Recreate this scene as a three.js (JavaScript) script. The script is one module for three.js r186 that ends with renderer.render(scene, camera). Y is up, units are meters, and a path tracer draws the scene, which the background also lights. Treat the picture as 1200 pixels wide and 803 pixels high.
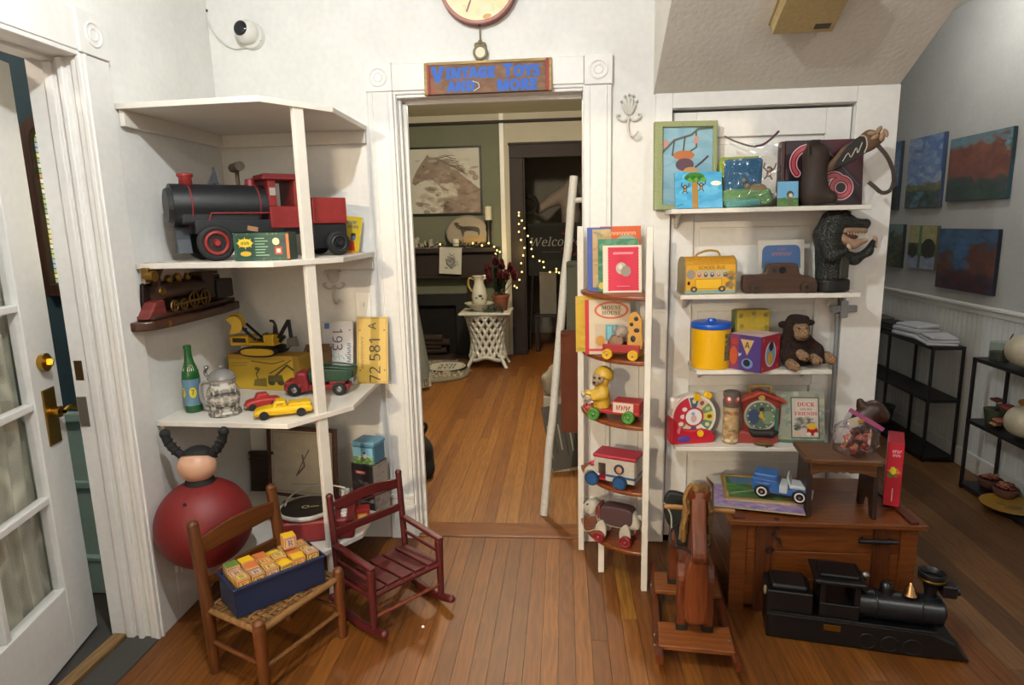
import * as THREE from 'three';
import { mergeGeometries } from 'three/addons/utils/BufferGeometryUtils.js';
import { RoundedBoxGeometry } from 'three/addons/geometries/RoundedBoxGeometry.js';
import { RectAreaLightUniformsLib } from 'three/addons/lights/RectAreaLightUniformsLib.js';
import { MarchingCubes } from 'three/addons/objects/MarchingCubes.js';
import { ImprovedNoise } from 'three/addons/math/ImprovedNoise.js';
RectAreaLightUniformsLib.init();

// ---------- camera, exposure, lights ----------
const scene = new THREE.Scene();
scene.background = new THREE.Color(0x05060a);
const camera = new THREE.PerspectiveCamera(56.97, 1200 / 803, 0.05, 40);
const D2R = Math.PI / 180;
camera.rotation.set(-10.5 * D2R, 4.83 * D2R, -1.31 * D2R, 'YXZ');
camera.position.set(0, 1.5, 0);
const renderer = new THREE.WebGLRenderer();
renderer.toneMapping = THREE.LinearToneMapping;
renderer.toneMappingExposure = 1.06;
renderer.shadowMap.enabled = true;
function pointLight(color, cd, x, y, z, radius = 2) {
  const l = new THREE.PointLight(color, cd, 0, 2);
  l.position.set(x, y, z); l.castShadow = true; l.shadow.radius = radius; l.shadow.bias = -0.002;
  scene.add(l); return l;
}
const LAMP_MAIN = [-0.55, 2.6, -1.0], LAMP_REAR = [-1.82, 2.5, 3.5], LAMP_PARLOUR = [-0.5, 2.5, -4.7], LAMP_SIDE = [1.7, 2.6, 0.2];
pointLight(new THREE.Color(0.95, 1, 1.02), 7.0, ...LAMP_MAIN, 1.5);
pointLight(new THREE.Color(1, 0.82, 0.58), 46, ...LAMP_REAR, 1);
pointLight(new THREE.Color(1, 0.86, 0.66), 11, ...LAMP_PARLOUR, 4);

pointLight(new THREE.Color(1, 0.97, 0.93), 2.6, ...LAMP_SIDE, 6);

// ---------- helpers ----------
let seed = 7;
const rnd = () => (seed = (seed * 16807) % 2147483647) / 2147483647;
const rr = (a, b) => a + (b - a) * rnd();
const used = {};
function numbered(n) { if (!(n in used)) { used[n] = 0; return n; } used[n]++; return n + '_' + String(used[n]).padStart(3, '0'); }
const noise = new ImprovedNoise();
const hex = h => new THREE.Color(h);

function T(g, x = 0, y = 0, z = 0, rx = 0, ry = 0, rz = 0, sx = 1, sy = 1, sz = 1) {
  const m = new THREE.Matrix4().compose(new THREE.Vector3(x, y, z), new THREE.Quaternion().setFromEuler(new THREE.Euler(rx, ry, rz)), new THREE.Vector3(sx, sy, sz));
  return g.applyMatrix4(m);
}
const box = (w, h, d, x = 0, y = 0, z = 0, rx = 0, ry = 0, rz = 0) => T(new THREE.BoxGeometry(w, h, d), x, y, z, rx, ry, rz);
// box from min/max corners
const bb = (x0, x1, y0, y1, z0, z1) => box(x1 - x0, y1 - y0, z1 - z0, (x0 + x1) / 2, (y0 + y1) / 2, (z0 + z1) / 2);
const rbox = (w, h, d, r, x = 0, y = 0, z = 0, rx = 0, ry = 0, rz = 0, seg = 2) => T(new RoundedBoxGeometry(w, h, d, seg, Math.min(r, w / 2.02, h / 2.02, d / 2.02)), x, y, z, rx, ry, rz);
const rbb = (x0, x1, y0, y1, z0, z1, r = 0.003) => rbox(x1 - x0, y1 - y0, z1 - z0, r, (x0 + x1) / 2, (y0 + y1) / 2, (z0 + z1) / 2);
const cyl = (r0, r1, h, x = 0, y = 0, z = 0, rx = 0, ry = 0, rz = 0, seg = 20) => T(new THREE.CylinderGeometry(r1, r0, h, seg), x, y, z, rx, ry, rz);
const sph = (r, x = 0, y = 0, z = 0, sx = 1, sy = 1, sz = 1, seg = 20) => T(new THREE.SphereGeometry(r, seg, Math.ceil(seg * 0.7)), x, y, z, 0, 0, 0, sx, sy, sz);
const tor = (R, r, x = 0, y = 0, z = 0, rx = 0, ry = 0, rz = 0, seg = 28) => T(new THREE.TorusGeometry(R, r, 10, seg), x, y, z, rx, ry, rz);
const V = a => new THREE.Vector3(...a);
const tube = (pts, r, n = 0, seg = 8) => new THREE.TubeGeometry(new THREE.CatmullRomCurve3(pts.map(V)), n || pts.length * 5, r, seg, false);
const lathe = (pts, x = 0, y = 0, z = 0, seg = 28) => T(new THREE.LatheGeometry(pts.map(p => new THREE.Vector2(...p)), seg), x, y, z);
// rod of two radii between two points
function rod(a, b, r0, r1 = r0, seg = 12) {
  const A = V(a), B = V(b), d = B.clone().sub(A), L = d.length();
  const g = new THREE.CylinderGeometry(r1, r0, L, seg);
  const q = new THREE.Quaternion().setFromUnitVectors(new THREE.Vector3(0, 1, 0), d.normalize());
  const c = A.add(B).multiplyScalar(0.5);
  return g.applyMatrix4(new THREE.Matrix4().compose(c, q, new THREE.Vector3(1, 1, 1)));
}
// squared bar between two points (w across, h the other way)
function bar(a, b, w, h, r = 0.003) {
  const A = V(a), B = V(b), d = B.clone().sub(A), L = d.length();
  const g = new RoundedBoxGeometry(w, h, L, 2, Math.min(r, w / 2.1, h / 2.1));
  const o = new THREE.Object3D(); o.position.copy(A.clone().add(B).multiplyScalar(0.5)); o.lookAt(B); o.updateMatrix();
  return g.applyMatrix4(o.matrix);
}
function shp(pts, holes = []) {
  const s = new THREE.Shape(pts.map(p => new THREE.Vector2(...p)));
  for (const h of holes) s.holes.push(new THREE.Path(h.map(p => new THREE.Vector2(...p))));
  return s;
}
// closed smooth outline through points
function smooth(pts, n = 48) { return new THREE.CatmullRomCurve3(pts.map(p => new THREE.Vector3(p[0], p[1], 0)), true).getPoints(n).slice(0, -1).map(v => [v.x, v.y]); }
// extrusion of an outline in xy, centred on z
function ext(pts, depth, bevel = 0, holes = []) {
  const g = new THREE.ExtrudeGeometry(shp(pts, holes), { depth: Math.max(depth - 2 * bevel, 0.0005), bevelEnabled: bevel > 0, bevelThickness: bevel, bevelSize: bevel, bevelOffset: -bevel, bevelSegments: 2, curveSegments: 10 });
  return g.translate(0, 0, -depth / 2 + bevel);
}
// slab from an outline in x,z between two heights
function slab(pts, y0, y1, bevel = 0.002) {
  const g = ext(pts.map(p => [p[0], -p[1]]), y1 - y0, bevel);
  return g.rotateX(-Math.PI / 2).translate(0, (y0 + y1) / 2, 0);
}
function clean(g) {
  const o = g.index ? g.toNonIndexed() : g.clone();
  for (const k of Object.keys(o.attributes)) if (!['position', 'normal', 'uv'].includes(k)) o.deleteAttribute(k);
  if (!o.attributes.uv) o.setAttribute('uv', new THREE.BufferAttribute(new Float32Array(o.attributes.position.count * 2), 2));
  return o;
}
const join = gs => { gs = gs.flat(3); const c = gs.map(clean); return c.length === 1 ? c[0] : mergeGeometries(c, false); };
// uv in metres, projected along the main direction of each face; long axis runs along v when grain asks for it
function uvMetres(g, grain) {
  g.computeBoundingBox(); const s = g.boundingBox.getSize(new THREE.Vector3());
  const ax = ['x', 'y', 'z'], long = grain || ax.reduce((a, b) => (s[a] > s[b] ? a : b));
  const p = g.attributes.position, n = g.attributes.normal, uv = g.attributes.uv, off = [rr(0, 3), rr(0, 3)];
  for (let i = 0; i < p.count; i++) {
    const q = { x: p.getX(i), y: p.getY(i), z: p.getZ(i) }, m = { x: Math.abs(n.getX(i)), y: Math.abs(n.getY(i)), z: Math.abs(n.getZ(i)) };
    const d = ax.reduce((a, b) => (m[a] > m[b] ? a : b));
    let o = ax.filter(a => a !== d); if (o[0] === long) o = [o[1], o[0]];
    uv.setXY(i, q[o[0]] + off[0], q[o[1]] + off[1]);
  }
}
function mesh(name, gs, m) {
  const g = join(Array.isArray(gs) ? gs : [gs]);
  if (m.userData.metres) uvMetres(g, m.userData.grain);
  const o = new THREE.Mesh(g, m); o.name = name; o.castShadow = o.receiveShadow = true; return o;
}
function part(parent, name, gs, m, label) { const o = mesh(name, gs, m); parent.add(o); if (label) o.userData.label = label; return o; }
function group(parent, name, pos = [0, 0, 0]) { const g = new THREE.Group(); g.name = name; g.position.set(...pos); parent.add(g); return g; }
function thing(name, label, category, pos = [0, 0, 0], ry = 0, grp) {
  const g = new THREE.Group(); g.name = numbered(name); scene.add(g);
  g.position.set(...pos); g.rotation.y = ry; g.userData = { label, category }; if (grp) g.userData.group = grp; return g;
}
function single(name, label, category, gs, m, pos = [0, 0, 0], ry = 0, grp) {
  const o = mesh(numbered(name), gs, m); scene.add(o); o.position.set(...pos); o.rotation.y = ry;
  o.userData = { label, category }; if (grp) o.userData.group = grp; return o;
}
function struct(name, gs, m, label) {
  const o = gs ? mesh(numbered(name), gs, m) : new THREE.Group(); if (!gs) o.name = numbered(name);
  o.userData = { kind: 'structure', label, category: name.split('_')[0] }; scene.add(o); return o;
}

// ---------- textures and materials ----------
function dataTex(n, f, srgb = true) {
  const d = new Uint8Array(n * n * 4);
  for (let j = 0; j < n; j++) for (let i = 0; i < n; i++) { const c = f(i / n, j / n), k = (j * n + i) * 4; for (let a = 0; a < 3; a++) d[k + a] = Math.max(0, Math.min(255, c[a] * 255)); d[k + 3] = 255; }
  const t = new THREE.DataTexture(d, n, n); t.magFilter = THREE.LinearFilter; t.minFilter = THREE.LinearMipmapLinearFilter; t.generateMipmaps = true;
  t.wrapS = t.wrapT = THREE.MirroredRepeatWrapping; if (srgb) t.colorSpace = THREE.SRGBColorSpace; t.needsUpdate = true; return t;
}
const N = (x, y, z = 0) => noise.noise(x, y, z);
const fbm = (x, y, z) => N(x, y, z) * 0.55 + N(x * 2.1, y * 2.1, z + 4) * 0.28 + N(x * 4.3, y * 4.3, z + 9) * 0.17;
const grainTex = dataTex(512, (u, v) => {
  const w = fbm(u * 3, v * 0.9, 1) * 1.6, s = Math.sin((u * 9 + w) * 6.28 * 1.6);
  const f = N(u * 130, v * 4, 3) * 0.5 + N(u * 60, v * 2, 8) * 0.5;
  const b = 0.86 + s * 0.055 + f * 0.16 + fbm(u * 5, v * 2, 6) * 0.1; return [b, b * 0.975, b * 0.94];
});
const grainBump = dataTex(256, (u, v) => { const f = 0.5 + N(u * 90, v * 3, 3) * 0.4; return [f, f, f]; }, false);
const plasterBump = dataTex(256, (u, v) => { const f = 0.5 + fbm(u * 22, v * 22, 2) * 0.5; return [f, f, f]; }, false);
const speckTex = dataTex(256, (u, v) => { const b = 0.93 + fbm(u * 12, v * 12, 5) * 0.1 + N(u * 90, v * 90, 1) * 0.05; return [b, b, b]; });
const grimeTex = dataTex(512, (u, v) => { const b = 0.965 + fbm(u * 5, v * 5, 7) * 0.05 + N(u * 60, v * 60, 1) * 0.018; return [b, b * 0.998, b * 0.992]; });
const weaveTex = dataTex(256, (u, v) => { const a = Math.sin(u * 6.283 * 24), b = Math.sin(v * 6.283 * 24), f = 0.8 + a * b * 0.16 + N(u * 40, v * 40) * 0.1; return [f, f, f]; });
const weaveBump = dataTex(256, (u, v) => { const f = 0.5 + Math.sin(u * 6.283 * 24) * Math.sin(v * 6.283 * 24) * 0.4; return [f, f, f]; }, false);
const furTex = dataTex(256, (u, v) => { const f = 0.75 + N(u * 50, v * 22, 2) * 0.35 + N(u * 110, v * 60, 5) * 0.25; return [f, f, f]; });
const furBump = dataTex(256, (u, v) => { const f = 0.5 + N(u * 60, v * 30, 2) * 0.5; return [f, f, f]; }, false);
function rep(t, s) { const c = t.clone(); c.repeat.set(s, s); c.needsUpdate = true; return c; }
const grain3 = rep(grainTex, 2.4), plaster3 = rep(plasterBump, 2.5), grime1 = rep(grimeTex, 0.7), weave6 = rep(weaveTex, 5), weaveB6 = rep(weaveBump, 5), fur8 = rep(furTex, 6), furB8 = rep(furBump, 6), speck4 = rep(speckTex, 5), grainB3 = rep(grainBump, 2.4);

function mat(color, rough = 0.6, o = {}) { return new THREE.MeshStandardMaterial({ color: typeof color === 'number' ? hex(color) : color, roughness: rough, ...o }); }
function wood(color, rough = 0.45, grain) { const m = mat(color, rough, { map: grain3, bumpMap: grainB3, bumpScale: 0.0006 }); m.userData = { metres: true, grain }; return m; }
function paint(color, rough = 0.55, bump = 0.0007) { const m = mat(color, rough, { map: grime1, bumpMap: plaster3, bumpScale: bump }); m.userData = { metres: true }; return m; }
function fabric(color, rough = 0.95) { const m = mat(color, rough, { map: weave6, bumpMap: weaveB6, bumpScale: 0.001 }); m.userData = { metres: true }; return m; }
function fur(color) { const m = mat(color, 1, { map: fur8, bumpMap: furB8, bumpScale: 0.004 }); m.userData = { metres: true }; return m; }
function worn(color, rough = 0.5, o = {}) { const m = mat(color, rough, { map: speck4, ...o }); m.userData = { metres: true }; return m; }
function metal(color, rough = 0.3) { return mat(color, rough, { metalness: 1 }); }
// flat print from a drawing routine, w and h in drawing units
function print(w, h, draw, rough = 0.5, px = 256) {
  const k = px / Math.max(w, h), c = document.createElement('canvas'); c.width = Math.round(w * k); c.height = Math.round(h * k);
  const g = c.getContext('2d'); g.scale(k, k); draw(g, w, h);
  const t = new THREE.CanvasTexture(c); t.colorSpace = THREE.SRGBColorSpace; t.magFilter = THREE.LinearFilter;
  return mat(0xffffff, rough, { map: t });
}
const fill = (g, c, x, y, w, h) => { g.fillStyle = c; g.fillRect(x, y, w, h); };
const blob = (g, c, x, y, rx, ry = rx, a = 0) => { g.fillStyle = c; g.beginPath(); g.ellipse(x, y, rx, ry, a, 0, 6.2832); g.fill(); };
const line = (g, c, w, pts) => { g.strokeStyle = c; g.lineWidth = w; g.lineCap = 'round'; g.lineJoin = 'round'; g.beginPath(); pts.forEach((p, i) => (i ? g.lineTo(...p) : g.moveTo(...p))); g.stroke(); };
const poly = (g, c, pts) => { g.fillStyle = c; g.beginPath(); pts.forEach((p, i) => (i ? g.lineTo(...p) : g.moveTo(...p))); g.closePath(); g.fill(); };
const text = (g, s, x, y, size, c, font = 'sans-serif', w = 'bold', align = 'center') => { g.fillStyle = c; g.font = w + ' ' + size + 'px ' + font; g.textAlign = align; g.textBaseline = 'middle'; g.fillText(s, x, y); };
function daubs(g, cols, n, x, y, w, h, s) { for (let i = 0; i < n; i++) { g.globalAlpha = rr(0.15, 0.6); blob(g, cols[Math.floor(rnd() * cols.length)], x + rnd() * w, y + rnd() * h, s * rr(0.4, 1.4), s * rr(0.2, 0.7), rr(-0.5, 0.5)); } g.globalAlpha = 1; }
// a run of small hand-lettered strokes too small to read
const squiggle = (g, x, y, w, h, c) => { const n = Math.max(3, Math.round(w / h * 1.6)); for (let i = 0; i < n; i++) { const a = x - w / 2 + (i + 0.2) * w / n, b = w / n * 0.55; line(g, c, h * 0.17, [[a, y + h / 2], [a + b * 0.2, y - h / 2], [a + b, y - h * (i % 2 ? 0.5 : 0)], [a + b * (i % 3 ? 0.3 : 1), y + h * (i % 2 ? 0 : 0.5)]]); } };
const plane = (w, h, x = 0, y = 0, z = 0, rx = 0, ry = 0, rz = 0) => T(new THREE.PlaneGeometry(w, h), x, y, z, rx, ry, rz);

const M = {
  wall: paint(0xe3e2de, 0.75), trim: paint(0xe6e4e0, 0.4, 0.0006), soffit: paint(0xddd7cc, 0.9, 0.0016), ceil: paint(0xdcd8cf, 0.9, 0.002),
  greyWall: paint(0xa3a3a1, 0.8), rail: paint(0xcfcdc8, 0.5), shelf: paint(0xdfd9cf, 0.5, 0.0005), bead: paint(0xcfd0ce, 0.6),
  teal: paint(0x2f4a57, 0.75), aqua: paint(0x9fbfb8, 0.6), olive: paint(0x6c705d, 0.8), cream: paint(0xb9b4a2, 0.8), parlourCeil: paint(0xd6d2ba, 0.9),
  darkWood: wood(0x24130f, 0.65), oak: wood(0x9a5a26, 0.4), brass: metal(0xb8923f, 0.28), gold: metal(0xc9a24a, 0.3), steel: metal(0x9a9a98, 0.35), black: mat(0x0e0e10, 0.4), rubber: mat(0x151515, 0.75), blackMetal: mat(0x121113, 0.45), white: mat(0xe6e4de, 0.45), chrome: metal(0xd0d0d0, 0.15),
};

// smooth body from tapered bones: [ax, ay, az, bx, by, bz, ra, rb]
function body(bones, res = 44, k = 0.012) {
  let lo = [1e9, 1e9, 1e9], hi = [-1e9, -1e9, -1e9];
  for (const b of bones) for (let a = 0; a < 3; a++) { lo[a] = Math.min(lo[a], b[a] - b[6], b[a + 3] - b[7]); hi[a] = Math.max(hi[a], b[a] + b[6], b[a + 3] + b[7]); }
  const c = lo.map((l, a) => (l + hi[a]) / 2), S = Math.max(...hi.map((h, a) => h - lo[a])) / 2 * 1.12;
  const m = new MarchingCubes(res, new THREE.MeshStandardMaterial(), false, false, 90000); m.isolation = 0;
  const h = res / 2;
  for (let z = 0; z < res; z++) for (let y = 0; y < res; y++) for (let x = 0; x < res; x++) {
    const p = [c[0] + (x - h) / h * S, c[1] + (y - h) / h * S, c[2] + (z - h) / h * S]; let e = 0, mn = 1e9; const ds = [];
    for (const b of bones) {
      const d = [b[3] - b[0], b[4] - b[1], b[5] - b[2]], q = [p[0] - b[0], p[1] - b[1], p[2] - b[2]];
      const L = d[0] * d[0] + d[1] * d[1] + d[2] * d[2], t = L > 0 ? Math.max(0, Math.min(1, (q[0] * d[0] + q[1] * d[1] + q[2] * d[2]) / L)) : 0;
      const v = Math.hypot(q[0] - d[0] * t, q[1] - d[1] * t, q[2] - d[2] * t) - (b[6] + (b[7] - b[6]) * t); ds.push(v); if (v < mn) mn = v;
    }
    for (const v of ds) e += Math.exp(-(v - mn) / k);
    m.field[x + y * res + z * res * res] = -(mn - k * Math.log(e));
  }
  m.update();
  const n = m.count, g = new THREE.BufferGeometry();
  const pos = new Float32Array(n * 3), nor = new Float32Array(n * 3), uv = new Float32Array(n * 2);
  for (let i = 0; i < n; i++) {
    for (let a = 0; a < 3; a++) { pos[i * 3 + a] = m.positionArray[i * 3 + a] * S + c[a]; nor[i * 3 + a] = m.normalArray[i * 3 + a]; }
    const l = Math.hypot(nor[i * 3], nor[i * 3 + 1], nor[i * 3 + 2]) || 1; for (let a = 0; a < 3; a++) nor[i * 3 + a] /= l;
  }
  g.setAttribute('position', new THREE.BufferAttribute(pos, 3)); g.setAttribute('normal', new THREE.BufferAttribute(nor, 3)); g.setAttribute('uv', new THREE.BufferAttribute(uv, 2));
  return g;
}
// ---------- floor: strip boards, each laid as a piece of its own ----------
const floor = struct('floor', null, null, 'honey brown strip wood floor');
part(floor, 'subfloor', bb(-1.72, 2.6, -0.06, -0.021, -5.6, 1.2), mat(0x2a1a0f, 0.9));
part(floor, 'subfloor', bb(-2.8, 1.3, -0.06, -0.021, -9.2, -2.9), mat(0x2a1a0f, 0.9));
function plankMats(cols, rough) { return cols.map((c, i) => { const m = wood(c, rough, 'z'); m.bumpScale = 0.0004; return m; }); }
const hallWood = plankMats([0x804b16, 0x794614, 0x865119, 0x7d4913, 0x724212, 0x8b551b, 0x764511], 0.5);
const parlourWood = plankMats([0x96642e, 0x8d5b28, 0x9d6b34, 0x845226, 0x98662f], 0.45);
const alcoveWood = plankMats([0x74512f, 0x694727, 0x7d5a38, 0x5e4025], 0.5);
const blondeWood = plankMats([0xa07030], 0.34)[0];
const hidden = [];
function lay(x0, x1, w, z0, z1, mats, near, far, seen) {
  for (let x = x0; x < x1 - 0.005; x += w) {
    const xe = Math.min(x + w, x1); let z = z1 - rr(0, 0.5);
    let top = z1;
    while (top > z0 + 0.01) {
      let bot = Math.max(z0, top - rr(near, far)); if (bot - z0 < 0.15) bot = z0;
      const g = bb(x + 0.0006, xe - 0.0006, -0.02, -rr(0, 0.0007), bot + 0.0005, top - 0.0005);
      const cx = (x + xe) / 2;
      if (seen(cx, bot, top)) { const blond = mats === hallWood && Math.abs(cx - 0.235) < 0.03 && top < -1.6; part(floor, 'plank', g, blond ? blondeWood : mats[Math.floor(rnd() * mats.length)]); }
      else hidden.push(g);
      top = bot;
    }
  }
}
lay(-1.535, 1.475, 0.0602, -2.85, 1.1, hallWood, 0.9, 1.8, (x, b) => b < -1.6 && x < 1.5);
lay(1.475, 2.42, 0.105, -5.3, 1.1, alcoveWood, 0.9, 1.6, (x, b, t) => b < -2.0 && x > 1.2 && x < -b * 0.95);
lay(-1.75, 0.6, 0.0602, -7.3, -2.98, parlourWood, 1.0, 2.2, (x, b, t) => x < 0.16 && x > b * 0.26 && b > -6.8);
const rest = part(floor, 'plank_remainder', hidden, hallWood[0]); rest.userData.kind = 'stuff';
part(floor, 'plank', bb(-2.8, 1.3, -0.02, -0.001, -9.2, -7.3), parlourWood[3]);
struct('trim_1', rbb(-0.73, 0.095, -0.018, 0.008, -2.99, -2.845, 0.006), wood(0x7f4a20, 0.35, 'x'), 'worn wooden threshold board across the open doorway');

// ---------- back wall with the open doorway ----------
const ZB = -2.85, CEIL = 2.75;
struct('wall_back', [bb(-1.72, -0.72, 0, CEIL, -2.98, ZB), bb(-0.72, 0.085, 2.075, CEIL, -2.98, ZB), bb(0.085, 0.463, 0, CEIL, -2.98, ZB), bb(0.463, 1.205, 1.965, CEIL, -2.98, ZB), bb(1.205, 1.37, 0, CEIL, -2.98, ZB), bb(0.463, 1.205, 0, 1.965, -2.98, -2.93)], M.wall, 'white painted wall around the open doorway');
// casing of the open doorway
const casing = struct('trim_2', null, null, 'white painted casing of the open doorway with round corner rosettes');
function casingLeg(p, x0, x1, h) {
  part(p, 'casing_board', [rbb(x0, x1, 0.17, h, ZB, ZB + 0.02, 0.004), rbb(x0 + 0.018, x0 + 0.026, 0.17, h, ZB + 0.015, ZB + 0.024, 0.003), rbb(x1 - 0.026, x1 - 0.018, 0.17, h, ZB + 0.015, ZB + 0.024, 0.003)], M.trim);
  part(p, 'plinth_block', [rbb(x0 - 0.004, x1 + 0.004, 0, 0.17, ZB, ZB + 0.028, 0.004), rbb(x0 - 0.004, x1 + 0.004, 0.205, 0.228, ZB, ZB + 0.027, 0.006)], M.trim);
}
casingLeg(casing, -0.848, -0.735, 2.085);
casingLeg(casing, 0.09, 0.206, 2.075);
part(casing, 'inner_bead', [rbb(-0.735, -0.722, 0, 2.08, ZB - 0.01, ZB + 0.012, 0.005), rbb(-0.722, -0.708, 0, 2.06, -2.985, -2.87, 0.004), rbb(-0.712, -0.692, 0, 2.05, -2.93, -2.905, 0.004), rbb(0.085, 0.097, 0, 2.08, ZB - 0.01, ZB + 0.012, 0.005)], M.trim);
part(casing, 'head_jamb', [rbb(-0.72, 0.085, 2.055, 2.076, -2.985, ZB + 0.004, 0.004), rbb(-0.74, 0.1, 2.068, 2.086, ZB - 0.01, ZB + 0.012, 0.005), rbb(-0.72, 0.085, 2.036, 2.056, -2.93, -2.905, 0.004)], M.trim);
part(casing, 'head_board', rbb(-0.735, 0.09, 2.082, 2.192, ZB, ZB + 0.02, 0.004), M.trim);
function rosette(p, x, y, s = 0.118, turn = 0) {
  const r = part(p, 'corner_block', [rbox(s, s, 0.027, 0.004, 0, 0, 0)], M.trim); r.position.set(x, y, ZB + 0.0135);
  part(r, 'rosette_ring', [tor(0.036, 0.0045, 0, 0, 0.0135), tor(0.018, 0.003, 0, 0, 0.0135)], M.trim); return r;
}
rosette(casing, -0.792, 2.14); rosette(casing, 0.15, 2.135);
// baseboards
struct('baseboard_back', [rbb(-1.54, -0.855, 0, 0.2, ZB, ZB + 0.02, 0.004), rbb(-1.54, -0.855, 0.2, 0.228, ZB, ZB + 0.026, 0.008), rbb(0.21, 0.39, 0, 0.2, ZB, ZB + 0.02, 0.004), rbb(0.21, 0.39, 0.2, 0.228, ZB, ZB + 0.026, 0.008)], M.trim, 'tall white baseboard beside the doorway');

// ---------- closed panelled door behind the wall shelves ----------
const doorTrim = struct('trim_3', null, null, 'white flat casing around the closed panelled door');
part(doorTrim, 'casing_board', rbb(0.39, 0.46, 0, 2.03, ZB, ZB + 0.018, 0.003), M.trim);
part(doorTrim, 'casing_board', rbb(1.205, 1.372, 0, 2.03, ZB, ZB + 0.018, 0.003), M.trim);
part(doorTrim, 'head_board', rbb(0.46, 1.205, 1.968, 2.03, ZB, ZB + 0.018, 0.003), M.trim);
const closet = struct('door_1', null, null, 'closed white panelled closet door behind the toy shelves');
{
  const X0 = 0.468, X1 = 1.2, zf = -2.864, zr = -2.9;
  const rows = [[0.02, 0.2], [0.42, 0.52], [0.76, 0.83], [1.13, 1.2], [1.5, 1.56], [1.85, 1.955]];
  part(closet, 'stile', rbb(X0, X0 + 0.1, 0.02, 1.955, zr, zf, 0.003), M.trim);
  part(closet, 'stile', rbb(X1 - 0.1, X1, 0.02, 1.955, zr, zf, 0.003), M.trim);
  for (const [a, b] of rows) part(closet, 'rail', rbb(X0 + 0.1, X1 - 0.1, a, b, zr, zf, 0.003), M.trim);
  for (let i = 0; i < 5; i++) part(closet, 'panel', [bb(X0 + 0.1, X1 - 0.1, rows[i][1], rows[i + 1][0], zr, zr + 0.018), rbb(X0 + 0.128, X1 - 0.128, rows[i][1] + 0.028, rows[i + 1][0] - 0.028, zr, zr + 0.026, 0.006)], M.trim);
  const kp = part(closet, 'lock_plate', rbb(1.105, 1.142, 0.77, 0.86, zf, zf + 0.004, 0.002), M.trim);
  part(kp, 'keyhole', [cyl(0.004, 0.004, 0.002, 1.123, 0.826, zf + 0.0045, Math.PI / 2), box(0.003, 0.012, 0.002, 1.123, 0.818, zf + 0.0045)], M.black);
  const bolt = part(closet, 'latch', [rbb(1.152, 1.262, 1.098, 1.128, -2.832, -2.815, 0.004), rbb(1.19, 1.222, 1.075, 1.148, -2.83, -2.81, 0.004), rod([1.185, 1.09, -2.828], [1.192, 0.56, -2.828], 0.009), rod([1.207, 1.1, -2.826], [1.207, 1.3, -2.826], 0.008)], mat(0x8d9092, 0.45, { metalness: 0.3 }), 'grey metal slide bolt');
  part(bolt, 'screw', [1.165, 1.182, 1.235, 1.25].map(x => cyl(0.004, 0.004, 0.004, x, 1.113, -2.813, Math.PI / 2, 0, 0, 8)), M.steel);
}
// slanted underside of the stairs above that door
struct('stair_soffit', (() => { const g = ext([[-2.85, 2.03], [-1.51, 2.758], [-2.85, 2.758]], 0.99, 0); return T(g, 0.877, 0, 0, 0, -Math.PI / 2, 0); })(), M.soffit, 'rough plastered sloping underside of the stairs');

// ---------- left wall with the entrance door ----------
const XL = -1.54;
struct('wall_left', [bb(-1.71, XL, 0, CEIL, ZB, -2.03), bb(-1.71, XL, 2.08, CEIL, -2.03, -1.09), bb(-1.71, XL, 0, CEIL, -1.09, 1.15)], M.wall, 'white painted wall with the entrance door');
const lc = struct('trim_4', null, null, 'white moulded casing of the entrance door');
part(lc, 'casing_board', [rbb(XL, XL + 0.018, 0, 2.07, -2.15, -2.012, 0.004), rbb(XL, XL + 0.024, 0, 2.07, -2.04, -2.028, 0.003)], M.trim);
part(lc, 'casing_board', rbb(XL, XL + 0.018, 0, 2.07, -1.1, -0.96, 0.004), M.trim);
part(lc, 'head_board', rbb(XL, XL + 0.018, 2.075, 2.2, -2.012, -1.1, 0.004), M.trim);
part(lc, 'head_bead', [rbb(XL - 0.03, XL + 0.014, 2.06, 2.078, -2.03, -1.09, 0.004)], M.trim);
{ const b = part(lc, 'corner_block', rbox(0.138, 0.135, 0.026, 0.004), M.trim); b.position.set(XL + 0.012, 2.139, -2.081); b.rotation.y = Math.PI / 2; part(b, 'rosette_ring', [tor(0.036, 0.0045, 0, 0, 0.013), tor(0.018, 0.003, 0, 0, 0.013)], M.trim); }
part(lc, 'jamb', [bb(-1.72, XL + 0.004, 0, 2.08, -2.045, -2.026), rbb(-1.56, XL + 0.004, 0, 2.06, -2.03, -2.016, 0.004), rbb(-1.605, -1.585, 0, 2.06, -2.03, -2.01, 0.005), rbb(-1.655, -1.625, 0, 2.05, -2.03, -2.014, 0.004)], M.trim);
part(lc, 'jamb', [bb(-1.72, XL + 0.004, 0, 2.08, -1.094, -1.075)], M.trim);
part(lc, 'head_jamb', [bb(-1.72, XL + 0.004, 2.062, 2.082, -2.03, -1.09), rbb(-1.66, -1.62, 2.05, 2.066, -2.03, -1.09, 0.004)], M.trim);
part(lc, 'strike_plate', rbox(0.03, 0.07, 0.003, 0.001, -1.694, 1.035, -2.0255), metal(0x5c4630, 0.5), 'dark bronze strike plate');
part(lc, 'strike_plate', [rbox(0.036, 0.11, 0.003, 0.001, -1.7, 0.885, -2.0255), cyl(0.004, 0.004, 0.004, -1.7, 0.93, -2.0235, Math.PI / 2, 0, 0, 8), cyl(0.004, 0.004, 0.004, -1.7, 0.84, -2.0235, Math.PI / 2, 0, 0, 8)], metal(0x8f8a80, 0.5), 'long worn strike plate');
struct('baseboard_left', [rbb(XL, XL + 0.018, 0, 0.19, -2.85, -2.15, 0.004), rbb(XL, XL + 0.024, 0.19, 0.222, -2.85, -2.15, 0.008)], M.trim, 'tall white baseboard under the corner shelf');
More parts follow.
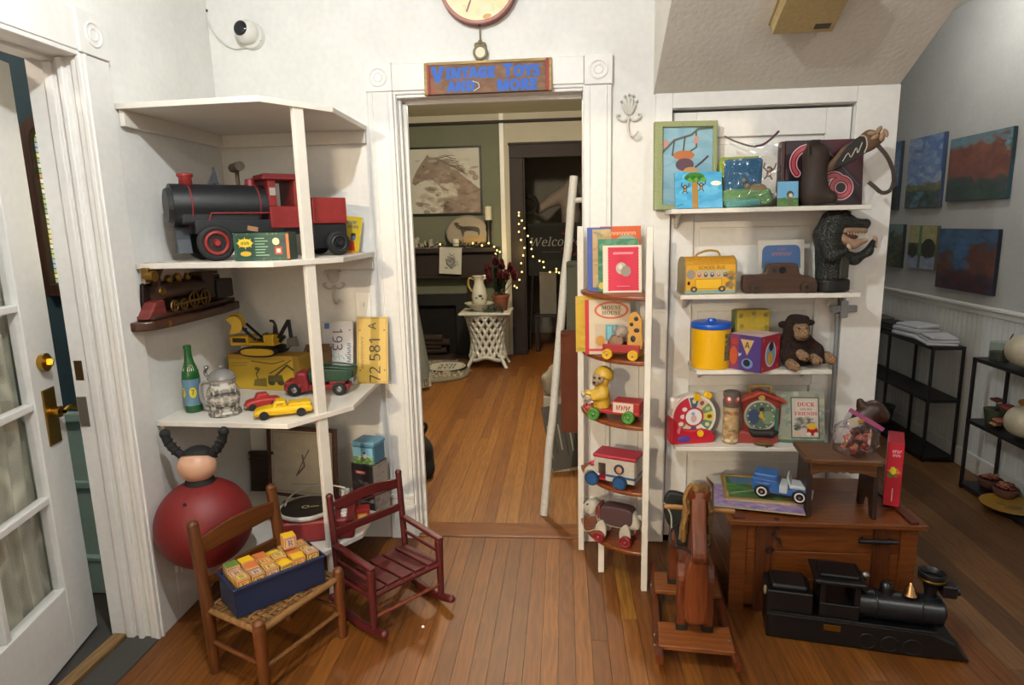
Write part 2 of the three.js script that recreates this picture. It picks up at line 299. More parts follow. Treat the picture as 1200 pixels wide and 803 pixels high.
// threshold of the entrance
const th = struct('trim_5', null, null, 'grey and tan threshold under the entrance door');
part(th, 'threshold_plate', rbb(-1.655, -1.525, -0.02, 0.004, -2.03, -1.09, 0.003), mat(0x3d3a36, 0.6));
part(th, 'wood_strip', rbb(-1.715, -1.665, -0.02, 0.012, -2.03, -1.09, 0.004), wood(0x9b7a4f, 0.6, 'z'));

// the entrance door itself, swung outward
const ed = struct('door_2', null, null, 'white glazed entrance door standing ajar with lace curtain and brass hardware');
ed.position.set(-1.816, 0.008, -2.075); ed.rotation.y = Math.atan2(0.9757, 0.2189) * -1;
{
  const W = 0.93, th2 = 0.042, zc = th2 / 2;                      // local x runs from latch edge to hinge edge, the room side is local -z
  const fr = (x0, x1, y0, y1) => rbb(x0, x1, y0, y1, 0, th2, 0.004);
  part(ed, 'stile', fr(0, 0.16, 0, 2.055), M.trim); part(ed, 'stile', fr(W - 0.16, W, 0, 2.055), M.trim);
  part(ed, 'bottom_rail', fr(0.16, W - 0.16, 0, 0.255), M.trim); part(ed, 'top_rail', fr(0.16, W - 0.16, 1.93, 2.055), M.trim);
  const ys = [0.255, 0.59, 0.925, 1.26, 1.595, 1.93], xm = W / 2;
  for (let i = 1; i < 5; i++) part(ed, 'muntin', rbb(0.16, W - 0.16, ys[i] - 0.013, ys[i] + 0.013, 0.004, th2 - 0.004, 0.005), M.trim);
  part(ed, 'muntin', rbb(xm - 0.013, xm + 0.013, 0.255, 1.93, 0.005, th2 - 0.005, 0.005), M.trim);
  const glass = new THREE.MeshPhysicalMaterial({ color: 0xffffff, transmission: 1, roughness: 0.03, thickness: 0 });
  for (let i = 0; i < 5; i++) for (const [a, b] of [[0.16, xm - 0.013], [xm + 0.013, W - 0.16]]) part(ed, 'pane', bb(a - 0.004, b + 0.004, ys[i] + (i ? 0.011 : -0.004), ys[i + 1] - (i < 4 ? 0.011 : -0.004), 0.019, 0.022), glass);
  // lace curtain gathered on the outer side
  const cg = new THREE.PlaneGeometry(W - 0.26, 1.78, 150, 30), cp = cg.attributes.position;
  for (let i = 0; i < cp.count; i++) cp.setZ(i, Math.sin(cp.getX(i) * 95 + N(cp.getX(i) * 6, cp.getY(i) * 1.2) * 3) * 0.011 + N(cp.getX(i) * 9, cp.getY(i) * 2, 4) * 0.008);
  cg.computeVertexNormals();
  const lace = mat(0xd2cfbe, 1, { map: rep(dataTex(256, (u, v) => { const f = 0.72 + Math.max(0, N(u * 9, v * 9, 2)) * 0.5 + Math.sin(u * 400) * Math.sin(v * 400) * 0.12; return [f, f, f * 0.95]; }), 2) });
  lace.side = THREE.DoubleSide;
  part(ed, 'lace_curtain', T(cg, W / 2, 1.09, 0.068), lace, 'gathered cream lace curtain behind the panes');
  const plate = part(ed, 'lock_plate', rbox(0.072, 0.2, 0.006, 0.002, 0.083, 0.87, -0.003), metal(0x9d7c3d, 0.4), 'tall brass lock plate');
  const lev = part(ed, 'lever_handle', [cyl(0.02, 0.016, 0.03, 0.083, 0.885, -0.02, Math.PI / 2), tube([[0.083, 0.885, -0.045], [0.05, 0.893, -0.05], [0.01, 0.882, -0.052], [-0.015, 0.89, -0.05]], 0.009, 24), sph(0.012, -0.016, 0.89, -0.05)], M.brass, 'curved brass lever');
  part(ed, 'deadbolt', [cyl(0.032, 0.027, 0.02, 0.092, 1.065, -0.01, Math.PI / 2), cyl(0.02, 0.018, 0.01, 0.092, 1.065, -0.024, Math.PI / 2), rbox(0.008, 0.026, 0.016, 0.003, 0.092, 1.065, -0.034, 0, 0, 0.5)], M.brass, 'round brass deadbolt');
}
// vestibule beyond the entrance door
struct('wall_vestibule', [bb(-3.4, -1.71, 0.78, CEIL, -2.45, -2.31), bb(-3.5, -3.4, 0, CEIL, -2.45, 0.3), bb(-3.5, -1.71, 0, CEIL, 0.3, 0.42)], M.teal, 'dark teal wall of the entrance vestibule');
const wains = struct('trim_6', null, null, 'pale aqua panelled wainscot in the vestibule');
part(wains, 'wainscot_board', bb(-3.4, -1.71, 0, 0.78, -2.45, -2.315), M.aqua);
part(wains, 'wainscot_rail', [rbb(-3.4, -1.71, 0.76, 0.8, -2.32, -2.285, 0.008), rbb(-3.4, -1.71, 0.47, 0.5, -2.32, -2.3, 0.005), rbb(-3.4, -1.71, 0, 0.15, -2.32, -2.295, 0.005), rbb(-3.4, -1.71, 0.15, 0.17, -2.32, -2.288, 0.006)], M.aqua);
struct('floor_vestibule', bb(-3.4, -1.71, -0.06, -0.004, -2.45, 0.42), mat(0x3f3b37, 0.8), 'dark grey floor of the vestibule');
struct('ceiling_vestibule', bb(-3.5, -1.71, CEIL, CEIL + 0.1, -2.45, 0.42), M.ceil, 'vestibule ceiling');
const win = struct('window_1', null, null, 'stained glass window in a dark brown arched frame');
{
  const o = [[-0.13, 0], [0.13, 0], [0.13, 0.58]], inn = [[-0.085, 0.05], [0.085, 0.05], [0.085, 0.57]];
  for (let i = 1; i <= 10; i++) { const a = i / 10 * Math.PI; o.push([Math.cos(a) * 0.13, 0.58 + Math.sin(a) * 0.1]); inn.push([Math.cos(a) * 0.085, 0.57 + Math.sin(a) * 0.07]); }
  part(win, 'window_frame', T(ext(o, 0.04, 0.004, [inn]), -1.875, 1.27, -2.29), wood(0x4a3022, 0.5));
  const cols = ['#e3d98e', '#9fb58a', '#e9e6c8', '#c9a878', '#a8bdc0', '#f2edd2', '#c2c98a'];
  const sg = print(0.18, 0.62, (g, w, h) => { fill(g, '#332a1c', 0, 0, w, h); for (let j = 0; j < 31; j++) for (let i = 0; i < 9; i++) { poly(g, cols[Math.floor(rnd() * 7)], [[i * 0.02 + 0.001, j * 0.02 + 0.001], [i * 0.02 + 0.0185, j * 0.02 + 0.002], [i * 0.02 + 0.018, j * 0.02 + 0.0185], [i * 0.02 + 0.002, j * 0.02 + 0.018]]); } }, 0.2, 256);
  sg.emissive = hex(0xffffff); sg.emissiveMap = sg.map; sg.emissiveIntensity = 0.75;
  part(win, 'stained_glass', T(ext([[-0.09, 0], [0.09, 0], [0.09, 0.62], [-0.09, 0.62]], 0.006, 0), -1.875, 1.31, -2.298), mat(0x554d3a, 0.3));
  part(win, 'stained_glass', plane(0.17, 0.58, -1.875, 1.61, -2.2945), sg, 'small bright coloured panes lit from outside');
  const ra = new THREE.RectAreaLight(0xfff0d0, 3, 0.17, 0.58); ra.position.set(-1.875, 1.61, -2.27); ra.lookAt(-1.875, 1.61, 0); scene.add(ra);
}
{ // vestibule ceiling lamp
  const l = thing('vestibule_lamp', 'small round ceiling lamp out in the vestibule', 'lamp', [-2.5, 2.66, -1.2]);
  part(l, 'lamp_globe', sph(0.08, 0, -0.06, 0), mat(0xfff4e0, 0.5, { emissive: hex(0xffe6c0), emissiveIntensity: 1 }));
  part(l, 'lamp_base', cyl(0.06, 0.07, 0.04, 0, 0.05, 0), M.white);
  pointLight(0xffeedd, 2.6, -2.5, 2.6, -1.2, 3);
}

// ---------- right hand alcove ----------
struct('wall_partition', bb(1.3, 1.37, 0, CEIL, -5.3, -2.98), M.wall, 'wall closing the alcove beside the stairs');
struct('wall_alcove', bb(1.3, 2.6, 0, CEIL, -5.42, -5.3), M.greyWall, 'far wall of the alcove');
const wr = struct('wall_right', null, null, 'grey wall above white beadboard and a chair rail');
part(wr, 'wall_board', bb(2.42, 2.56, 0, CEIL, -5.42, 1.2), M.greyWall);
const bd = []; for (let z = -5.3; z < 1.1; z += 0.045) bd.push(rbb(2.405, 2.422, 0.1, 0.965, z + 0.0015, z + 0.0435, 0.003));
const bp = part(wr, 'beadboard', bd.map(g => g), M.bead); bp.userData.kind = 'stuff';
part(wr, 'chair_rail', [rbb(2.38, 2.422, 0.965, 0.985, -5.3, 1.1, 0.006), rbb(2.395, 2.422, 0.93, 0.967, -5.3, 1.1, 0.006)], M.rail);
struct('baseboard_right', rbb(2.395, 2.422, 0, 0.11, -5.3, 1.1, 0.005), M.rail, 'baseboard under the beadboard');

{ const l = thing('alcove_lamp', 'round ceiling lamp in the alcove with the paintings', 'lamp', [1.9, CEIL, -3.7]);
  part(l, 'lamp_base', cyl(0.07, 0.08, 0.03, 0, -0.015, 0), M.white);
  part(l, 'lamp_globe', sph(0.08, 0, -0.1, 0), mat(0xfff4e0, 0.5, { emissive: hex(0xfff0dc), emissiveIntensity: 1 }));
  pointLight(0xf6f6f2, 1.5, 1.9, CEIL - 0.1, -3.7, 4); }

// ---------- ceiling and the wall behind the camera with its open doorway ----------
struct('ceiling', [bb(-1.72, 2.56, CEIL, CEIL + 0.12, -5.42, 1.2)], M.ceil, 'white plaster ceiling');
struct('wall_front', [bb(-1.72, -1.52, 0, CEIL, 1.02, 1.14), bb(-1.52, -0.8, 2.29, CEIL, 1.02, 1.14), bb(-0.8, 2.56, 0, CEIL, 1.02, 1.14)], M.wall, 'white wall behind the viewer with an open doorway');
struct('wall_rear', [bb(-3.2, -3.1, 0, CEIL, 1.14, 4.8), bb(1.0, 1.1, 0, CEIL, 1.14, 4.8), bb(-3.2, 1.1, 0, CEIL, 4.7, 4.8), bb(-3.2, -1.72, 0, CEIL, 1.05, 1.14)], M.wall, 'walls of the lit room behind the viewer');
struct('floor_rear', bb(-3.2, 1.1, -0.06, 0, 1.14, 4.8), hallWood[2], 'wood floor of the room behind the viewer');
struct('ceiling_rear', bb(-3.2, 1.1, CEIL, CEIL + 0.1, 1.02, 4.8), M.ceil, 'ceiling of the room behind the viewer');
function ceilingLamp(pos, color, label) {
  const l = thing('ceiling_lamp', label, 'lamp', [pos[0], CEIL, pos[2]]);
  part(l, 'ceiling_rose', cyl(0.07, 0.08, 0.03, 0, -0.015, 0), M.white);
  part(l, 'lamp_stem', cyl(0.008, 0.008, 0.1, 0, -0.06, 0), M.brass);
  part(l, 'lamp_globe', sph(0.07, 0, pos[1] - CEIL, 0), mat(0xfff6e8, 0.4, { emissive: color, emissiveIntensity: 1.5 }));
}
ceilingLamp(LAMP_MAIN, hex(0xfff4e2), 'small frosted globe lamp on the ceiling of the toy room');
ceilingLamp(LAMP_SIDE, hex(0xfff2e0), 'globe lamp on the ceiling near the alcove end of the toy room');
ceilingLamp(LAMP_REAR, hex(0xffd9a0), 'warm globe lamp on the ceiling of the room behind the viewer');

// ---------- parlour seen through the doorway ----------
struct('wall_parlour', [bb(-2.8, -0.7, 0, 2.72, -7.42, -7.3)], M.olive, 'olive green chimney wall of the parlour');
struct('wall_parlour_far', [bb(-0.66, -0.595, 0, 2.72, -7.42, -7.3), bb(-0.595, 1.3, 2.38, 2.72, -7.42, -7.3), bb(0.5, 1.3, 0, 2.38, -7.42, -7.3)], M.cream, 'cream wall beside the dark doorway');
struct('trim_7', rbb(-0.706, -0.655, 0, 2.72, -7.32, -7.27, 0.004), M.trim, 'white corner strip beside the chimney wall');
struct('wall_parlour_side', [bb(-2.92, -2.8, 0, 2.72, -7.42, -2.98), bb(1.18, 1.3, 0, 2.72, -7.42, -2.98)], M.olive, 'olive side wall of the parlour');
struct('ceiling_parlour', bb(-2.92, 1.3, 2.72, 2.8, -7.42, -2.98), M.parlourCeil, 'beige parlour ceiling');
struct('trim_10', bb(-2.8, 1.18, 2.645, 2.72, -7.31, -7.29), M.cream, 'cream frieze above the picture rail');
struct('trim_8', rbb(-2.8, 1.18, 2.615, 2.645, -7.32, -7.25, 0.006), M.darkWood, 'dark picture rail along the parlour wall');
const dd = struct('trim_9', null, null, 'dark stained casing of the far doorway');
part(dd, 'casing_board', rbb(-0.6, -0.45, 0, 2.25, -7.32, -7.26, 0.005), M.darkWood);
part(dd, 'casing_board', rbb(0.36, 0.5, 0, 2.25, -7.32, -7.26, 0.005), M.darkWood);
part(dd, 'head_board', [rbb(-0.6, 0.5, 2.235, 2.385, -7.32, -7.25, 0.005), rbb(-0.61, 0.51, 2.375, 2.4, -7.33, -7.235, 0.005), rbb(-0.46, -0.43, 0, 2.24, -7.42, -7.29, 0.004)], M.darkWood);
struct('wall_far_room', [bb(-1.5, 1.4, 0, 2.72, -8.9, -8.8), bb(-1.6, -1.5, 0, 2.72, -8.9, -7.42), bb(1.3, 1.4, 0, 2.72, -8.9, -7.42)], paint(0x8b877d, 0.85), 'grey wall of the dim room beyond');
struct('ceiling_far_room', bb(-1.6, 1.4, 2.72, 2.8, -8.9, -7.42), M.parlourCeil, 'ceiling of the dim room beyond');
ceilingLamp([LAMP_PARLOUR[0], LAMP_PARLOUR[1], LAMP_PARLOUR[2]], hex(0xffe0b0), 'globe lamp on the parlour ceiling');
// ---------- corner shelf unit ----------
const SH = [1.945, 1.395, 0.805, 0.25];                            // tops of the four shelves
{
  const cs = thing('corner_shelf', 'white painted corner shelf unit with four boards and one front post', 'shelf', [-1.2, 0, -2.5]);
  const o = p => p.map(([x, z]) => [x + 1.2, z + 2.5]);
  const P = o([[-1.537, -2.847], [-1.537, -2.17], [-1.01, -2.14], [-0.845, -2.385], [-0.862, -2.847]]);
  SH.forEach((y, i) => part(cs, 'shelf_board', slab(P, y - 0.02, y, 0.002), M.shelf));
  SH.forEach(y => part(cs, 'cleat', [rbb(-0.337, -0.318, y - 0.075, y - 0.02, -0.345, 0.315, 0.002), rbb(-0.318, 0.335, y - 0.075, y - 0.02, -0.347, -0.328, 0.002)], M.shelf));
  part(cs, 'post', rbox(0.042, 1.945, 0.02, 0.002, 0, 0, 0, 0, 0.98, 0), M.shelf).position.set(0.262, 0.9725, 0.222);
}
// ride-on locomotive
{
  const t = thing('toy_locomotive', 'large black ride-on toy locomotive with red cab and tender on the upper corner shelf', 'toy train', [-1.17, SH[1], -2.5], -137.4 * D2R);
  const bk = worn(0x1a1c20, 0.42), rd = worn(0x7a1d1f, 0.5), rd2 = worn(0x8c2422, 0.45);
  const b = part(t, 'boiler', [cyl(0.078, 0.078, 0.34, 0.19, 0.205, 0, 0, 0, Math.PI / 2, 32), cyl(0.07, 0.06, 0.02, 0.365, 0.205, 0, 0, 0, -Math.PI / 2, 32)], bk);
  part(b, 'boiler_band', [tor(0.079, 0.003, 0.3, 0.205, 0, 0, Math.PI / 2), tor(0.079, 0.003, 0.06, 0.205, 0, 0, Math.PI / 2)], rd);
  part(t, 'running_board', [rbb(-0.02, 0.3, 0.1, 0.15, -0.082, 0.082, 0.004), rbb(0.06, 0.34, 0.135, 0.2, -0.07, 0.07, 0.01), rbb(-0.26, 0.0, 0.09, 0.115, -0.06, 0.06, 0.003)], bk);
  for (const s of [-1, 1]) part(t, 'red_stripe', [bar([0.24, 0.175, s * 0.079], [0.02, 0.175, s * 0.079], 0.004, 0.006, 0.001), bar([0.24, 0.175, s * 0.079], [0.27, 0.1, s * 0.079], 0.004, 0.006, 0.001)], rd);
  part(t, 'chimney', lathe([[0, 0], [0.024, 0], [0.022, 0.035], [0.028, 0.04], [0.028, 0.05], [0.018, 0.05], [0.018, 0.02]], 0.3, 0.27, 0), rd2, 'short red chimney');
  part(t, 'steam_dome', cyl(0.022, 0.018, 0.03, 0.07, 0.29, 0), rd);
  part(t, 'bell', [rod([0.2, 0.28, 0], [0.2, 0.345, 0], 0.004), T(ext([[0, 0], [0.04, 0], [0.01, 0.06]], 0.012, 0.002), 0.185, 0.285, 0)], mat(0x20252d, 0.5), 'dark triangular bell bracket');
  part(t, 'handlebar', [rod([0.115, 0.27, 0], [0.115, 0.345, 0], 0.008), rod([0.115, 0.35, -0.05], [0.115, 0.35, 0.05], 0.018)], wood(0x4d3c28, 0.6), 'wooden grip on a post');
  const cab = part(t, 'cab', [rbb(-0.1, 0.03, 0.115, 0.2, -0.088, 0.088, 0.004), rbb(-0.1, -0.07, 0.2, 0.3, -0.088, 0.088, 0.003), rbb(0.0, 0.03, 0.2, 0.3, -0.088, 0.088, 0.003)], rd2, 'bright red open cab');
  part(cab, 'roof', [rbox(0.18, 0.014, 0.2, 0.006, -0.035, 0.306, 0), rbox(0.15, 0.014, 0.14, 0.006, -0.035, 0.318, 0)], rd);
  part(cab, 'window_card', rbox(0.022, 0.03, 0.003, 0.001, 0.015, 0.255, -0.09), mat(0x9a958a, 0.7));
  const ten = part(t, 'tender', [rbb(-0.285, -0.14, 0.13, 0.235, -0.085, 0.085, 0.005)], rd2, 'red tender box');
  part(ten, 'tender_base', rbb(-0.285, -0.14, 0.03, 0.13, -0.075, 0.075, 0.004), bk);
  for (const [x, s] of [[0.24, -1], [0.24, 1], [-0.23, -1], [-0.23, 1]]) {
    const big = x > 0 ? 0.066 : 0.05, w = part(t, 'wheel', [tor(big - 0.013, 0.014, x, big, s * 0.105), cyl(big - 0.012, big - 0.012, 0.02, x, big, s * 0.105, Math.PI / 2)], M.rubber);
    part(w, 'wheel_hub', [tor(big * 0.58, 0.007, x, big, s * 0.117), cyl(0.016, 0.01, 0.014, x, big, s * 0.121, s * Math.PI / 2)], x > 0 ? rd2 : bk);
  }
  part(t, 'axle', rod([0.24, 0.066, -0.1], [0.24, 0.066, 0.1], 0.007), M.steel); part(t, 'axle', rod([-0.23, 0.05, -0.1], [-0.23, 0.05, 0.1], 0.007), M.steel);
  part(t, 'pilot', [T(ext([[-0.03, 0], [0.03, 0], [0.012, 0.05], [0.006, 0.1], [-0.006, 0.1], [-0.012, 0.05]], 0.05, 0.003), 0.33, 0.03, 0, 0, Math.PI / 2, 0)], mat(0x20252d, 0.5), 'dark front coupler hanging below the boiler');
  part(t, 'price_tag', rbox(0.04, 0.018, 0.001, 0.0004, 0.1, 0.115, -0.084, 0, 0, 0.2), mat(0x9a7350, 0.8));
}
{
  const t = thing('tin_box', 'green patterned tin box with a yellow oval in front of the locomotive', 'tin', [-1.09, SH[1], -2.265], 0.12);
  part(t, 'box_body', rbb(-0.1, 0.1, 0, 0.1, -0.045, 0.045, 0.004), worn(0x23402f, 0.45));
  part(t, 'printed_front', plane(0.196, 0.096, 0, 0.05, 0.0456), print(196, 96, (g, w, h) => {
    fill(g, '#1d4a38', 0, 0, w, h); for (let i = 0; i < 120; i++) fill(g, ['#2f6b4c', '#c7b13c', '#123226'][i % 3], rnd() * w, rnd() * h, 3, 3);
    fill(g, '#173b30', 8, 8, 180, 80); blob(g, '#d9b92c', 40, 34, 26, 15); for (let i = 0; i < 8; i++) line(g, '#d9b92c', 3, [[40, 34], [40 + Math.cos(i * 0.785) * 30, 34 + Math.sin(i * 0.785) * 20]]); squiggle(g, 40, 35, 30, 10, '#5e4a10');
    for (let i = 0; i < 7; i++) line(g, '#8fb58f', 3, [[76, 18 + i * 10], [76 + 30 + rnd() * 28, 18 + i * 10]]); blob(g, '#c8a22c', 40, 72, 20, 9); blob(g, '#d5c79a', 150, 30, 13); blob(g, '#2a2a2a', 172, 30, 10); fill(g, '#b5302a', 144, 50, 26, 26); fill(g, '#e0d6b0', 150, 56, 14, 14); fill(g, '#c8642a', 186, 4, 10, 88);
  }));
}
{
  const t = thing('picture_book', 'thin yellow picture book with a red train leaning on the back wall', 'book', [-0.975, SH[1], -2.795], 0); t.rotation.set(-0.2, -0.2, -0.1, 'YXZ');
  part(t, 'pages', rbb(-0.062, 0.062, 0.002, 0.162, -0.004, 0.003, 0.001), M.white);
  part(t, 'cover', rbb(-0.064, 0.064, 0, 0.165, 0.003, 0.0045, 0.0006), print(128, 165, (g, w, h) => { fill(g, '#e2c22e', 0, 0, w, h); squiggle(g, 60, 26, 80, 13, '#2f5f9a'); squiggle(g, 84, 46, 56, 12, '#2f5f9a'); poly(g, '#c93a22', [[26, 140], [100, 110], [112, 160], [20, 160]]); blob(g, '#d5482a', 66, 128, 32, 24); blob(g, '#6f7f98', 92, 92, 14, 18); blob(g, '#3a3f48', 92, 80, 12, 7); blob(g, '#222', 24, 84, 5, 8); fill(g, '#e59a2a', 0, 152, 128, 13); }, 0.4));
}
// wooden train relief on the left wall
{
  const t = thing('train_plaque', 'dark carved wooden locomotive relief with brass fittings hung on the left wall', 'wall plaque', [-1.538, 1.16, -2.085], Math.PI / 2);
  const oldBrass = metal(0x8a6a34, 0.38), br = wood(0x3d281c, 0.45, 'x'), dk = wood(0x2c1d16, 0.5, 'x');
  part(t, 'ledge', [slab(smooth([[0, 0], [0.02, 0.075], [0.09, 0.095], [0.62, 0.085], [0.66, 0.06], [0.665, 0]], 40), 0, 0.032, 0.005), slab([[0.03, 0.002], [0.66, 0.002], [0.655, 0.05], [0.05, 0.07]], 0.032, 0.05, 0.004)], wood(0x4b2a1d, 0.35, 'x'), 'polished reddish ledge');
  part(t, 'name_plate', rbox(0.035, 0.02, 0.003, 0.001, 0.11, 0.015, 0.095), oldBrass);
  part(t, 'back_board', T(ext([[0.07, 0.04], [0.64, 0.04], [0.6, 0.19], [0.46, 0.2], [0.36, 0.17], [0.2, 0.19], [0.09, 0.16]], 0.014, 0.003), 0, 0, 0.009), dk);
  part(t, 'boiler', rod([0.12, 0.125, 0.04], [0.4, 0.125, 0.04], 0.033, 0.036), br);
  part(t, 'cab', [rbb(0.39, 0.47, 0.07, 0.17, 0.01, 0.07, 0.005), rbb(0.37, 0.49, 0.168, 0.182, 0.006, 0.078, 0.004)], br);
  part(t, 'tender', [rbb(0.49, 0.62, 0.06, 0.14, 0.012, 0.068, 0.006)], dk);
  part(t, 'smoke_stack', lathe([[0.0, 0], [0.018, 0], [0.016, 0.03], [0.034, 0.07], [0.036, 0.085], [0.02, 0.085]], 0.13, 0.15, 0.04), br);
  part(t, 'cow_catcher', T(ext([[0, 0], [0.11, 0], [0.1, 0.06], [0.05, 0.055]], 0.05, 0.006), 0.03, 0.04, 0.04), wood(0x7a2a24, 0.5), 'dull red cow catcher');
  part(t, 'headlamp', [cyl(0.02, 0.02, 0.03, 0.085, 0.19, 0.055, Math.PI / 2), rbox(0.03, 0.04, 0.03, 0.005, 0.085, 0.2, 0.04)], oldBrass);
  part(t, 'steam_dome', [lathe([[0, 0], [0.014, 0], [0.014, 0.02], [0.008, 0.032], [0, 0.034]], 0.2, 0.152, 0.042), lathe([[0, 0], [0.014, 0], [0.014, 0.024], [0.008, 0.036], [0, 0.038]], 0.26, 0.152, 0.042), lathe([[0, 0], [0.01, 0], [0.012, 0.012], [0.005, 0.03], [0, 0.03]], 0.32, 0.155, 0.042), sph(0.016, 0.12, 0.13, 0.068, 1.3, 1, 0.5)], oldBrass, 'row of brass domes');
  for (const [x, r] of [[0.17, 0.02], [0.23, 0.02], [0.3, 0.03], [0.38, 0.03]]) part(t, 'wheel', [tor(r, 0.004, x, 0.05 + r, 0.075), rod([x - r, 0.05 + r, 0.075], [x + r, 0.05 + r, 0.075], 0.002), rod([x, 0.05, 0.075], [x, 0.05 + 2 * r, 0.075], 0.002)], metal(0x8a6a3a, 0.45));
  part(t, 'side_rod', bar([0.17, 0.075, 0.082], [0.38, 0.08, 0.082], 0.004, 0.007), oldBrass);
}
// ---------- third shelf ----------
{
  const t = thing('soda_bottle', 'green glass soda bottle with a blue and yellow label', 'bottle', [-1.462, SH[2], -2.3]);
  const g = new THREE.MeshPhysicalMaterial({ color: 0x2f7a3c, roughness: 0.08, transmission: 0.55, ior: 1.5, thickness: 0 });
  part(t, 'bottle_glass', lathe([[0, 0.002], [0.03, 0], [0.033, 0.006], [0.033, 0.14], [0.03, 0.165], [0.018, 0.2], [0.0135, 0.225], [0.013, 0.252], [0.0145, 0.254], [0.0145, 0.266], [0.011, 0.266]]), g);
  const band = (y0, y1, r0, r1, draw) => part(t, 'label', T(new THREE.CylinderGeometry(r1, r0, y1 - y0, 24, 1, true), 0, (y0 + y1) / 2, 0), print(200, 80, draw, 0.4));
  band(0.03, 0.135, 0.0336, 0.0336, (c, w, h) => { fill(c, '#5b7d92', 0, 0, w, h); for (let i = 0; i < 5; i++) { blob(c, '#cdb433', 20 + i * 40, 40, 13, 16); text(c, '7', 20 + i * 40, 40, 22, '#2c6a35'); } });
  band(0.165, 0.195, 0.03, 0.0196, (c, w, h) => { fill(c, '#2f7a3c', 0, 0, w, h); for (let i = 0; i < 5; i++) { fill(c, '#e7dfd6', 4 + i * 40, 8, 30, 62); text(c, '7', 20 + i * 40, 40, 46, '#c2302b'); } });
}
{
  const t = thing('beer_stein', 'grey embossed lidded stein beside the green bottle', 'stein', [-1.315, SH[2], -2.265], -0.15);
  const rel = worn(0xc2beb6, 0.45, { map: rep(dataTex(256, (u, v) => { const f = 0.75 + Math.max(-0.5, Math.min(0.35, fbm(u * 14, v * 14, 3) * 1.6)); return [f, f * 0.98, f * 0.95]; }), 3), bumpMap: rep(dataTex(256, (u, v) => { const f = 0.5 + fbm(u * 14, v * 14, 3); return [f, f, f]; }, false), 3), bumpScale: 0.006 });
  part(t, 'mug_body', lathe([[0, 0], [0.056, 0], [0.06, 0.006], [0.058, 0.016], [0.05, 0.022], [0.055, 0.04], [0.06, 0.07], [0.056, 0.1], [0.046, 0.122], [0.047, 0.135], [0.05, 0.14]], 0, 0, 0, 36), rel);
  part(t, 'lid', [lathe([[0.052, 0.14], [0.053, 0.147], [0.046, 0.155], [0.036, 0.17], [0.015, 0.178], [0, 0.182]]), sph(0.008, 0, 0.186, 0)], worn(0x7f7c78, 0.4), 'domed pewter lid');
  part(t, 'handle', [tube([[-0.052, 0.125, 0], [-0.088, 0.12, 0], [-0.1, 0.09, 0], [-0.092, 0.045, 0], [-0.055, 0.035, 0]], 0.0085, 30)], worn(0x9a968f, 0.4));
  part(t, 'thumb_lever', [tube([[-0.05, 0.145, 0], [-0.066, 0.15, 0], [-0.072, 0.165, 0], [-0.064, 0.18, 0]], 0.006, 14), sph(0.009, -0.064, 0.182, 0)], metal(0x8f8c88, 0.4));
}
{
  const t = thing('toy_box', 'long yellow cardboard toy box printed with a digger drawing', 'box', [-1.31, SH[2], -2.675], -0.18);
  part(t, 'carton', rbb(-0.19, 0.17, 0, 0.158, -0.05, 0.05, 0.002), worn(0xa8842a, 0.7));
  part(t, 'printed_front', plane(0.356, 0.154, -0.01, 0.079, 0.0508), print(356, 154, (g, w, h) => {
    fill(g, '#c9a42a', 0, 0, w, h); fill(g, '#b8902a', 0, 0, w, 20); fill(g, '#8a6f22', 330, 0, 26, h);
    const k = '#4a4220'; line(g, k, 5, [[210, 80], [250, 58], [320, 18]]); line(g, k, 9, [[230, 96], [300, 40], [330, 60]]); line(g, k, 4, [[120, 26], [225, 36], [290, 20]]); poly(g, '#5a4e20', [[200, 90], [270, 84], [280, 118], [196, 122]]); blob(g, '#3a3418', 216, 124, 17, 10); blob(g, '#3a3418', 262, 122, 17, 10); line(g, k, 5, [[160, 60], [140, 84], [150, 120], [170, 130]]); blob(g, '#6b5a22', 146, 60, 12, 8); poly(g, '#7c6722', [[130, 110], [190, 100], [190, 140], [120, 140]]); line(g, '#6b5a22', 2, [[20, 40], [100, 34]]); line(g, '#6b5a22', 2, [[20, 52], [90, 46]]);
  }));
}
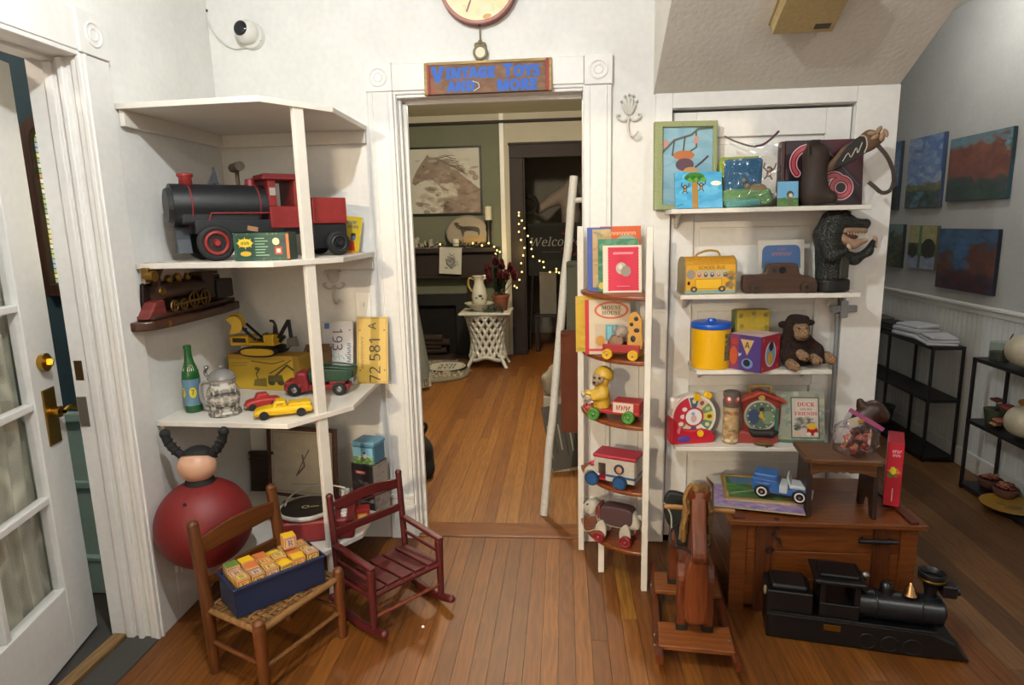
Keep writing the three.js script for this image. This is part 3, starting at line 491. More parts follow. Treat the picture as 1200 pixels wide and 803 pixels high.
{
  const t = thing('toy_excavator', 'yellow toy tracked excavator with black arm standing on the yellow box', 'toy digger', [-1.34, SH[2] + 0.158, -2.64], -0.12);
  const y = mat(0xc9a01c, 0.4), k = M.black;
  for (const s of [-1, 1]) {
    const tr = part(t, 'track', T(ext(smooth([[-0.075, 0.006], [0.075, 0.006], [0.09, 0.022], [0.075, 0.038], [-0.075, 0.038], [-0.09, 0.022]], 40), 0.02, 0.002), 0.02, 0, s * 0.045), M.rubber);
    part(tr, 'track_frame', [T(ext(smooth([[-0.07, 0.012], [0.07, 0.012], [0.08, 0.022], [0.07, 0.032], [-0.07, 0.032], [-0.08, 0.022]], 30), 0.006, 0.001), 0.02, 0, s * 0.055), cyl(0.006, 0.006, 0.01, -0.045, 0.022, s * 0.055, Math.PI / 2), cyl(0.006, 0.006, 0.01, 0.085, 0.022, s * 0.055, Math.PI / 2)], y, 'yellow track frame');
  }
  part(t, 'deck', [rbb(-0.12, 0.09, 0.045, 0.06, -0.035, 0.035, 0.004), rbb(-0.12, -0.03, 0.05, 0.088, -0.04, 0.04, 0.006), rbb(0.04, 0.09, 0.055, 0.095, -0.035, 0.035, 0.006)], y);
  part(t, 'grille', rbb(-0.105, -0.04, 0.06, 0.08, -0.0415, 0.0415, 0.002), mat(0x2a1c10, 0.6));
  part(t, 'seat', [rbox(0.03, 0.012, 0.04, 0.004, 0.015, 0.068, 0), rbox(0.01, 0.03, 0.04, 0.003, 0.033, 0.082, 0)], k);
  part(t, 'loader_arm', [bar([0, 0.07, 0.025], [-0.075, 0.135, 0.025], 0.008, 0.012), bar([0, 0.07, -0.025], [-0.075, 0.135, -0.025], 0.008, 0.012), rod([-0.06, 0.09, 0], [-0.06, 0.12, 0], 0.004)], k);
  const bk = part(t, 'bucket', [T(ext(smooth([[-0.03, -0.03], [0.02, -0.035], [0.035, 0], [0.02, 0.035], [-0.02, 0.035], [-0.01, 0]], 30), 0.05, 0.003), -0.1, 0.137, 0.02, 0, 0.4, 0.3), T(ext(smooth([[-0.03, -0.03], [0.02, -0.035], [0.035, 0], [0.02, 0.035], [-0.02, 0.035], [-0.01, 0]], 30), 0.03, 0.003), -0.118, 0.142, -0.02, 0, 0.6, 0.2)], mat(0xd0a814, 0.4), 'round yellow bucket');
  part(t, 'mast', [rod([0.075, 0.09, 0], [0.08, 0.13, 0], 0.006), tube([[0.088, 0.09, 0], [0.085, 0.13, 0], [0.075, 0.15, 0], [0.06, 0.152, 0]], 0.006, 16)], k);
  part(t, 'digger_arm', [bar([0.095, 0.075, 0], [0.15, 0.155, 0], 0.012, 0.016), bar([0.15, 0.158, 0], [0.155, 0.075, 0], 0.012, 0.014), rod([0.1, 0.06, 0], [0.125, 0.085, 0], 0.008)], k);
  part(t, 'digger_claw', [T(ext([[-0.015, 0], [0.02, 0.01], [0.03, -0.035], [0.005, -0.03], [-0.02, -0.045]], 0.03, 0.003), 0.155, 0.075, 0)], mat(0x5d5a50, 0.6));
}
{
  const t = thing('cardboard_box', 'small brown cardboard box behind the front post', 'box', [-1.115, SH[2], -2.765], 0.1);
  part(t, 'carton', rbb(-0.055, 0.055, 0, 0.17, -0.04, 0.04, 0.002), worn(0x8d6e4c, 0.85));
  part(t, 'open_flap', [rbox(0.108, 0.002, 0.05, 0.0005, 0, 0.175, 0.06, 0.5, 0, 0)], worn(0x77593c, 0.85));
}
function toyCar(name, label, cat, pos, ry, L, H, Wd, prof, cabProf, c, wheels, wr, hubs) {
  const t = thing(name, label, cat, pos, ry);
  part(t, 'car_body', ext(smooth(prof, 60), Wd, Wd * 0.16), c);
  const cb = part(t, 'cabin', ext(cabProf, Wd * 0.82, 0.006), c);
  for (const x of wheels) for (const s of [-1, 1]) { const w = part(t, 'wheel', [cyl(wr, wr, 0.012, x, wr, s * Wd * 0.47, Math.PI / 2), tor(wr * 0.75, wr * 0.26, x, wr, s * Wd * 0.49)], M.rubber); if (hubs) part(w, 'hub_cap', cyl(wr * 0.55, wr * 0.4, 0.006, x, wr, s * (Wd * 0.49 + 0.007), s * Math.PI / 2), hubs); }
  return t;
}
{
  const yl = mat(0xd9ae10, 0.35);
  const t = toyCar('toy_pickup', 'bright yellow plastic toy pickup at the shelf edge', 'toy car', [-1.07, SH[2], -2.245], Math.PI + 0.42, 0.2, 0.07, 0.07, [[-0.105, 0.018], [-0.1, 0.04], [-0.03, 0.043], [0.03, 0.044], [0.075, 0.04], [0.1, 0.032], [0.107, 0.016], [0.06, 0.012], [-0.06, 0.012]], [[-0.015, 0.04], [-0.008, 0.064], [0.024, 0.066], [0.042, 0.04]], yl, [-0.062, 0.07], 0.0165);
  part(t, 'window', [rbox(0.026, 0.013, 0.062, 0.004, 0.012, 0.054, 0)], mat(0xb08a10, 0.4));
  part(t, 'truck_bed', [rbox(0.08, 0.012, 0.062, 0.003, -0.06, 0.046, 0)], yl);
}
{
  const rd = mat(0xa82c28, 0.4);
  const t = toyCar('toy_coupe', 'small faded red toy coupe behind the yellow pickup', 'toy car', [-1.205, SH[2], -2.35], Math.PI + 0.6, 0.13, 0.06, 0.055, [[-0.065, 0.012], [-0.066, 0.034], [-0.03, 0.042], [0.02, 0.042], [0.06, 0.032], [0.066, 0.014], [0, 0.01]], [[-0.035, 0.036], [-0.018, 0.062], [0.018, 0.062], [0.032, 0.036]], rd, [-0.04, 0.042], 0.014);
  part(t, 'bumper', rbox(0.008, 0.008, 0.05, 0.003, 0.066, 0.016, 0), worn(0xb59a92, 0.5));
}
{
  const t = thing('toy_dump_truck', 'toy truck with red cab and dark green tipping body', 'toy truck', [-1.05, SH[2], -2.57], Math.PI + 0.1);
  const rd = worn(0x8d2226, 0.4), gr = worn(0x17402c, 0.4);
  part(t, 'cab', [ext(smooth([[0.045, 0.02], [0.042, 0.07], [0.05, 0.098], [0.09, 0.1], [0.105, 0.07], [0.14, 0.062], [0.148, 0.03], [0.14, 0.018]], 40), 0.085, 0.012)].map(g => g), rd, 'rounded red cab');
  part(t, 'chassis', rbb(-0.13, 0.12, 0.022, 0.045, -0.03, 0.03, 0.004), rd);
  part(t, 'fender', rbox(0.07, 0.02, 0.1, 0.008, 0.1, 0.042, 0), rd); part(t, 'fender', rbox(0.07, 0.02, 0.08, 0.008, -0.08, 0.055, 0), rd);
  const bd = part(t, 'dump_body', [ext([[-0.15, 0.075], [-0.12, 0.06], [0.03, 0.06], [0.04, 0.105], [-0.01, 0.118], [-0.155, 0.108]], 0.095, 0.006)], gr, 'dark green tipping body');
  for (const s of [-1, 1]) part(bd, 'body_rim', tube([[0.03, 0.118, s * 0.044], [-0.06, 0.124, s * 0.046], [-0.15, 0.11, s * 0.044]], 0.004, 14), gr);
  part(bd, 'oval_badge', T(sph(0.02, -0.05, 0.088, 0, 1, 0.6, 2.4), 0, 0, 0), worn(0xb4a58a, 0.6), 'tan oval badge');
  for (const [x, s] of [[0.1, -1], [0.1, 1], [-0.09, -1], [-0.09, 1]]) { const w = part(t, 'wheel', [tor(0.02, 0.0085, x, 0.0285, s * 0.046), cyl(0.018, 0.018, 0.012, x, 0.0285, s * 0.046, Math.PI / 2)], M.rubber); part(w, 'hub_cap', cyl(0.015, 0.006, 0.008, x, 0.0285, s * 0.055, s * Math.PI / 2), M.chrome, 'bright metal hub'); }
}
function plateSign(label, pos, w, h, draw, rx, ry, grp) {
  const t = thing('license_plate', label, 'license plate', pos); t.rotation.set(rx, ry, 0, 'YXZ');
  part(t, 'plate_metal', ext([[-w / 2, 0], [w / 2, 0], [w / 2, h], [-w / 2, h]], 0.003, 0.001), worn(0xb9a77a, 0.5));
  part(t, 'plate_face', plane(w - 0.004, h - 0.004, 0, h / 2, 0.0018), print(w * 1000, h * 1000, draw, 0.45));
}
plateSign('yellow license plate standing on end with black numbers', [-0.872, SH[2], -2.735], 0.145, 0.305, (g, w, h) => {
  fill(g, '#c9a445', 0, 0, w, h); g.strokeStyle = '#8d6f2c'; g.lineWidth = 3; g.strokeRect(5, 5, w - 10, h - 10); g.save(); g.translate(w / 2, h / 2); g.rotate(-Math.PI / 2); text(g, '72 581', -42, 12, 72, '#2a2013', 'sans-serif', ''); text(g, 'A', 112, 0, 52, '#2a2013', 'sans-serif', ''); squiggle(g, -10, -48, 150, 12, '#8a6a2a'); g.restore(); for (const [x, y] of [[14, 60], [14, 245], [130, 60], [130, 245]]) blob(g, '#6d5a30', x, y, 4);
}, -0.2, 0.04);
plateSign('white license plate standing on end with dark numbers and green print', [-1.03, SH[2], -2.72], 0.145, 0.29, (g, w, h) => {
  fill(g, '#b9b8bc', 0, 0, w, h); g.save(); g.translate(w / 2, h / 2); g.rotate(Math.PI / 2); text(g, '193', -62, 2, 66, '#31304a', 'sans-serif', ''); squiggle(g, 82, 0, 50, 44, '#31304a'); squiggle(g, 0, -54, 90, 16, '#4a4a58'); g.restore(); for (let i = 0; i < 12; i++) line(g, '#3f8a66', 3, [[10 + i * 11, 150 + (i % 3) * 8], [16 + i * 11, 175 - (i % 2) * 12]]); fill(g, '#4a6aa0', 8, 8, 24, 26); blob(g, '#6a6a6a', 130, 40, 4);
}, -0.2, 0.0);
// hook and switch plate on the back wall of the unit
function flowerHook(pos, label, s = 1) {
  const t = thing('wall_hook', label, 'hook', pos);
  const pm = worn(0xcfc9be, 0.4), pet = []; t.scale.setScalar(s);
  for (const [a, L] of [[-0.45, 0.055], [-0.2, 0.07], [0, 0.075], [0.2, 0.07], [0.45, 0.055]]) pet.push(T(sph(1, 0, 0, 0, 0.009, L / 2, 0.005, 12), Math.sin(a) * (L / 2 + 0.01), Math.cos(a) * (L / 2 + 0.01), 0.008, 0, 0, -a), T(sph(0.006, 0, 0, 0), Math.sin(a) * (L + 0.018), Math.cos(a) * (L + 0.018), 0.008));
  part(t, 'petals', pet, pm);
  part(t, 'scroll', [tube([[0, 0, 0.008], [-0.02, -0.014, 0.009], [-0.042, -0.006, 0.009], [-0.05, 0.008, 0.009], [-0.038, 0.012, 0.009]], 0.0045, 20), tube([[0, 0, 0.008], [0.02, -0.014, 0.009], [0.042, -0.006, 0.009], [0.05, 0.008, 0.009], [0.038, 0.012, 0.009]], 0.0045, 20)], pm);
  part(t, 'hook_arm', tube([[0, 0, 0.008], [-0.004, -0.04, 0.01], [0.002, -0.07, 0.022], [0.02, -0.08, 0.04], [0.036, -0.062, 0.045]], 0.005, 22), pm);
}
flowerHook([-1.06, 1.245, -2.85], 'white cast flower wall hook inside the corner shelf');
flowerHook([0.28, 1.94, -2.85], 'white cast flower wall hook right of the doorway casing');
{
  const t = thing('switch_plate', 'white light switch plate on the wall inside the corner shelf', 'switch', [-0.928, 1.155, -2.849]);
  part(t, 'cover_plate', rbox(0.07, 0.115, 0.005, 0.002, 0, 0, 0.003), M.white); part(t, 'toggle', rbox(0.009, 0.02, 0.012, 0.002, 0, 0.003, 0.01, -0.4), M.white);
}
// ---------- bottom shelf ----------
{
  const t = thing('framed_print', 'wide cream print in a brown frame leaning at the back of the bottom shelf', 'picture', [-1.24, SH[3], -2.72], 0); t.rotation.set(-0.13, -0.3, 0.05, 'YXZ');
  part(t, 'frame', ext([[-0.2, 0], [0.2, 0], [0.2, 0.34], [-0.2, 0.34]], 0.022, 0.003, [[[-0.182, 0.018], [0.182, 0.018], [0.182, 0.322], [-0.182, 0.322]]]), wood(0x6a4a38, 0.5));
  part(t, 'sheet', plane(0.37, 0.31, 0, 0.17, 0.002), print(370, 310, (g, w, h) => { fill(g, '#d6c9b0', 0, 0, w, h); g.strokeStyle = '#a89a84'; g.lineWidth = 3; g.strokeRect(14, 14, w - 28, h - 28); daubs(g, ['#cbbda4', '#dccfb8'], 60, 20, 20, w - 40, h - 40, 30); line(g, '#6d5a52', 5, [[150, 220], [190, 150], [230, 90]]); line(g, '#86646a', 10, [[160, 210], [200, 170], [190, 120]]); line(g, '#8d8070', 2, [[120, 260], [280, 250]]); }, 0.6));
}
{
  const t = thing('record_player', 'red portable record player with a black record and pale rim', 'record player', [-1.05, SH[3], -2.42], 0.25);
  const rd = worn(0x7d1f20, 0.5);
  part(t, 'case', rbb(-0.16, 0.16, 0, 0.09, -0.13, 0.12, 0.012), rd);
  const pl = part(t, 'platter', lathe([[0, 0.092], [0.112, 0.092], [0.118, 0.1], [0.118, 0.112], [0.11, 0.114], [0.108, 0.106], [0, 0.106]], -0.035, 0, 0.01), worn(0xbdb8b0, 0.4), 'pale platter rim');
  part(pl, 'record', [cyl(0.105, 0.105, 0.003, -0.035, 0.1085, 0.01, 0, 0, 0, 40)], mat(0x14120f, 0.3));
  part(pl, 'record_label', plane(0.09, 0.05, -0.02, 0.1103, 0.012, -Math.PI / 2), print(90, 50, (g, w, h) => { fill(g, '#1a1814', 0, 0, w, h); g.strokeStyle = '#b8a878'; g.lineWidth = 5; g.beginPath(); g.arc(24, 26, 13, 0, 6.3); g.stroke(); squiggle(g, 62, 28, 34, 11, '#b8a878'); }));
  part(t, 'tone_arm', [cyl(0.02, 0.018, 0.045, 0.115, 0.11, -0.08), tube([[0.115, 0.14, -0.08], [0.05, 0.15, -0.1], [-0.06, 0.145, -0.11], [-0.12, 0.125, -0.06], [-0.125, 0.116, 0.0]], 0.004, 30), tube([[0.115, 0.13, -0.08], [0.11, 0.14, 0.02], [0.05, 0.12, 0.05]], 0.004, 20)], worn(0xc9c4ba, 0.4), 'thin pale tone arm');
  part(t, 'knob', [cyl(0.012, 0.012, 0.014, 0.12, 0.096, 0.06), cyl(0.012, 0.012, 0.014, 0.12, 0.096, 0.09)], M.white);
}
{
  const t = thing('red_toy_box', 'small red carton with a yellow round label at the bottom shelf edge', 'box', [-0.9, SH[3], -2.5], 0.3);
  part(t, 'carton', rbb(-0.05, 0.05, 0, 0.06, -0.03, 0.03, 0.002), worn(0x9a2420, 0.5));
  part(t, 'printed_front', plane(0.097, 0.056, 0, 0.03, 0.0305), print(97, 56, (g, w, h) => { fill(g, '#a8241f', 0, 0, w, h); fill(g, '#d9a53a', 48, 14, 40, 28); blob(g, '#e6c46a', 68, 28, 15, 10); g.strokeStyle = '#e8d8c8'; g.lineWidth = 3; g.beginPath(); g.arc(18, 28, 12, 0, 6.3); g.stroke(); }));
}
{
  const t = thing('tin_can', 'small blue tin with a landscape picture on top of the dark carton', 'tin', [-0.885, SH[3] + 0.215, -2.655], -0.25);
  part(t, 'tin_body', rbb(-0.055, 0.055, 0, 0.095, -0.05, 0.05, 0.01), worn(0x4d7f9a, 0.3));
  part(t, 'lid', rbb(-0.058, 0.058, 0.083, 0.105, -0.053, 0.053, 0.008), worn(0x6fa0b8, 0.3));
  part(t, 'printed_front', plane(0.1, 0.075, 0, 0.042, 0.0506), print(100, 75, (g, w, h) => { fill(g, '#7fb3c9', 0, 0, w, h); fill(g, '#4f7a3c', 0, 44, w, 31); daubs(g, ['#2f5a2c', '#a8b05a', '#d8d2b0'], 40, 0, 40, w, 34, 10); blob(g, '#d9d4c4', 60, 36, 10, 13); blob(g, '#4a3a2c', 58, 24, 6); }));
}
{
  const t = thing('dark_carton', 'dark printed carton under the blue tin on the bottom shelf', 'box', [-0.89, SH[3], -2.665], -0.35);
  part(t, 'carton', rbb(-0.06, 0.06, 0, 0.215, -0.055, 0.055, 0.002), worn(0x4c4644, 0.6));
  part(t, 'printed_front', plane(0.116, 0.21, 0, 0.107, 0.0556), print(116, 210, (g, w, h) => { fill(g, '#211d1f', 0, 0, w, h); fill(g, '#8a2a2c', 20, 28, 60, 16); squiggle(g, 50, 37, 44, 9, '#d8c8b8'); daubs(g, ['#3a3236', '#6d3a38', '#8f8680'], 40, 0, 70, w, 130, 16); blob(g, '#b9a49a', 70, 120, 18, 12); fill(g, '#7d7570', 0, 170, w, 4); }));
  part(t, 'printed_side', plane(0.106, 0.21, 0.0606, 0.107, 0, 0, Math.PI / 2), print(106, 210, (g, w, h) => { fill(g, '#8d8882', 0, 0, w, h); daubs(g, ['#7a746e', '#a09a92', '#6a5f5c'], 60, 0, 0, w, h, 18); }));
}
single('wooden_tray', 'dark wooden tray leaning behind the red ball', 'tray', [ext([[-0.16, 0], [0.16, 0], [0.16, 0.2], [-0.16, 0.2]], 0.016, 0.003), rbox(0.32, 0.014, 0.03, 0.003, 0, 0.193, 0.008), rbox(0.32, 0.01, 0.02, 0.003, 0, 0.16, 0.008)], wood(0x3b2415, 0.4, 'x'), [-1.37, SH[3] + 0.001, -2.795]).rotation.set(-0.12, 0, 0);

// ---------- red hopping ball ----------
{
  const t = thing('hopping_ball', 'big red rubber hopping ball with a cream and black grip on top', 'ball', [-1.362, SH[3], -2.125], 0.15);
  const rb = worn(0x7d1b1a, 0.55), R = 0.172;
  part(t, 'ball', sph(R, 0, R, 0, 1, 0.98, 1, 48), rb);
  part(t, 'valve', cyl(0.006, 0.006, 0.006, -0.01, R + 0.125, 0.118, 0.8), M.black);
  part(t, 'collar', lathe([[0.055, 0], [0.05, 0.02], [0.04, 0.04]], 0, 0.325, 0), M.rubber, 'black collar');
  part(t, 'grip_knob', sph(0.066, 0, 0.4, 0.01, 1.05, 0.9, 0.9, 32), mat(0xc99c80, 0.45), 'smooth cream knob');
  part(t, 'grip_cap', T(new THREE.SphereGeometry(0.07, 28, 12, 0, 6.2832, 0, 1.2), 0, 0.403, -0.004, -0.45, 0, 0), M.rubber, 'black cap over the knob');
  for (const s of [-1, 1]) {
    const h = part(t, 'grip_horn', [tube([[s * 0.04, 0.43, 0], [s * 0.075, 0.46, 0], [s * 0.098, 0.495, 0], [s * 0.104, 0.52, 0]], 0.016, 18), sph(0.019, s * 0.105, 0.525, 0)], M.rubber, 'black ribbed hand grip');
    for (let i = 0; i < 3; i++) part(h, 'rib', T(tor(0.0165, 0.0035), s * (0.074 + i * 0.011), 0.459 + i * 0.017, 0, Math.PI / 2, s * -0.75, 0), M.rubber);
  }
}

// ---------- child's ladder back chair with woven seat ----------
{
  const c = [-1.03, 0, -1.96], W = (x, y, z) => [x - c[0], y, z - c[2]];
  const t = thing('childs_chair', "brown child's chair with slatted back and woven splint seat", 'chair', c);
  const wd = wood(0x6b3b15, 0.42), FL = [-0.98, -1.745], FR = [-0.835, -2.065], BL = [-1.215, -1.855], BR = [-1.09, -2.165];
  for (const [p, h, k] of [[FL, 0.275, 0], [FR, 0.275, 0], [BL, 0.55, 0.025], [BR, 0.55, 0.025]]) part(t, 'leg', [rod(W(p[0], 0, p[1]), W(p[0], 0.25, p[1]), 0.016, 0.0215), rod(W(p[0], 0.25, p[1]), W(p[0] - k, h - 0.01, p[1] - k * 0.4), 0.0215, 0.019), sph(0.0195, ...W(p[0] - k, h - 0.008, p[1] - k * 0.4), 1, 0.8, 1)], wd);
  const lerp = (a, b, f) => [a[0] + (b[0] - a[0]) * f, a[1] + (b[1] - a[1]) * f];
  const slat = (y0, y1, k, arch) => { const a = W(BL[0] - k, 0, BL[1] - k * 0.4), b = W(BR[0] - k, 0, BR[1] - k * 0.4), L = Math.hypot(b[0] - a[0], b[2] - a[2]), pts = [[0, y0], [L, y0], [L, y1]]; for (let i = 1; i < 8; i++) pts.push([L * (1 - i / 8), y1 + arch * Math.sin(i / 8 * Math.PI)]); pts.push([0, y1]); return T(ext(pts, 0.012, 0.003), a[0], 0, a[2], 0, -Math.atan2(b[2] - a[2], b[0] - a[0]), 0); };
  part(t, 'back_slat', slat(0.435, 0.49, 0.012, 0.02), wd); part(t, 'back_slat', slat(0.315, 0.35, 0.008, 0.008), wd);
  const rg = (a, b, y, r) => rod(W(a[0], y, a[1]), W(b[0], y, b[1]), r);
  part(t, 'stretcher', rg(FL, FR, 0.105, 0.0085), wood(0x7d5428, 0.5)); part(t, 'stretcher', rg(FL, BL, 0.12, 0.008), wd); part(t, 'stretcher', rg(FR, BR, 0.12, 0.008), wd); part(t, 'stretcher', rg(BL, BR, 0.13, 0.008), wd);
  const rush = wood(0x8d6636, 0.7), seat = part(t, 'seat_rail', [rg(FL, FR, 0.24, 0.012), rg(FL, BL, 0.24, 0.011), rg(FR, BR, 0.24, 0.011), rg(BL, BR, 0.24, 0.011)], rush);
  const n = 15, rush2 = wood(0x765226, 0.75);
  for (let i = 0; i < n; i++) { const f = (i + 0.5) / n, a = lerp(FL, FR, f), b = lerp(BL, BR, f), m1 = lerp(a, b, 0.02), up = i % 2 ? 0.003 : -0.001; part(t, 'woven_strip', bar(W(a[0], 0.25 + up * 0, a[1]), W(b[0], 0.25, b[1]), 0.017, 0.004, 0.0015), i % 3 ? rush : rush2); }
  for (let j = 0; j < 12; j++) { const f = (j + 0.5) / 12, a = lerp(FL, BL, f), b = lerp(FR, BR, f), pts = []; for (let i = 0; i <= 30; i++) { const q = lerp(a, b, i / 30); pts.push(W(q[0], 0.2515 + 0.0035 * Math.sin((i / 2 + j) * Math.PI / 2 * 1.0), q[1])); } part(t, 'woven_strip', tube(pts, 0.0045, 60, 5), j % 2 ? rush : rush2); }
}
// blue bin of alphabet blocks on that chair
const blockSeat = 0.2585;
{
  const t = thing('plastic_bin', 'dark blue plastic bin full of alphabet blocks on the woven chair', 'bin', [-1.02, blockSeat, -1.945], 0.83);
  const bl = mat(0x17233f, 0.4), w = 0.155, d = 0.075, h = 0.105;
  const wallG = (x0, x1, z0, z1, ox, oz) => rbb(x0, x1, 0, h, z0, z1, 0.003);
  part(t, 'bin_wall', [rbb(-w, w, 0, h, d - 0.004, d, 0.002), rbb(-w, w, 0, h, -d, -d + 0.004, 0.002), rbb(-w, -w + 0.004, 0, h, -d, d, 0.002), rbb(w - 0.004, w, 0, h, -d, d, 0.002), rbb(-w, w, 0, 0.004, -d, d, 0.001)], bl);
  part(t, 'bin_rim', [rbb(-w - 0.007, w + 0.007, h - 0.01, h, d - 0.003, d + 0.007, 0.003), rbb(-w - 0.007, w + 0.007, h - 0.01, h, -d - 0.007, -d + 0.003, 0.003), rbb(-w - 0.007, -w + 0.003, h - 0.01, h, -d, d, 0.003), rbb(w - 0.003, w + 0.007, h - 0.01, h, -d, d, 0.003)], bl);
}
{
  const faces = ['B', 'C', 'E', 'A', 'R', 'D', 'G', 'S'].map((L, i) => print(42, 42, (g, w, h) => { const col = ['#4a4f9a', '#3a3328', '#8d3a28', '#3f6a3c'][i % 4]; fill(g, '#c79a55', 0, 0, w, h); daubs(g, ['#b5873f', '#d2a968'], 14, 0, 0, w, h, 8); g.strokeStyle = col; g.lineWidth = 2.5; g.strokeRect(4, 4, 34, 34); text(g, L, 21, 22, 28, col, 'serif'); }, 0.6, 64));
  const tops = [mat(0xd6ab1c, 0.5), faces[3], mat(0xc26a35, 0.55), mat(0x5d7a35, 0.55)];
  const colourName = ['bright yellow topped', 'plain natural wood', 'orange faced', 'green topped'];
  const S = 0.045, gb = rbox(S, S, S, 0.004, 0, S / 2, 0), c = Math.cos(0.83), s = Math.sin(0.83);
  const layout = [];
  for (let i = 0; i < 6; i++) for (let j = 0; j < 3; j++) layout.push([-0.1195 + i * 0.0478, -0.0465 + j * 0.0465, 0.072 + rr(-0.003, 0.014)]);
  const kinds = [3, 1, 1, 0, 2, 1, 2, 1, 1, 0, 1, 0, 1, 2, 0, 1, 1, 1];
  layout.forEach(([x, z, y], i) => {
    const k = kinds[i], sub = rr(-0.12, 0.12);
    const b = thing('alphabet_block', ['yellow topped alphabet block with side letter ' + 'BCEARDGS'[i % 8] + ' in the blue bin', 'natural wooden alphabet block with the letter ' + 'BCEARDGS'[(i * 3 + 1) % 8] + ' on top in the blue bin', 'orange topped alphabet block with side letter ' + 'BCEARDGS'[i % 8] + ' in the blue bin', 'wooden alphabet block with a green top in the blue bin'][k], 'block', [-1.02 + x * c + z * s, blockSeat + y, -1.945 - x * s + z * c], 0.83 + sub, 'alphabet blocks in the blue bin');
    part(b, 'block_body', gb, mat([0xb08040, 0xb98a4a, 0xa8773c][i % 3], 0.65));
    part(b, 'letter_face', [plane(S * 0.92, S * 0.92, 0, S / 2, S / 2 + 0.0004), plane(S * 0.92, S * 0.92, -S / 2 - 0.0004, S / 2, 0, 0, -Math.PI / 2), plane(S * 0.92, S * 0.92, S / 2 + 0.0004, S / 2, 0, 0, Math.PI / 2)], faces[i % 8]);
    part(b, 'top_face', plane(S * 0.93, S * 0.93, 0, S + 0.0004, 0, -Math.PI / 2), k === 1 ? faces[(i * 3 + 1) % 8] : tops[k]);
  });
  const b = thing('alphabet_block', 'yellow topped alphabet block lying on top of the other blocks', 'block', [-0.985, blockSeat + 0.134, -2.01], 0.7, 'alphabet blocks in the blue bin');
  part(b, 'block_body', gb, mat(0xb98a4a, 0.65)); part(b, 'top_face', plane(S * 0.93, S * 0.93, 0, S + 0.0004, 0, -Math.PI / 2), tops[0]); part(b, 'letter_face', plane(S * 0.92, S * 0.92, 0, S / 2, S / 2 + 0.0004), faces[4]);
}
// ---------- child's red rocking chair ----------
{
  const c = [-0.7, 0, -2.25], W = (x, y, z) => [x - c[0], y, z - c[2]];
  const t = thing('rocking_chair', "dark red child's rocking chair with slatted seat", 'rocking chair', c);
  const rd = wood(0x5a181a, 0.45), FL = [-0.71, -2.06], FR = [-0.505, -2.295], BL = [-0.885, -2.2], BR = [-0.68, -2.45], bk = [-0.022, -0.018];
  for (const p of [FL, FR]) part(t, 'arm_post', [rod(W(p[0], 0.04, p[1]), W(p[0], 0.27, p[1]), 0.012, 0.017), sph(0.017, ...W(p[0], 0.272, p[1]), 1, 0.7, 1)], rd);
  for (const p of [BL, BR]) part(t, 'back_post', [rod(W(p[0], 0.03, p[1]), W(p[0] + bk[0], 0.485, p[1] + bk[1]), 0.014, 0.013), sph(0.014, ...W(p[0] + bk[0], 0.488, p[1] + bk[1]))], rd);
  const L = Math.hypot(BR[0] - BL[0], BR[1] - BL[1]), ang = -Math.atan2(BR[1] - BL[1], BR[0] - BL[0]);
  const crest = [[0, 0], [L, 0], [L, 0.035]]; for (let i = 1; i < 10; i++) crest.push([L * (1 - i / 10), 0.035 + 0.022 * Math.sin(i / 10 * Math.PI)]); crest.push([0, 0.035]);
  for (let i = 1; i < 10; i++) crest.push([L * i / 10, 0.012 * Math.sin(i / 10 * Math.PI)]);
  part(t, 'crest_rail', T(ext(crest, 0.012, 0.003), ...W(BL[0] + bk[0] * 0.9, 0.425, BL[1] + bk[1] * 0.9), 0, ang, 0), rd);
  part(t, 'back_rail', T(ext([[0, 0], [L, 0], [L, 0.032], [0, 0.032]], 0.012, 0.003), ...W(BL[0] + bk[0] * 0.6, 0.325, BL[1] + bk[1] * 0.6), 0, ang, 0), rd);
  const mix = (a, b, f) => [a[0] + (b[0] - a[0]) * f, a[1] + (b[1] - a[1]) * f];
  for (let i = 0; i < 5; i++) { const a = mix(FL, FR, (i + 0.5) / 5), b = mix(BL, BR, (i + 0.5) / 5); part(t, 'seat_slat', bar(W(a[0], 0.187, a[1]), W(b[0], 0.172, b[1]), 0.054, 0.011, 0.003), rd); }
  part(t, 'seat_rail', [rod(W(FL[0], 0.172, FL[1]), W(FR[0], 0.172, FR[1]), 0.011), rod(W(BL[0], 0.158, BL[1]), W(BR[0], 0.158, BR[1]), 0.011), rod(W(FL[0], 0.168, FL[1]), W(BL[0], 0.158, BL[1]), 0.01), rod(W(FR[0], 0.168, FR[1]), W(BR[0], 0.158, BR[1]), 0.01)], rd);
  for (const [f, b] of [[FL, BL], [FR, BR]]) {
    part(t, 'arm_rest', bar(W(f[0] + 0.012, 0.282, f[1] + 0.01), W(b[0] - 0.01, 0.295, b[1] - 0.008), 0.028, 0.014, 0.005), rd);
    part(t, 'side_spindle', rod(W(f[0], 0.225, f[1]), W(b[0], 0.23, b[1]), 0.007), rd);
    const d = [f[0] - b[0], f[1] - b[1]], pts = []; for (let i = 0; i <= 14; i++) { const s = -0.28 + i / 14 * 1.56; pts.push(W(b[0] + d[0] * s, 0.017 + 0.05 * (s - 0.5) * (s - 0.5), b[1] + d[1] * s)); }
    part(t, 'rocker', [tube(pts, 0.016, 40, 8), sph(0.0165, ...pts[0]), sph(0.0165, ...pts[14])], rd);
  }
  part(t, 'front_stretcher', rod(W(FL[0], 0.085, FL[1]), W(FR[0], 0.085, FR[1]), 0.0075), wood(0x7d3a24, 0.5)); part(t, 'back_stretcher', rod(W(BL[0], 0.1, BL[1]), W(BR[0], 0.1, BR[1]), 0.0075), rd);
}
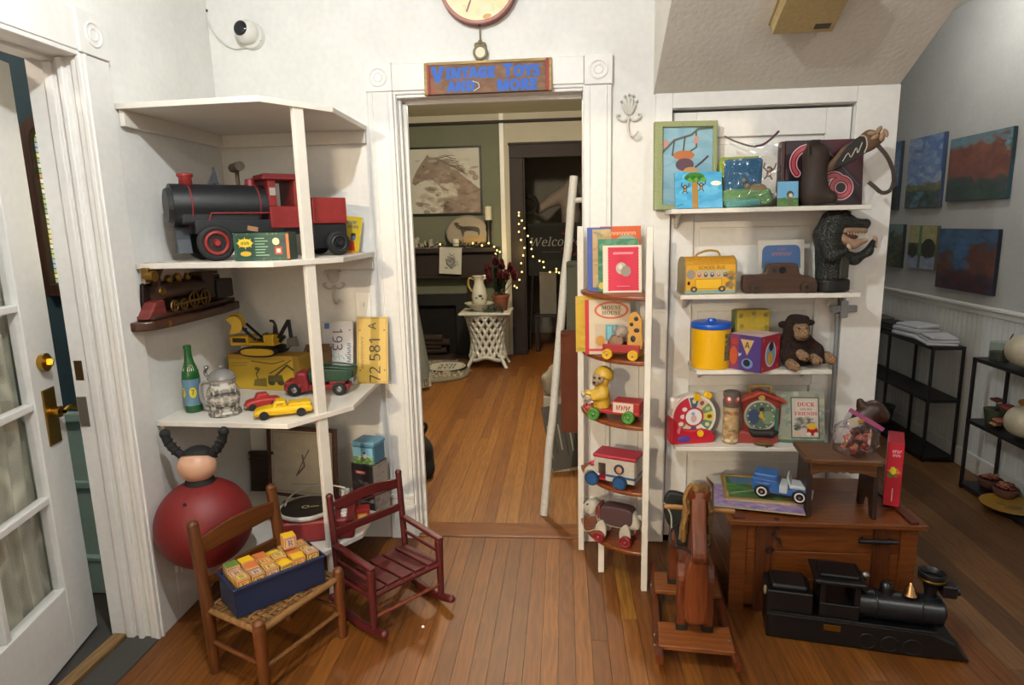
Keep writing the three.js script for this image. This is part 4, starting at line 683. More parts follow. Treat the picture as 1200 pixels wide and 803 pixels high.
single('white_bead', 'tiny white bead lying on the floor beside the rocking chair', 'bead', sph(0.005, 0, 0.005, 0, 1.3, 1, 1, 10), mat(0xf2f0ea, 0.4), [-0.545, 0, -2.13]);
// ---------- wall shelves in front of the closed door ----------
const RS = [1.55, 1.2, 0.88, 0.54], ZS = -2.655;
[[0.435, 1.215], [0.48, 1.2], [0.555, 1.108], [0.475, 1.135]].forEach(([a, b], i) => {
  const t = thing('wall_shelf', ['topmost white shelf board holding the monkey pictures', 'white shelf board holding the yellow lunchbox', 'short white shelf board holding the yellow tub', 'lowest white shelf board holding the round talking toy'][i], 'shelf', [(a + b) / 2, RS[i], -2.755]);
  const w = (b - a) / 2;
  part(t, 'shelf_board', rbb(-w, w, -0.019, 0, -0.093, 0.1, 0.003), M.shelf);
  for (const x of [-w + 0.05, w - 0.05]) part(t, 'bracket', ext([[0, 0], [0.1, 0], [0, -0.06]], 0.012, 0.002).rotateY(-Math.PI / 2).translate(x, -0.019, -0.09), M.shelf);
});
function lean(name, label, cat, pos, w, h, d, draw, side, rx = -0.1, ry = 0, rz = 0, rough = 0.4) {
  const t = thing(name, label, cat, pos); t.rotation.set(rx, ry, rz, 'YXZ');
  part(t, name.includes('book') ? 'pages' : 'panel', rbb(-w / 2 + 0.001, w / 2 - 0.001, 0.001, h - 0.001, -d / 2, d / 2 - 0.0008, 0.001), typeof side === 'number' ? mat(side, 0.7) : side);
  part(t, 'printed_face', rbb(-w / 2, w / 2, 0, h, d / 2 - 0.0008, d / 2, 0.0003), print(w * 1000, h * 1000, draw, rough));
  return t;
}
const scrib = (g, c, x, y, w, n, s = 3, gap = 7) => { for (let i = 0; i < n; i++) line(g, c, s, [[x, y + i * gap], [x + w * (0.6 + rnd() * 0.4), y + i * gap]]); };
function monkey(g, x, y, s, c1, c2) { g.save(); g.translate(x, y); g.scale(s, s); line(g, c1, 5, [[-8, -6], [-20, -20], [-16, -34]]); line(g, c1, 5, [[8, -6], [20, -16], [24, -32]]); line(g, c1, 5, [[-5, 10], [-16, 22]]); line(g, c1, 5, [[5, 10], [12, 24]]); blob(g, c1, 0, 4, 9, 12); blob(g, c1, 0, -14, 10, 9); blob(g, c2, 0, -12, 6, 6); blob(g, c2, 0, 6, 5, 7); blob(g, c1, -10, -14, 3); blob(g, c1, 10, -14, 3); g.restore(); }
// top shelf
{
  const t = thing('framed_picture', 'tall green framed picture of a monkey hanging from a branch', 'picture', [0.512, RS[0], -2.79]); t.rotation.set(-0.05, 0.1, 0, 'YXZ');
  const W = 0.262, H = 0.36, fw = 0.034;
  part(t, 'frame', ext([[-W / 2, 0], [W / 2, 0], [W / 2, H], [-W / 2, H]], 0.036, 0.004, [[[-W / 2 + fw, fw * 0.6], [W / 2 - fw * 0.5, fw * 0.6], [W / 2 - fw * 0.5, H - fw * 0.7], [-W / 2 + fw, H - fw * 0.7]]]), fabric(0xb4bd88, 0.8));
  part(t, 'canvas', plane(W - 0.03, H - 0.03, 0.008, H / 2, 0.006), print(230, 330, (g, w, h) => { fill(g, '#7fa6b8', 0, 0, w, h); daubs(g, ['#8fb4c2', '#6f98ac'], 50, 0, 0, w, h, 50); line(g, '#4f5a52', 9, [[0, 120], [60, 60], [130, 40], [160, 16], [230, 12]]); line(g, '#4a4438', 6, [[60, 62], [52, 120], [70, 128]]); line(g, '#4a4438', 6, [[150, 30], [152, 90], [120, 110]]); line(g, '#4a4438', 6, [[104, 46], [96, 120]]); blob(g, '#b06a3c', 100, 122, 44, 20); blob(g, '#5a3f4a', 104, 160, 38, 26); blob(g, '#b98a54', 128, 188, 30, 18); line(g, '#3c3436', 8, [[150, 170], [176, 150], [200, 128]]); blob(g, '#c08a80', 24, 74, 12, 16, 0.6); blob(g, '#c08a80', 150, 60, 10, 18, 0.3); }, 0.6));
}
lean('canvas_tile', 'small glossy blue tile picture of monkeys on a palm tree', 'picture', [0.552, RS[0], -2.7], 0.19, 0.15, 0.022, (g, w, h) => { fill(g, '#4a9fca', 0, 0, w, h); daubs(g, ['#5cb0d8', '#3f8fbe', '#7cc2e0'], 40, 0, 0, w, h, 30); fill(g, '#a07a3a', 68, 30, 24, 120); blob(g, '#3f7a2f', 80, 22, 40, 20); for (let i = 0; i < 6; i++) blob(g, i % 2 ? '#5f9a3a' : '#2f6a2a', 50 + i * 13, 24 + (i % 2) * 8, 12, 9); monkey(g, 40, 70, 0.75, '#4a3a28', '#b59468'); monkey(g, 106, 62, 0.75, '#4a3a28', '#b59468'); blob(g, '#e8e2d4', 166, 48, 22, 10); line(g, '#2f6a2a', 3, [[6, 140], [30, 132]]); }, 0x6f9db0, -0.22, 0.05, 0, 0.15);
{
  // clear zip bag with folded baby things
  const t = thing('plastic_bag', 'clear plastic bag with green and blue fabric and purple handle', 'bag', [0.758, RS[0], -2.745]);
  const cushion = (w, h, d, x, y, z, m, n) => { const g = new RoundedBoxGeometry(w, h, d, 6, Math.min(d / 2.05, h / 2.1)); const p = g.attributes.position; for (let i = 0; i < p.count; i++) { const a = p.getX(i) * 30 + n, b = p.getY(i) * 30; p.setZ(i, p.getZ(i) + N(a, b, n) * 0.008); p.setY(i, p.getY(i) + N(a, b + 5, n) * 0.006); } g.computeVertexNormals(); return part(t, m[1], T(g, x, y, z), m[0]); };
  cushion(0.2, 0.2, 0.03, -0.01, 0.11, -0.04, [fabric(0xa9bd4e), 'folded_green_cloth'], 1);
  cushion(0.15, 0.16, 0.03, -0.02, 0.12, -0.005, [fabric(0x2f6a94), 'folded_blue_cloth'], 4);
  cushion(0.2, 0.07, 0.05, -0.01, 0.042, 0.02, [fabric(0x79a86a), 'rolled_green_cloth'], 7);
  cushion(0.14, 0.035, 0.05, -0.03, 0.018, 0.04, [fabric(0x6fb0a8), 'rolled_aqua_cloth'], 9);
  part(t, 'picture_card', plane(0.075, 0.17, 0.075, 0.12, 0.0), print(75, 170, (g, w, h) => { fill(g, '#c9c4bc', 0, 0, w, h); monkey(g, 44, 66, 1.1, '#4a3a34', '#b08c6c'); line(g, '#7f9a5a', 3, [[10, 150], [60, 140]]); }));
  part(t, 'appliqued_monkey', [sph(0.03, 0.03, 0.075, 0.034, 1.2, 0.7, 0.3), sph(0.012, -0.012, 0.085, 0.034), sph(0.009, -0.024, 0.11, 0.024)], fabric(0xa58a66));
  const film = new THREE.MeshPhysicalMaterial({ color: 0xffffff, transmission: 1, roughness: 0.12, thickness: 0 });
  const fg = new THREE.PlaneGeometry(0.23, 0.24, 24, 24), fp = fg.attributes.position;
  for (let i = 0; i < fp.count; i++) fp.setZ(i, N(fp.getX(i) * 22, fp.getY(i) * 22, 3) * 0.01 + 0.052 - Math.max(0, fp.getY(i)) * 0.25);
  fg.computeVertexNormals(); part(t, 'clear_film', T(fg, 0, 0.13, 0), film);
  part(t, 'zip_handle', [tube([[-0.1, 0.29, -0.01], [-0.07, 0.272, 0], [-0.01, 0.248, 0.01], [0.02, 0.242, 0.01]], 0.0035, 16)], mat(0x5d5a58, 0.5));
  part(t, 'zip_handle', [tube([[0.02, 0.244, 0.01], [0.05, 0.25, 0.01], [0.085, 0.275, 0.01], [0.11, 0.3, 0.008]], 0.0045, 16)], mat(0x5d2f45, 0.4), 'purple bag handle');
}
lean('small_card', 'little blue and green card between the bag and the maroon album', 'card', [0.902, RS[0], -2.69], 0.082, 0.1, 0.01, (g, w, h) => { fill(g, '#5f9fc4', 0, 0, w, h); fill(g, '#3f6a2c', 0, 66, w, 34); daubs(g, ['#2f5a22', '#5f8a3a'], 30, 0, 66, w, 30, 10); blob(g, '#3a3026', 50, 52, 14, 14); blob(g, '#c9b89a', 52, 56, 8, 8); blob(g, '#4a5a2a', 50, 80, 14, 16); }, 0x8a7a5a, -0.14, 0.03);
{
  const t = thing('record_album', 'maroon album with a red looping logo behind the boot', 'album', [1.078, RS[0], -2.815]); t.rotation.set(-0.09, 0.02, 0, 'YXZ');
  part(t, 'cover_board', rbb(-0.155, 0.165, 0, 0.272, -0.018, 0.012, 0.004), worn(0x2b1216, 0.45));
  part(t, 'spine', [rbb(-0.175, -0.15, 0, 0.27, -0.02, 0.016, 0.008)], worn(0x4a1c1d, 0.4), 'reddish spine');
  part(t, 'printed_face', plane(0.312, 0.268, 0.006, 0.136, 0.0126), print(312, 268, (g, w, h) => {
    fill(g, '#2a1119', 0, 0, w, h); poly(g, '#4a1422', [[150, 0], [312, 0], [312, 180]]); g.lineCap = 'round';
    const P = (c, lw) => { g.strokeStyle = c; g.lineWidth = lw; g.beginPath(); g.arc(92, 92, 62, 2.4, 5.7); g.stroke(); g.beginPath(); g.moveTo(120, 150); g.quadraticCurveTo(170, 120, 150, 150); g.lineTo(120, 190); g.stroke(); g.beginPath(); g.arc(226, 196, 36, 0, 6.3); g.stroke(); g.beginPath(); g.moveTo(110, 214); g.quadraticCurveTo(190, 110, 226, 160); g.stroke(); };
    P('#d9c8d0', 32); P('#a8202f', 24); P('#d9a0a8', 8); P('#a8202f', 4); line(g, '#8a6f78', 2, [[130, 0], [300, 190]]);
  }, 0.4, 320));
}
{
  const t = thing('leather_boot', 'worn brown leather cowboy boot standing before the maroon album', 'boot', [1.012, RS[0], -2.715], 0.15);
  const lm = worn(0x33241a, 0.7);
  part(t, 'boot_leather', body([[0, 0.2, -0.005, 0, 0.08, -0.005, 0.05, 0.042], [0, 0.08, -0.005, 0.0, 0.045, 0.0, 0.042, 0.04], [0, 0.045, 0.0, 0.05, 0.03, 0.035, 0.036, 0.026], [0, 0.04, -0.01, 0, 0.03, -0.012, 0.036, 0.034]], 48, 0.012), lm);
  part(t, 'sole', T(slab(smooth([[-0.03, -0.045], [0.02, -0.045], [0.06, 0.0], [0.085, 0.04], [0.06, 0.06], [0.02, 0.035], [-0.035, 0.02]], 30), 0, 0.01, 0.002), 0, 0, 0), mat(0x1d1510, 0.7));
  part(t, 'eyelet', [cyl(0.007, 0.007, 0.004, 0.008, 0.1, 0.04, Math.PI / 2), cyl(0.005, 0.005, 0.004, 0.0, 0.06, 0.042, Math.PI / 2)], mat(0x0d0a08, 0.6));
  part(t, 'pull_strap', tube([[-0.045, 0.2, 0.03], [-0.05, 0.245, 0.03], [-0.01, 0.25, 0.04]], 0.006, 14), lm);
}
{
  const t = thing('toy_holster', 'tan leather toy holster with black script and a hanging strap loop', 'holster', [1.15, RS[0] + 0.2, -2.705]);
  part(t, 'holster_body', T(body([[-0.095, -0.055, 0, -0.02, 0.0, 0, 0.014, 0.03], [-0.02, 0.0, 0, 0.06, 0.05, 0, 0.03, 0.036], [0.06, 0.05, 0, 0.1, 0.055, 0, 0.034, 0.014]], 44, 0.008), 0, 0, 0, 0, 0, 0, 1, 1, 0.55), worn(0x6a5138, 0.7));
  part(t, 'printed_patch', T(ext(smooth([[-0.075, -0.05], [-0.02, -0.035], [0.03, 0.005], [0.03, 0.055], [0.01, 0.062], [-0.04, 0.018]], 30), 0.006, 0.001), 0, 0, 0.02), mat(0x17130f, 0.5), 'black patch with white edge');
  part(t, 'script', [tube([[-0.05, -0.03, 0.025], [-0.03, 0.0, 0.025], [-0.02, -0.015, 0.025], [0.0, 0.02, 0.025], [0.005, 0.0, 0.025], [0.02, 0.04, 0.025]], 0.002, 40), tube([[0.032, 0.0, 0.022], [0.04, 0.03, 0.022], [0.03, 0.062, 0.022], [0.01, 0.066, 0.022]], 0.0025, 20)], worn(0xc9bda8, 0.6));
  part(t, 'fringe', [0, 1, 2, 3, 4].map(i => T(sph(1, 0, 0, 0, 0.018, 0.01, 0.008, 10), 0.055 + i * 0.013, 0.085 - Math.abs(i - 2) * 0.006 - (i % 2) * 0.02, 0.02, 0, 0, i * 0.5)), worn(0xa5876a, 0.8), 'curled tan fringe');
  part(t, 'red_tip', sph(0.012, 0.1, 0.066, 0.016, 1, 0.8, 0.8), mat(0x9a4a36, 0.6));
  const band = (pts, w) => { const c = new THREE.CatmullRomCurve3(pts.map(V)), gs = []; const P = c.getPoints(30); for (let i = 0; i < 30; i++) gs.push(bar([P[i].x, P[i].y, P[i].z], [P[i + 1].x, P[i + 1].y, P[i + 1].z], 0.004, w, 0.001)); return gs; };
  part(t, 'strap_loop', band([[0.09, 0.03, 0], [0.13, -0.02, 0.005], [0.158, -0.09, 0.006], [0.15, -0.145, 0.006], [0.12, -0.155, 0.005], [0.09, -0.13, 0.0], [0.07, -0.11, -0.01]], 0.016), worn(0x43352a, 0.7), 'dark hanging strap');
}
// second shelf
{
  const t = thing('lunchbox', 'yellow dome-topped school bus lunchbox with wire handle', 'lunchbox', [0.6, RS[1], -2.73], 0.12);
  const prof = [[-0.05, 0.002], [0.05, 0.002], [0.05, 0.11]]; for (let i = 1; i < 10; i++) { const a = i / 10 * Math.PI; prof.push([Math.cos(a) * 0.05, 0.11 + Math.sin(a) * 0.045]); } prof.push([-0.05, 0.11]);
  part(t, 'lunchbox_body', ext(prof, 0.215, 0.004).rotateY(Math.PI / 2), worn(0xc08a22, 0.4));
  part(t, 'tin_edge', [ext(prof.map(p => [p[0] * 1.03, p[1] * 1.01]), 0.006, 0.001).rotateY(Math.PI / 2).translate(-0.107, 0, 0)], worn(0x8d7a52, 0.4)); part(t, 'tin_edge', [ext(prof.map(p => [p[0] * 1.03, p[1] * 1.01]), 0.006, 0.001).rotateY(Math.PI / 2).translate(0.107, 0, 0)], worn(0x8d7a52, 0.4));
  part(t, 'printed_front', plane(0.206, 0.118, 0, 0.062, 0.0508), print(206, 118, (g, w, h) => {
    fill(g, '#d39c26', 0, 0, w, h); fill(g, '#7d9a94', 0, 104, w, 14); text(g, 'SCHOOL BUS', 106, 10, 19, '#3a2a14', 'sans-serif', '');
    for (let i = 0; i < 5; i++) { fill(g, '#9aa6a8', 44 + i * 27, 22, 23, 30); blob(g, ['#b8543a', '#5a4a34', '#3f4f6a', '#b07a5a', '#46402f'][i], 55 + i * 27, 40, 8, 10); blob(g, '#d9b48a', 55 + i * 27, 36, 4, 4); }
    fill(g, '#dcae2a', 40, 58, 110, 40); g.strokeStyle = '#8a6a1a'; g.lineWidth = 2; g.strokeRect(40, 58, 110, 40); blob(g, '#3c342a', 34, 100, 14, 12); blob(g, '#b59a6a', 34, 100, 6); blob(g, '#3c342a', 152, 100, 15, 12); blob(g, '#b59a6a', 152, 100, 6); blob(g, '#8d857c', 20, 38, 18, 20); daubs(g, ['#4a4a3a', '#7a6a4a', '#8d3a2c', '#5a6a6a'], 40, 168, 24, 34, 76, 12); blob(g, '#1d1a16', 12, 74, 6, 8);
  }, 0.4));
  part(t, 'handle', [tube([[-0.05, 0.152, 0], [-0.045, 0.162, 0], [0, 0.178, 0], [0.045, 0.172, 0], [0.055, 0.155, 0]], 0.0045, 24)], worn(0xa8842f, 0.5));
}
{
  const t = thing('wooden_toy_car', 'flat brown wooden toy car cut from a plank', 'toy car', [0.892, RS[1], -2.705], -0.04);
  const wd = wood(0x4e3220, 0.55, 'x');
  part(t, 'car_body', ext(smooth([[-0.146, 0.004], [-0.15, 0.068], [-0.146, 0.074], [-0.07, 0.078], [-0.06, 0.088], [-0.052, 0.116], [-0.04, 0.12], [0.04, 0.122], [0.06, 0.118], [0.075, 0.078], [0.12, 0.066], [0.14, 0.05], [0.146, 0.02], [0.142, 0.002], [0.11, -0.0], [-0.11, 0.0]], 80), 0.05, 0.005, []), wd);
  part(t, 'window_hole', [cyl(0.014, 0.014, 0.002, 0.002, 0.095, 0.0255, Math.PI / 2)], mat(0x100a07, 0.9)); part(t, 'window_hole', [cyl(0.009, 0.009, 0.002, -0.03, 0.094, 0.0255, Math.PI / 2)], mat(0x1d2a30, 0.9));
  for (const x of [-0.1, 0.1]) { const w = part(t, 'wheel', cyl(0.024, 0.024, 0.01, x, 0.024, 0.028, Math.PI / 2, 0, 0, 26), wood(0x46301f, 0.6)); part(w, 'wheel_peg', cyl(0.006, 0.006, 0.006, x, 0.024, 0.034, Math.PI / 2), M.black); }
}
lean('postcard', 'white bordered card with a blue arch behind the wooden car', 'card', [0.925, RS[1], -2.79], 0.195, 0.215, 0.006, (g, w, h) => { fill(g, '#c4bcae', 0, 0, w, h); g.fillStyle = '#3d5f8f'; g.beginPath(); g.moveTo(16, 120); g.lineTo(18, 50); g.quadraticCurveTo(20, 22, 50, 22); g.lineTo(150, 22); g.quadraticCurveTo(176, 22, 178, 50); g.lineTo(180, 120); g.fill(); squiggle(g, 100, 40, 36, 11, '#8d5f7a'); squiggle(g, 100, 60, 84, 14, '#a06a72'); fill(g, '#5a7a82', 20, 110, 156, 40); blob(g, '#3f5a6a', 40, 110, 16, 20); }, 0xb8b0a4, -0.1, 0.04);
{
  // crocodile figure standing upright
  const t = thing('crocodile_figure', 'dark standing crocodile figure with open pink jaws', 'figurine', [1.1, RS[1] + 0.002, -2.73], 0.35);
  const sk = worn(0x23251f, 0.5, { bumpMap: rep(dataTex(128, (u, v) => { const f = 0.5 + Math.max(N(u * 20, v * 20, 2), -0.1) * 0.8; return [f, f, f]; }, false), 8), bumpScale: 0.006 });
  part(t, 'crocodile_body', body([[0, 0.06, 0, 0, 0.14, 0, 0.055, 0.054], [0, 0.14, 0, -0.02, 0.23, -0.005, 0.054, 0.05], [-0.02, 0.23, -0.005, 0.0, 0.285, 0, 0.05, 0.044], [0.0, 0.285, 0, 0.055, 0.282, 0.012, 0.042, 0.03], [0.055, 0.28, 0.012, 0.13, 0.268, 0.026, 0.028, 0.018], [0.13, 0.27, 0.026, 0.14, 0.276, 0.028, 0.018, 0.014], [-0.045, 0.2, 0.02, -0.04, 0.15, 0.05, 0.026, 0.022], [-0.04, 0.15, 0.05, 0.0, 0.17, 0.075, 0.022, 0.014], [0.03, 0.15, 0.03, 0.075, 0.13, 0.05, 0.026, 0.019], [0.075, 0.13, 0.05, 0.135, 0.16, 0.055, 0.019, 0.014], [0.135, 0.16, 0.055, 0.155, 0.2, 0.055, 0.014, 0.01]], 60, 0.008), sk);
  part(t, 'upper_gum', body([[0.03, 0.248, 0.03, 0.125, 0.245, 0.04, 0.014, 0.011]], 30, 0.006), worn(0x9a7a62, 0.6), 'pinkish upper jaw lining');
  part(t, 'lower_jaw', body([[0.02, 0.215, 0.03, 0.07, 0.19, 0.042, 0.02, 0.016], [0.07, 0.19, 0.042, 0.125, 0.205, 0.045, 0.016, 0.01]], 30, 0.006), worn(0xa8876c, 0.6), 'pinkish lower jaw');
  part(t, 'tongue', sph(0.022, 0.06, 0.22, 0.034, 1.6, 0.5, 0.7), mat(0x5a2822, 0.6));
  for (let i = 0; i < 7; i++) { part(t, 'tooth', T(new THREE.ConeGeometry(0.004, 0.014, 6), 0.036 + i * 0.014, 0.233 - i * 0.0006, 0.047, Math.PI, 0, 0), worn(0xc9b898, 0.5)); part(t, 'tooth', T(new THREE.ConeGeometry(0.004, 0.012, 6), 0.04 + i * 0.013, 0.212 - Math.sin(i / 6 * 3.14) * 0.008, 0.052, 0, 0, 0), worn(0xc9b898, 0.5)); }
  for (const [x, y, z] of [[0.012, 0.18, 0.082], [0.16, 0.21, 0.06], [0.166, 0.19, 0.056]]) part(t, 'claw', T(sph(1, 0, 0, 0, 0.009, 0.018, 0.009, 10), x, y, z, 0, 0, 0.5), worn(0xb59a82, 0.6));
  part(t, 'brow', [sph(0.015, 0.03, 0.318, 0.03, 1.2, 0.8, 0.8), sph(0.015, 0.03, 0.318, -0.02, 1.2, 0.8, 0.8)], sk); part(t, 'eye', sph(0.006, 0.042, 0.318, 0.04), M.black);
  part(t, 'base', slab(smooth([[-0.06, -0.05], [0.055, -0.05], [0.06, 0.05], [-0.055, 0.055]], 30), 0, 0.05, 0.008), mat(0x14140f, 0.5));
  part(t, 'belly_panel', rbox(0.05, 0.09, 0.01, 0.004, 0.02, 0.1, 0.056, 0, 0.2, 0), worn(0x3d3d30, 0.6));
}
// third shelf
{
  const t = thing('plastic_tub', 'bright yellow plastic tub with a blue lid', 'tub', [0.628, RS[2], -2.735]);
  part(t, 'tub_body', lathe([[0, 0], [0.078, 0], [0.081, 0.004], [0.081, 0.175], [0.078, 0.178]], 0, 0, 0, 40), mat(0xd9a406, 0.3));
  part(t, 'lid', [lathe([[0.079, 0.172], [0.085, 0.172], [0.086, 0.19], [0.08, 0.196], [0.06, 0.197], [0.03, 0.2], [0, 0.201]], 0, 0, 0, 40), cyl(0.02, 0.016, 0.01, 0, 0.205, 0)], mat(0x1450b0, 0.3), 'bright blue lid');
  part(t, 'label', T(new THREE.CylinderGeometry(0.0816, 0.0816, 0.115, 16, 1, true, 0.55, 0.55), 0, 0.095, 0), print(45, 115, (g, w, h) => { fill(g, '#5a6a4a', 0, 0, w, h); daubs(g, ['#c0482a', '#3a4a7a', '#c9a03a', '#2f3a2a'], 60, 0, 0, w, h, 9); }));
}
{
  const t = thing('yellow_tin', 'yellow speckled square tin behind the printed cube', 'tin', [0.812, RS[2], -2.795], 0.03);
  part(t, 'tin_body', rbb(-0.07, 0.07, 0, 0.24, -0.035, 0.03, 0.006), worn(0xb59a2c, 0.4));
  part(t, 'tin_side', rbb(-0.077, -0.069, 0.004, 0.236, -0.035, 0.028, 0.003), worn(0x6f7a3a, 0.5), 'olive green edge');
  for (let i = 0; i < 7; i++) part(t, 'raised_dot', sph(0.009, [-0.055, 0.05, -0.05, 0.055, 0.0, -0.03, 0.03][i], [0.215, 0.22, 0.17, 0.165, 0.225, 0.13, 0.14][i], 0.03, 1, 1.2, 0.15, 12), worn(0x847a2a, 0.5));
}
{
  const t = thing('music_box_cube', 'purple and red printed cube toy with a pale top', 'toy box', [0.8, RS[2], -2.70], -0.8);
  const S = 0.075, f = (draw) => print(150, 150, draw, 0.4);
  part(t, 'cube_body', rbb(-S, S, 0, 2 * S, -S, S, 0.003), mat(0x6a3a6a, 0.5));
  part(t, 'cube_top', plane(2 * S - 0.004, 2 * S - 0.004, 0, 2 * S + 0.0006, 0, -Math.PI / 2), f((g, w, h) => { fill(g, '#c9b0b4', 0, 0, w, h); daubs(g, ['#d4c0c2', '#bfa2a8'], 20, 0, 0, w, h, 30); line(g, '#a08088', 3, [[30, 75], [120, 70]]); }));
  part(t, 'cube_face', plane(2 * S - 0.002, 2 * S - 0.002, 0, S, S + 0.0006), f((g, w, h) => { fill(g, '#4f3a7a', 0, 0, w, h); g.fillStyle = '#7a3a5a'; g.fillRect(0, 0, 50, h); poly(g, '#c9a86a', [[56, 16], [118, 16], [88, 84]]); text(g, 'A', 88, 40, 36, '#5a3f2a'); blob(g, '#6f8fb5', 90, 118, 26, 22); blob(g, '#2c2c34', 88, 116, 16, 15); blob(g, '#b8542f', 26, 90, 18, 40); blob(g, '#a8382f', 30, 30, 16, 14); poly(g, '#b9c8d8', [[48, 74], [56, 80], [64, 72], [60, 86], [50, 92]]); }));
  part(t, 'cube_face', plane(2 * S - 0.002, 2 * S - 0.002, S + 0.0006, S, 0, 0, Math.PI / 2), f((g, w, h) => { fill(g, '#a8243c', 0, 0, w, h); for (const [x, y] of [[14, 14], [136, 14], [14, 136], [136, 136], [130, 60]]) blob(g, '#c8504a', x, y, 9); blob(g, '#d9d2d4', 75, 80, 44, 54); blob(g, '#7f9fc4', 75, 80, 36, 46); blob(g, '#2a2430', 78, 46, 18, 20); blob(g, '#d8a83a', 72, 96, 20, 26); }));
  part(t, 'crank', [rod([-S, 0.07, 0], [-S - 0.015, 0.07, 0], 0.004), rod([-S - 0.015, 0.07, 0], [-S - 0.015, 0.1, 0], 0.004)], M.steel);
}
{
  const t = thing('plush_monkey', 'dark brown plush monkey sitting at the shelf end', 'plush toy', [0.985, RS[2], -2.735], 0.1);
  const br = fur(0x3a2216), tan = fur(0xb8926c);
  part(t, 'plush_body', body([[0, 0.045, -0.02, 0, 0.105, -0.025, 0.055, 0.042], [0.0, 0.158, -0.005, 0.0, 0.165, -0.01, 0.052, 0.052], [-0.05, 0.11, -0.01, -0.055, 0.06, 0.025, 0.026, 0.022], [-0.055, 0.06, 0.025, -0.01, 0.058, 0.055, 0.022, 0.018], [0.05, 0.11, -0.02, 0.09, 0.07, 0.0, 0.026, 0.022], [0.09, 0.07, 0.0, 0.065, 0.045, 0.04, 0.022, 0.018], [-0.02, 0.03, 0.0, -0.045, 0.026, 0.05, 0.028, 0.024], [0.04, 0.03, -0.01, 0.115, 0.032, 0.01, 0.03, 0.024], [-0.02, 0.205, -0.01, 0.04, 0.2, -0.01, 0.014, 0.014]], 60, 0.008), br);
  part(t, 'ear', sph(0.017, 0.058, 0.185, -0.01, 1.3, 0.8, 0.5), br); part(t, 'ear', sph(0.017, -0.058, 0.18, -0.01, 1.2, 0.9, 0.5), br);
  const fc = part(t, 'face', body([[-0.012, 0.17, 0.03, 0.012, 0.17, 0.03, 0.02, 0.02], [0, 0.142, 0.038, 0.008, 0.142, 0.038, 0.026, 0.024]], 30, 0.008), tan, 'tan face');
  part(fc, 'eye', sph(0.006, -0.015, 0.17, 0.049), M.black); part(fc, 'eye', sph(0.006, 0.015, 0.17, 0.049), M.black);
  part(fc, 'mouth', tube([[-0.014, 0.134, 0.059], [0.004, 0.129, 0.0635], [0.02, 0.135, 0.059]], 0.0025, 12), mat(0x3a2318, 0.9));
  for (const [a, b, c2, s] of [[-0.002, 0.062, 0.068, 1], [0.06, 0.04, 0.056, 1], [-0.045, 0.022, 0.075, 1.1], [0.135, 0.036, 0.02, 1.25]]) part(t, 'paw', body([[a - 0.008, b + 0.004, c2 - 0.004, a + 0.008, b - 0.006, c2 + 0.004, 0.019 * s, 0.017 * s], [a - 0.01, b - 0.006, c2 + 0.006, a - 0.012, b - 0.012, c2 + 0.012, 0.009, 0.007], [a + 0.006, b - 0.01, c2 + 0.01, a + 0.008, b - 0.016, c2 + 0.014, 0.009, 0.007]], 24, 0.005), tan, 'tan paw');
}
// lowest shelf
{
  const t = thing('talking_toy', 'round red and white talking toy with a ring of animal pictures', 'toy', [0.557, RS[3], -2.735], 0.18);
  part(t, 'foot', [ext(smooth([[-0.1, 0], [0.09, 0], [0.1, 0.03], [0.06, 0.06], [-0.05, 0.07], [-0.1, 0.12], [-0.105, 0.05]], 40), 0.07, 0.01)], mat(0xa8182c, 0.35));
  part(t, 'shell', [cyl(0.1, 0.1, 0.05, 0, 0.118, 0, Math.PI / 2, 0, 0, 40), rbox(0.05, 0.06, 0.04, 0.015, -0.075, 0.175, 0)], mat(0xd9cfcb, 0.35));
  part(t, 'picture_ring', T(new THREE.CircleGeometry(0.096, 48), 0, 0.118, 0.0256), print(200, 200, (g) => {
    blob(g, '#cfc6b4', 100, 100, 100); for (let i = 0; i < 12; i++) { const a = i / 12 * 6.283, x = 100 + Math.cos(a) * 74, y = 100 + Math.sin(a) * 74; g.fillStyle = ['#c9b23a', '#4a7a6a', '#d8d2c0', '#35566a', '#c9a89a', '#6a8a4a'][i % 6]; g.beginPath(); g.moveTo(100, 100); g.arc(100, 100, 92, a - 0.25, a + 0.25); g.fill(); blob(g, ['#5a4a2a', '#d0c08a', '#7a4a3a', '#a8b0a0'][i % 4], x, y, 11, 9, a); }
    g.fillStyle = '#b8243c'; g.beginPath(); g.moveTo(100, 100); g.arc(100, 100, 96, 2.5, 4.4); g.fill(); for (let i = 0; i < 3; i++) blob(g, '#d8cfc4', 40 + i * 8, 130 - i * 34, 12, 10); blob(g, '#a51f34', 100, 100, 46); blob(g, '#d3d0d2', 100, 100, 38); blob(g, '#c8a0a0', 100, 108, 14, 18); blob(g, '#8aa2b8', 96, 84, 9, 8);
  }));
  part(t, 'yellow_knob', cyl(0.018, 0.014, 0.02, 0.012, 0.207, 0.025, Math.PI / 2), mat(0xd6a812, 0.35)); part(t, 'yellow_knob', cyl(0.018, 0.014, 0.02, 0.028, 0.045, 0.03, Math.PI / 2), mat(0xd6a812, 0.35));
  part(t, 'yellow_lever', [rbox(0.04, 0.03, 0.02, 0.008, 0.072, 0.205, -0.005, 0, 0, -0.5)], mat(0xd6a812, 0.35));
  part(t, 'purple_badge', [sph(0.026, -0.045, 0.022, 0.033, 1.2, 0.6, 0.25)], mat(0x4a3a8a, 0.4)); part(t, 'pink_badge', [sph(0.02, -0.07, 0.06, 0.03, 0.7, 1.2, 0.3)], mat(0xd0708a, 0.4));
}
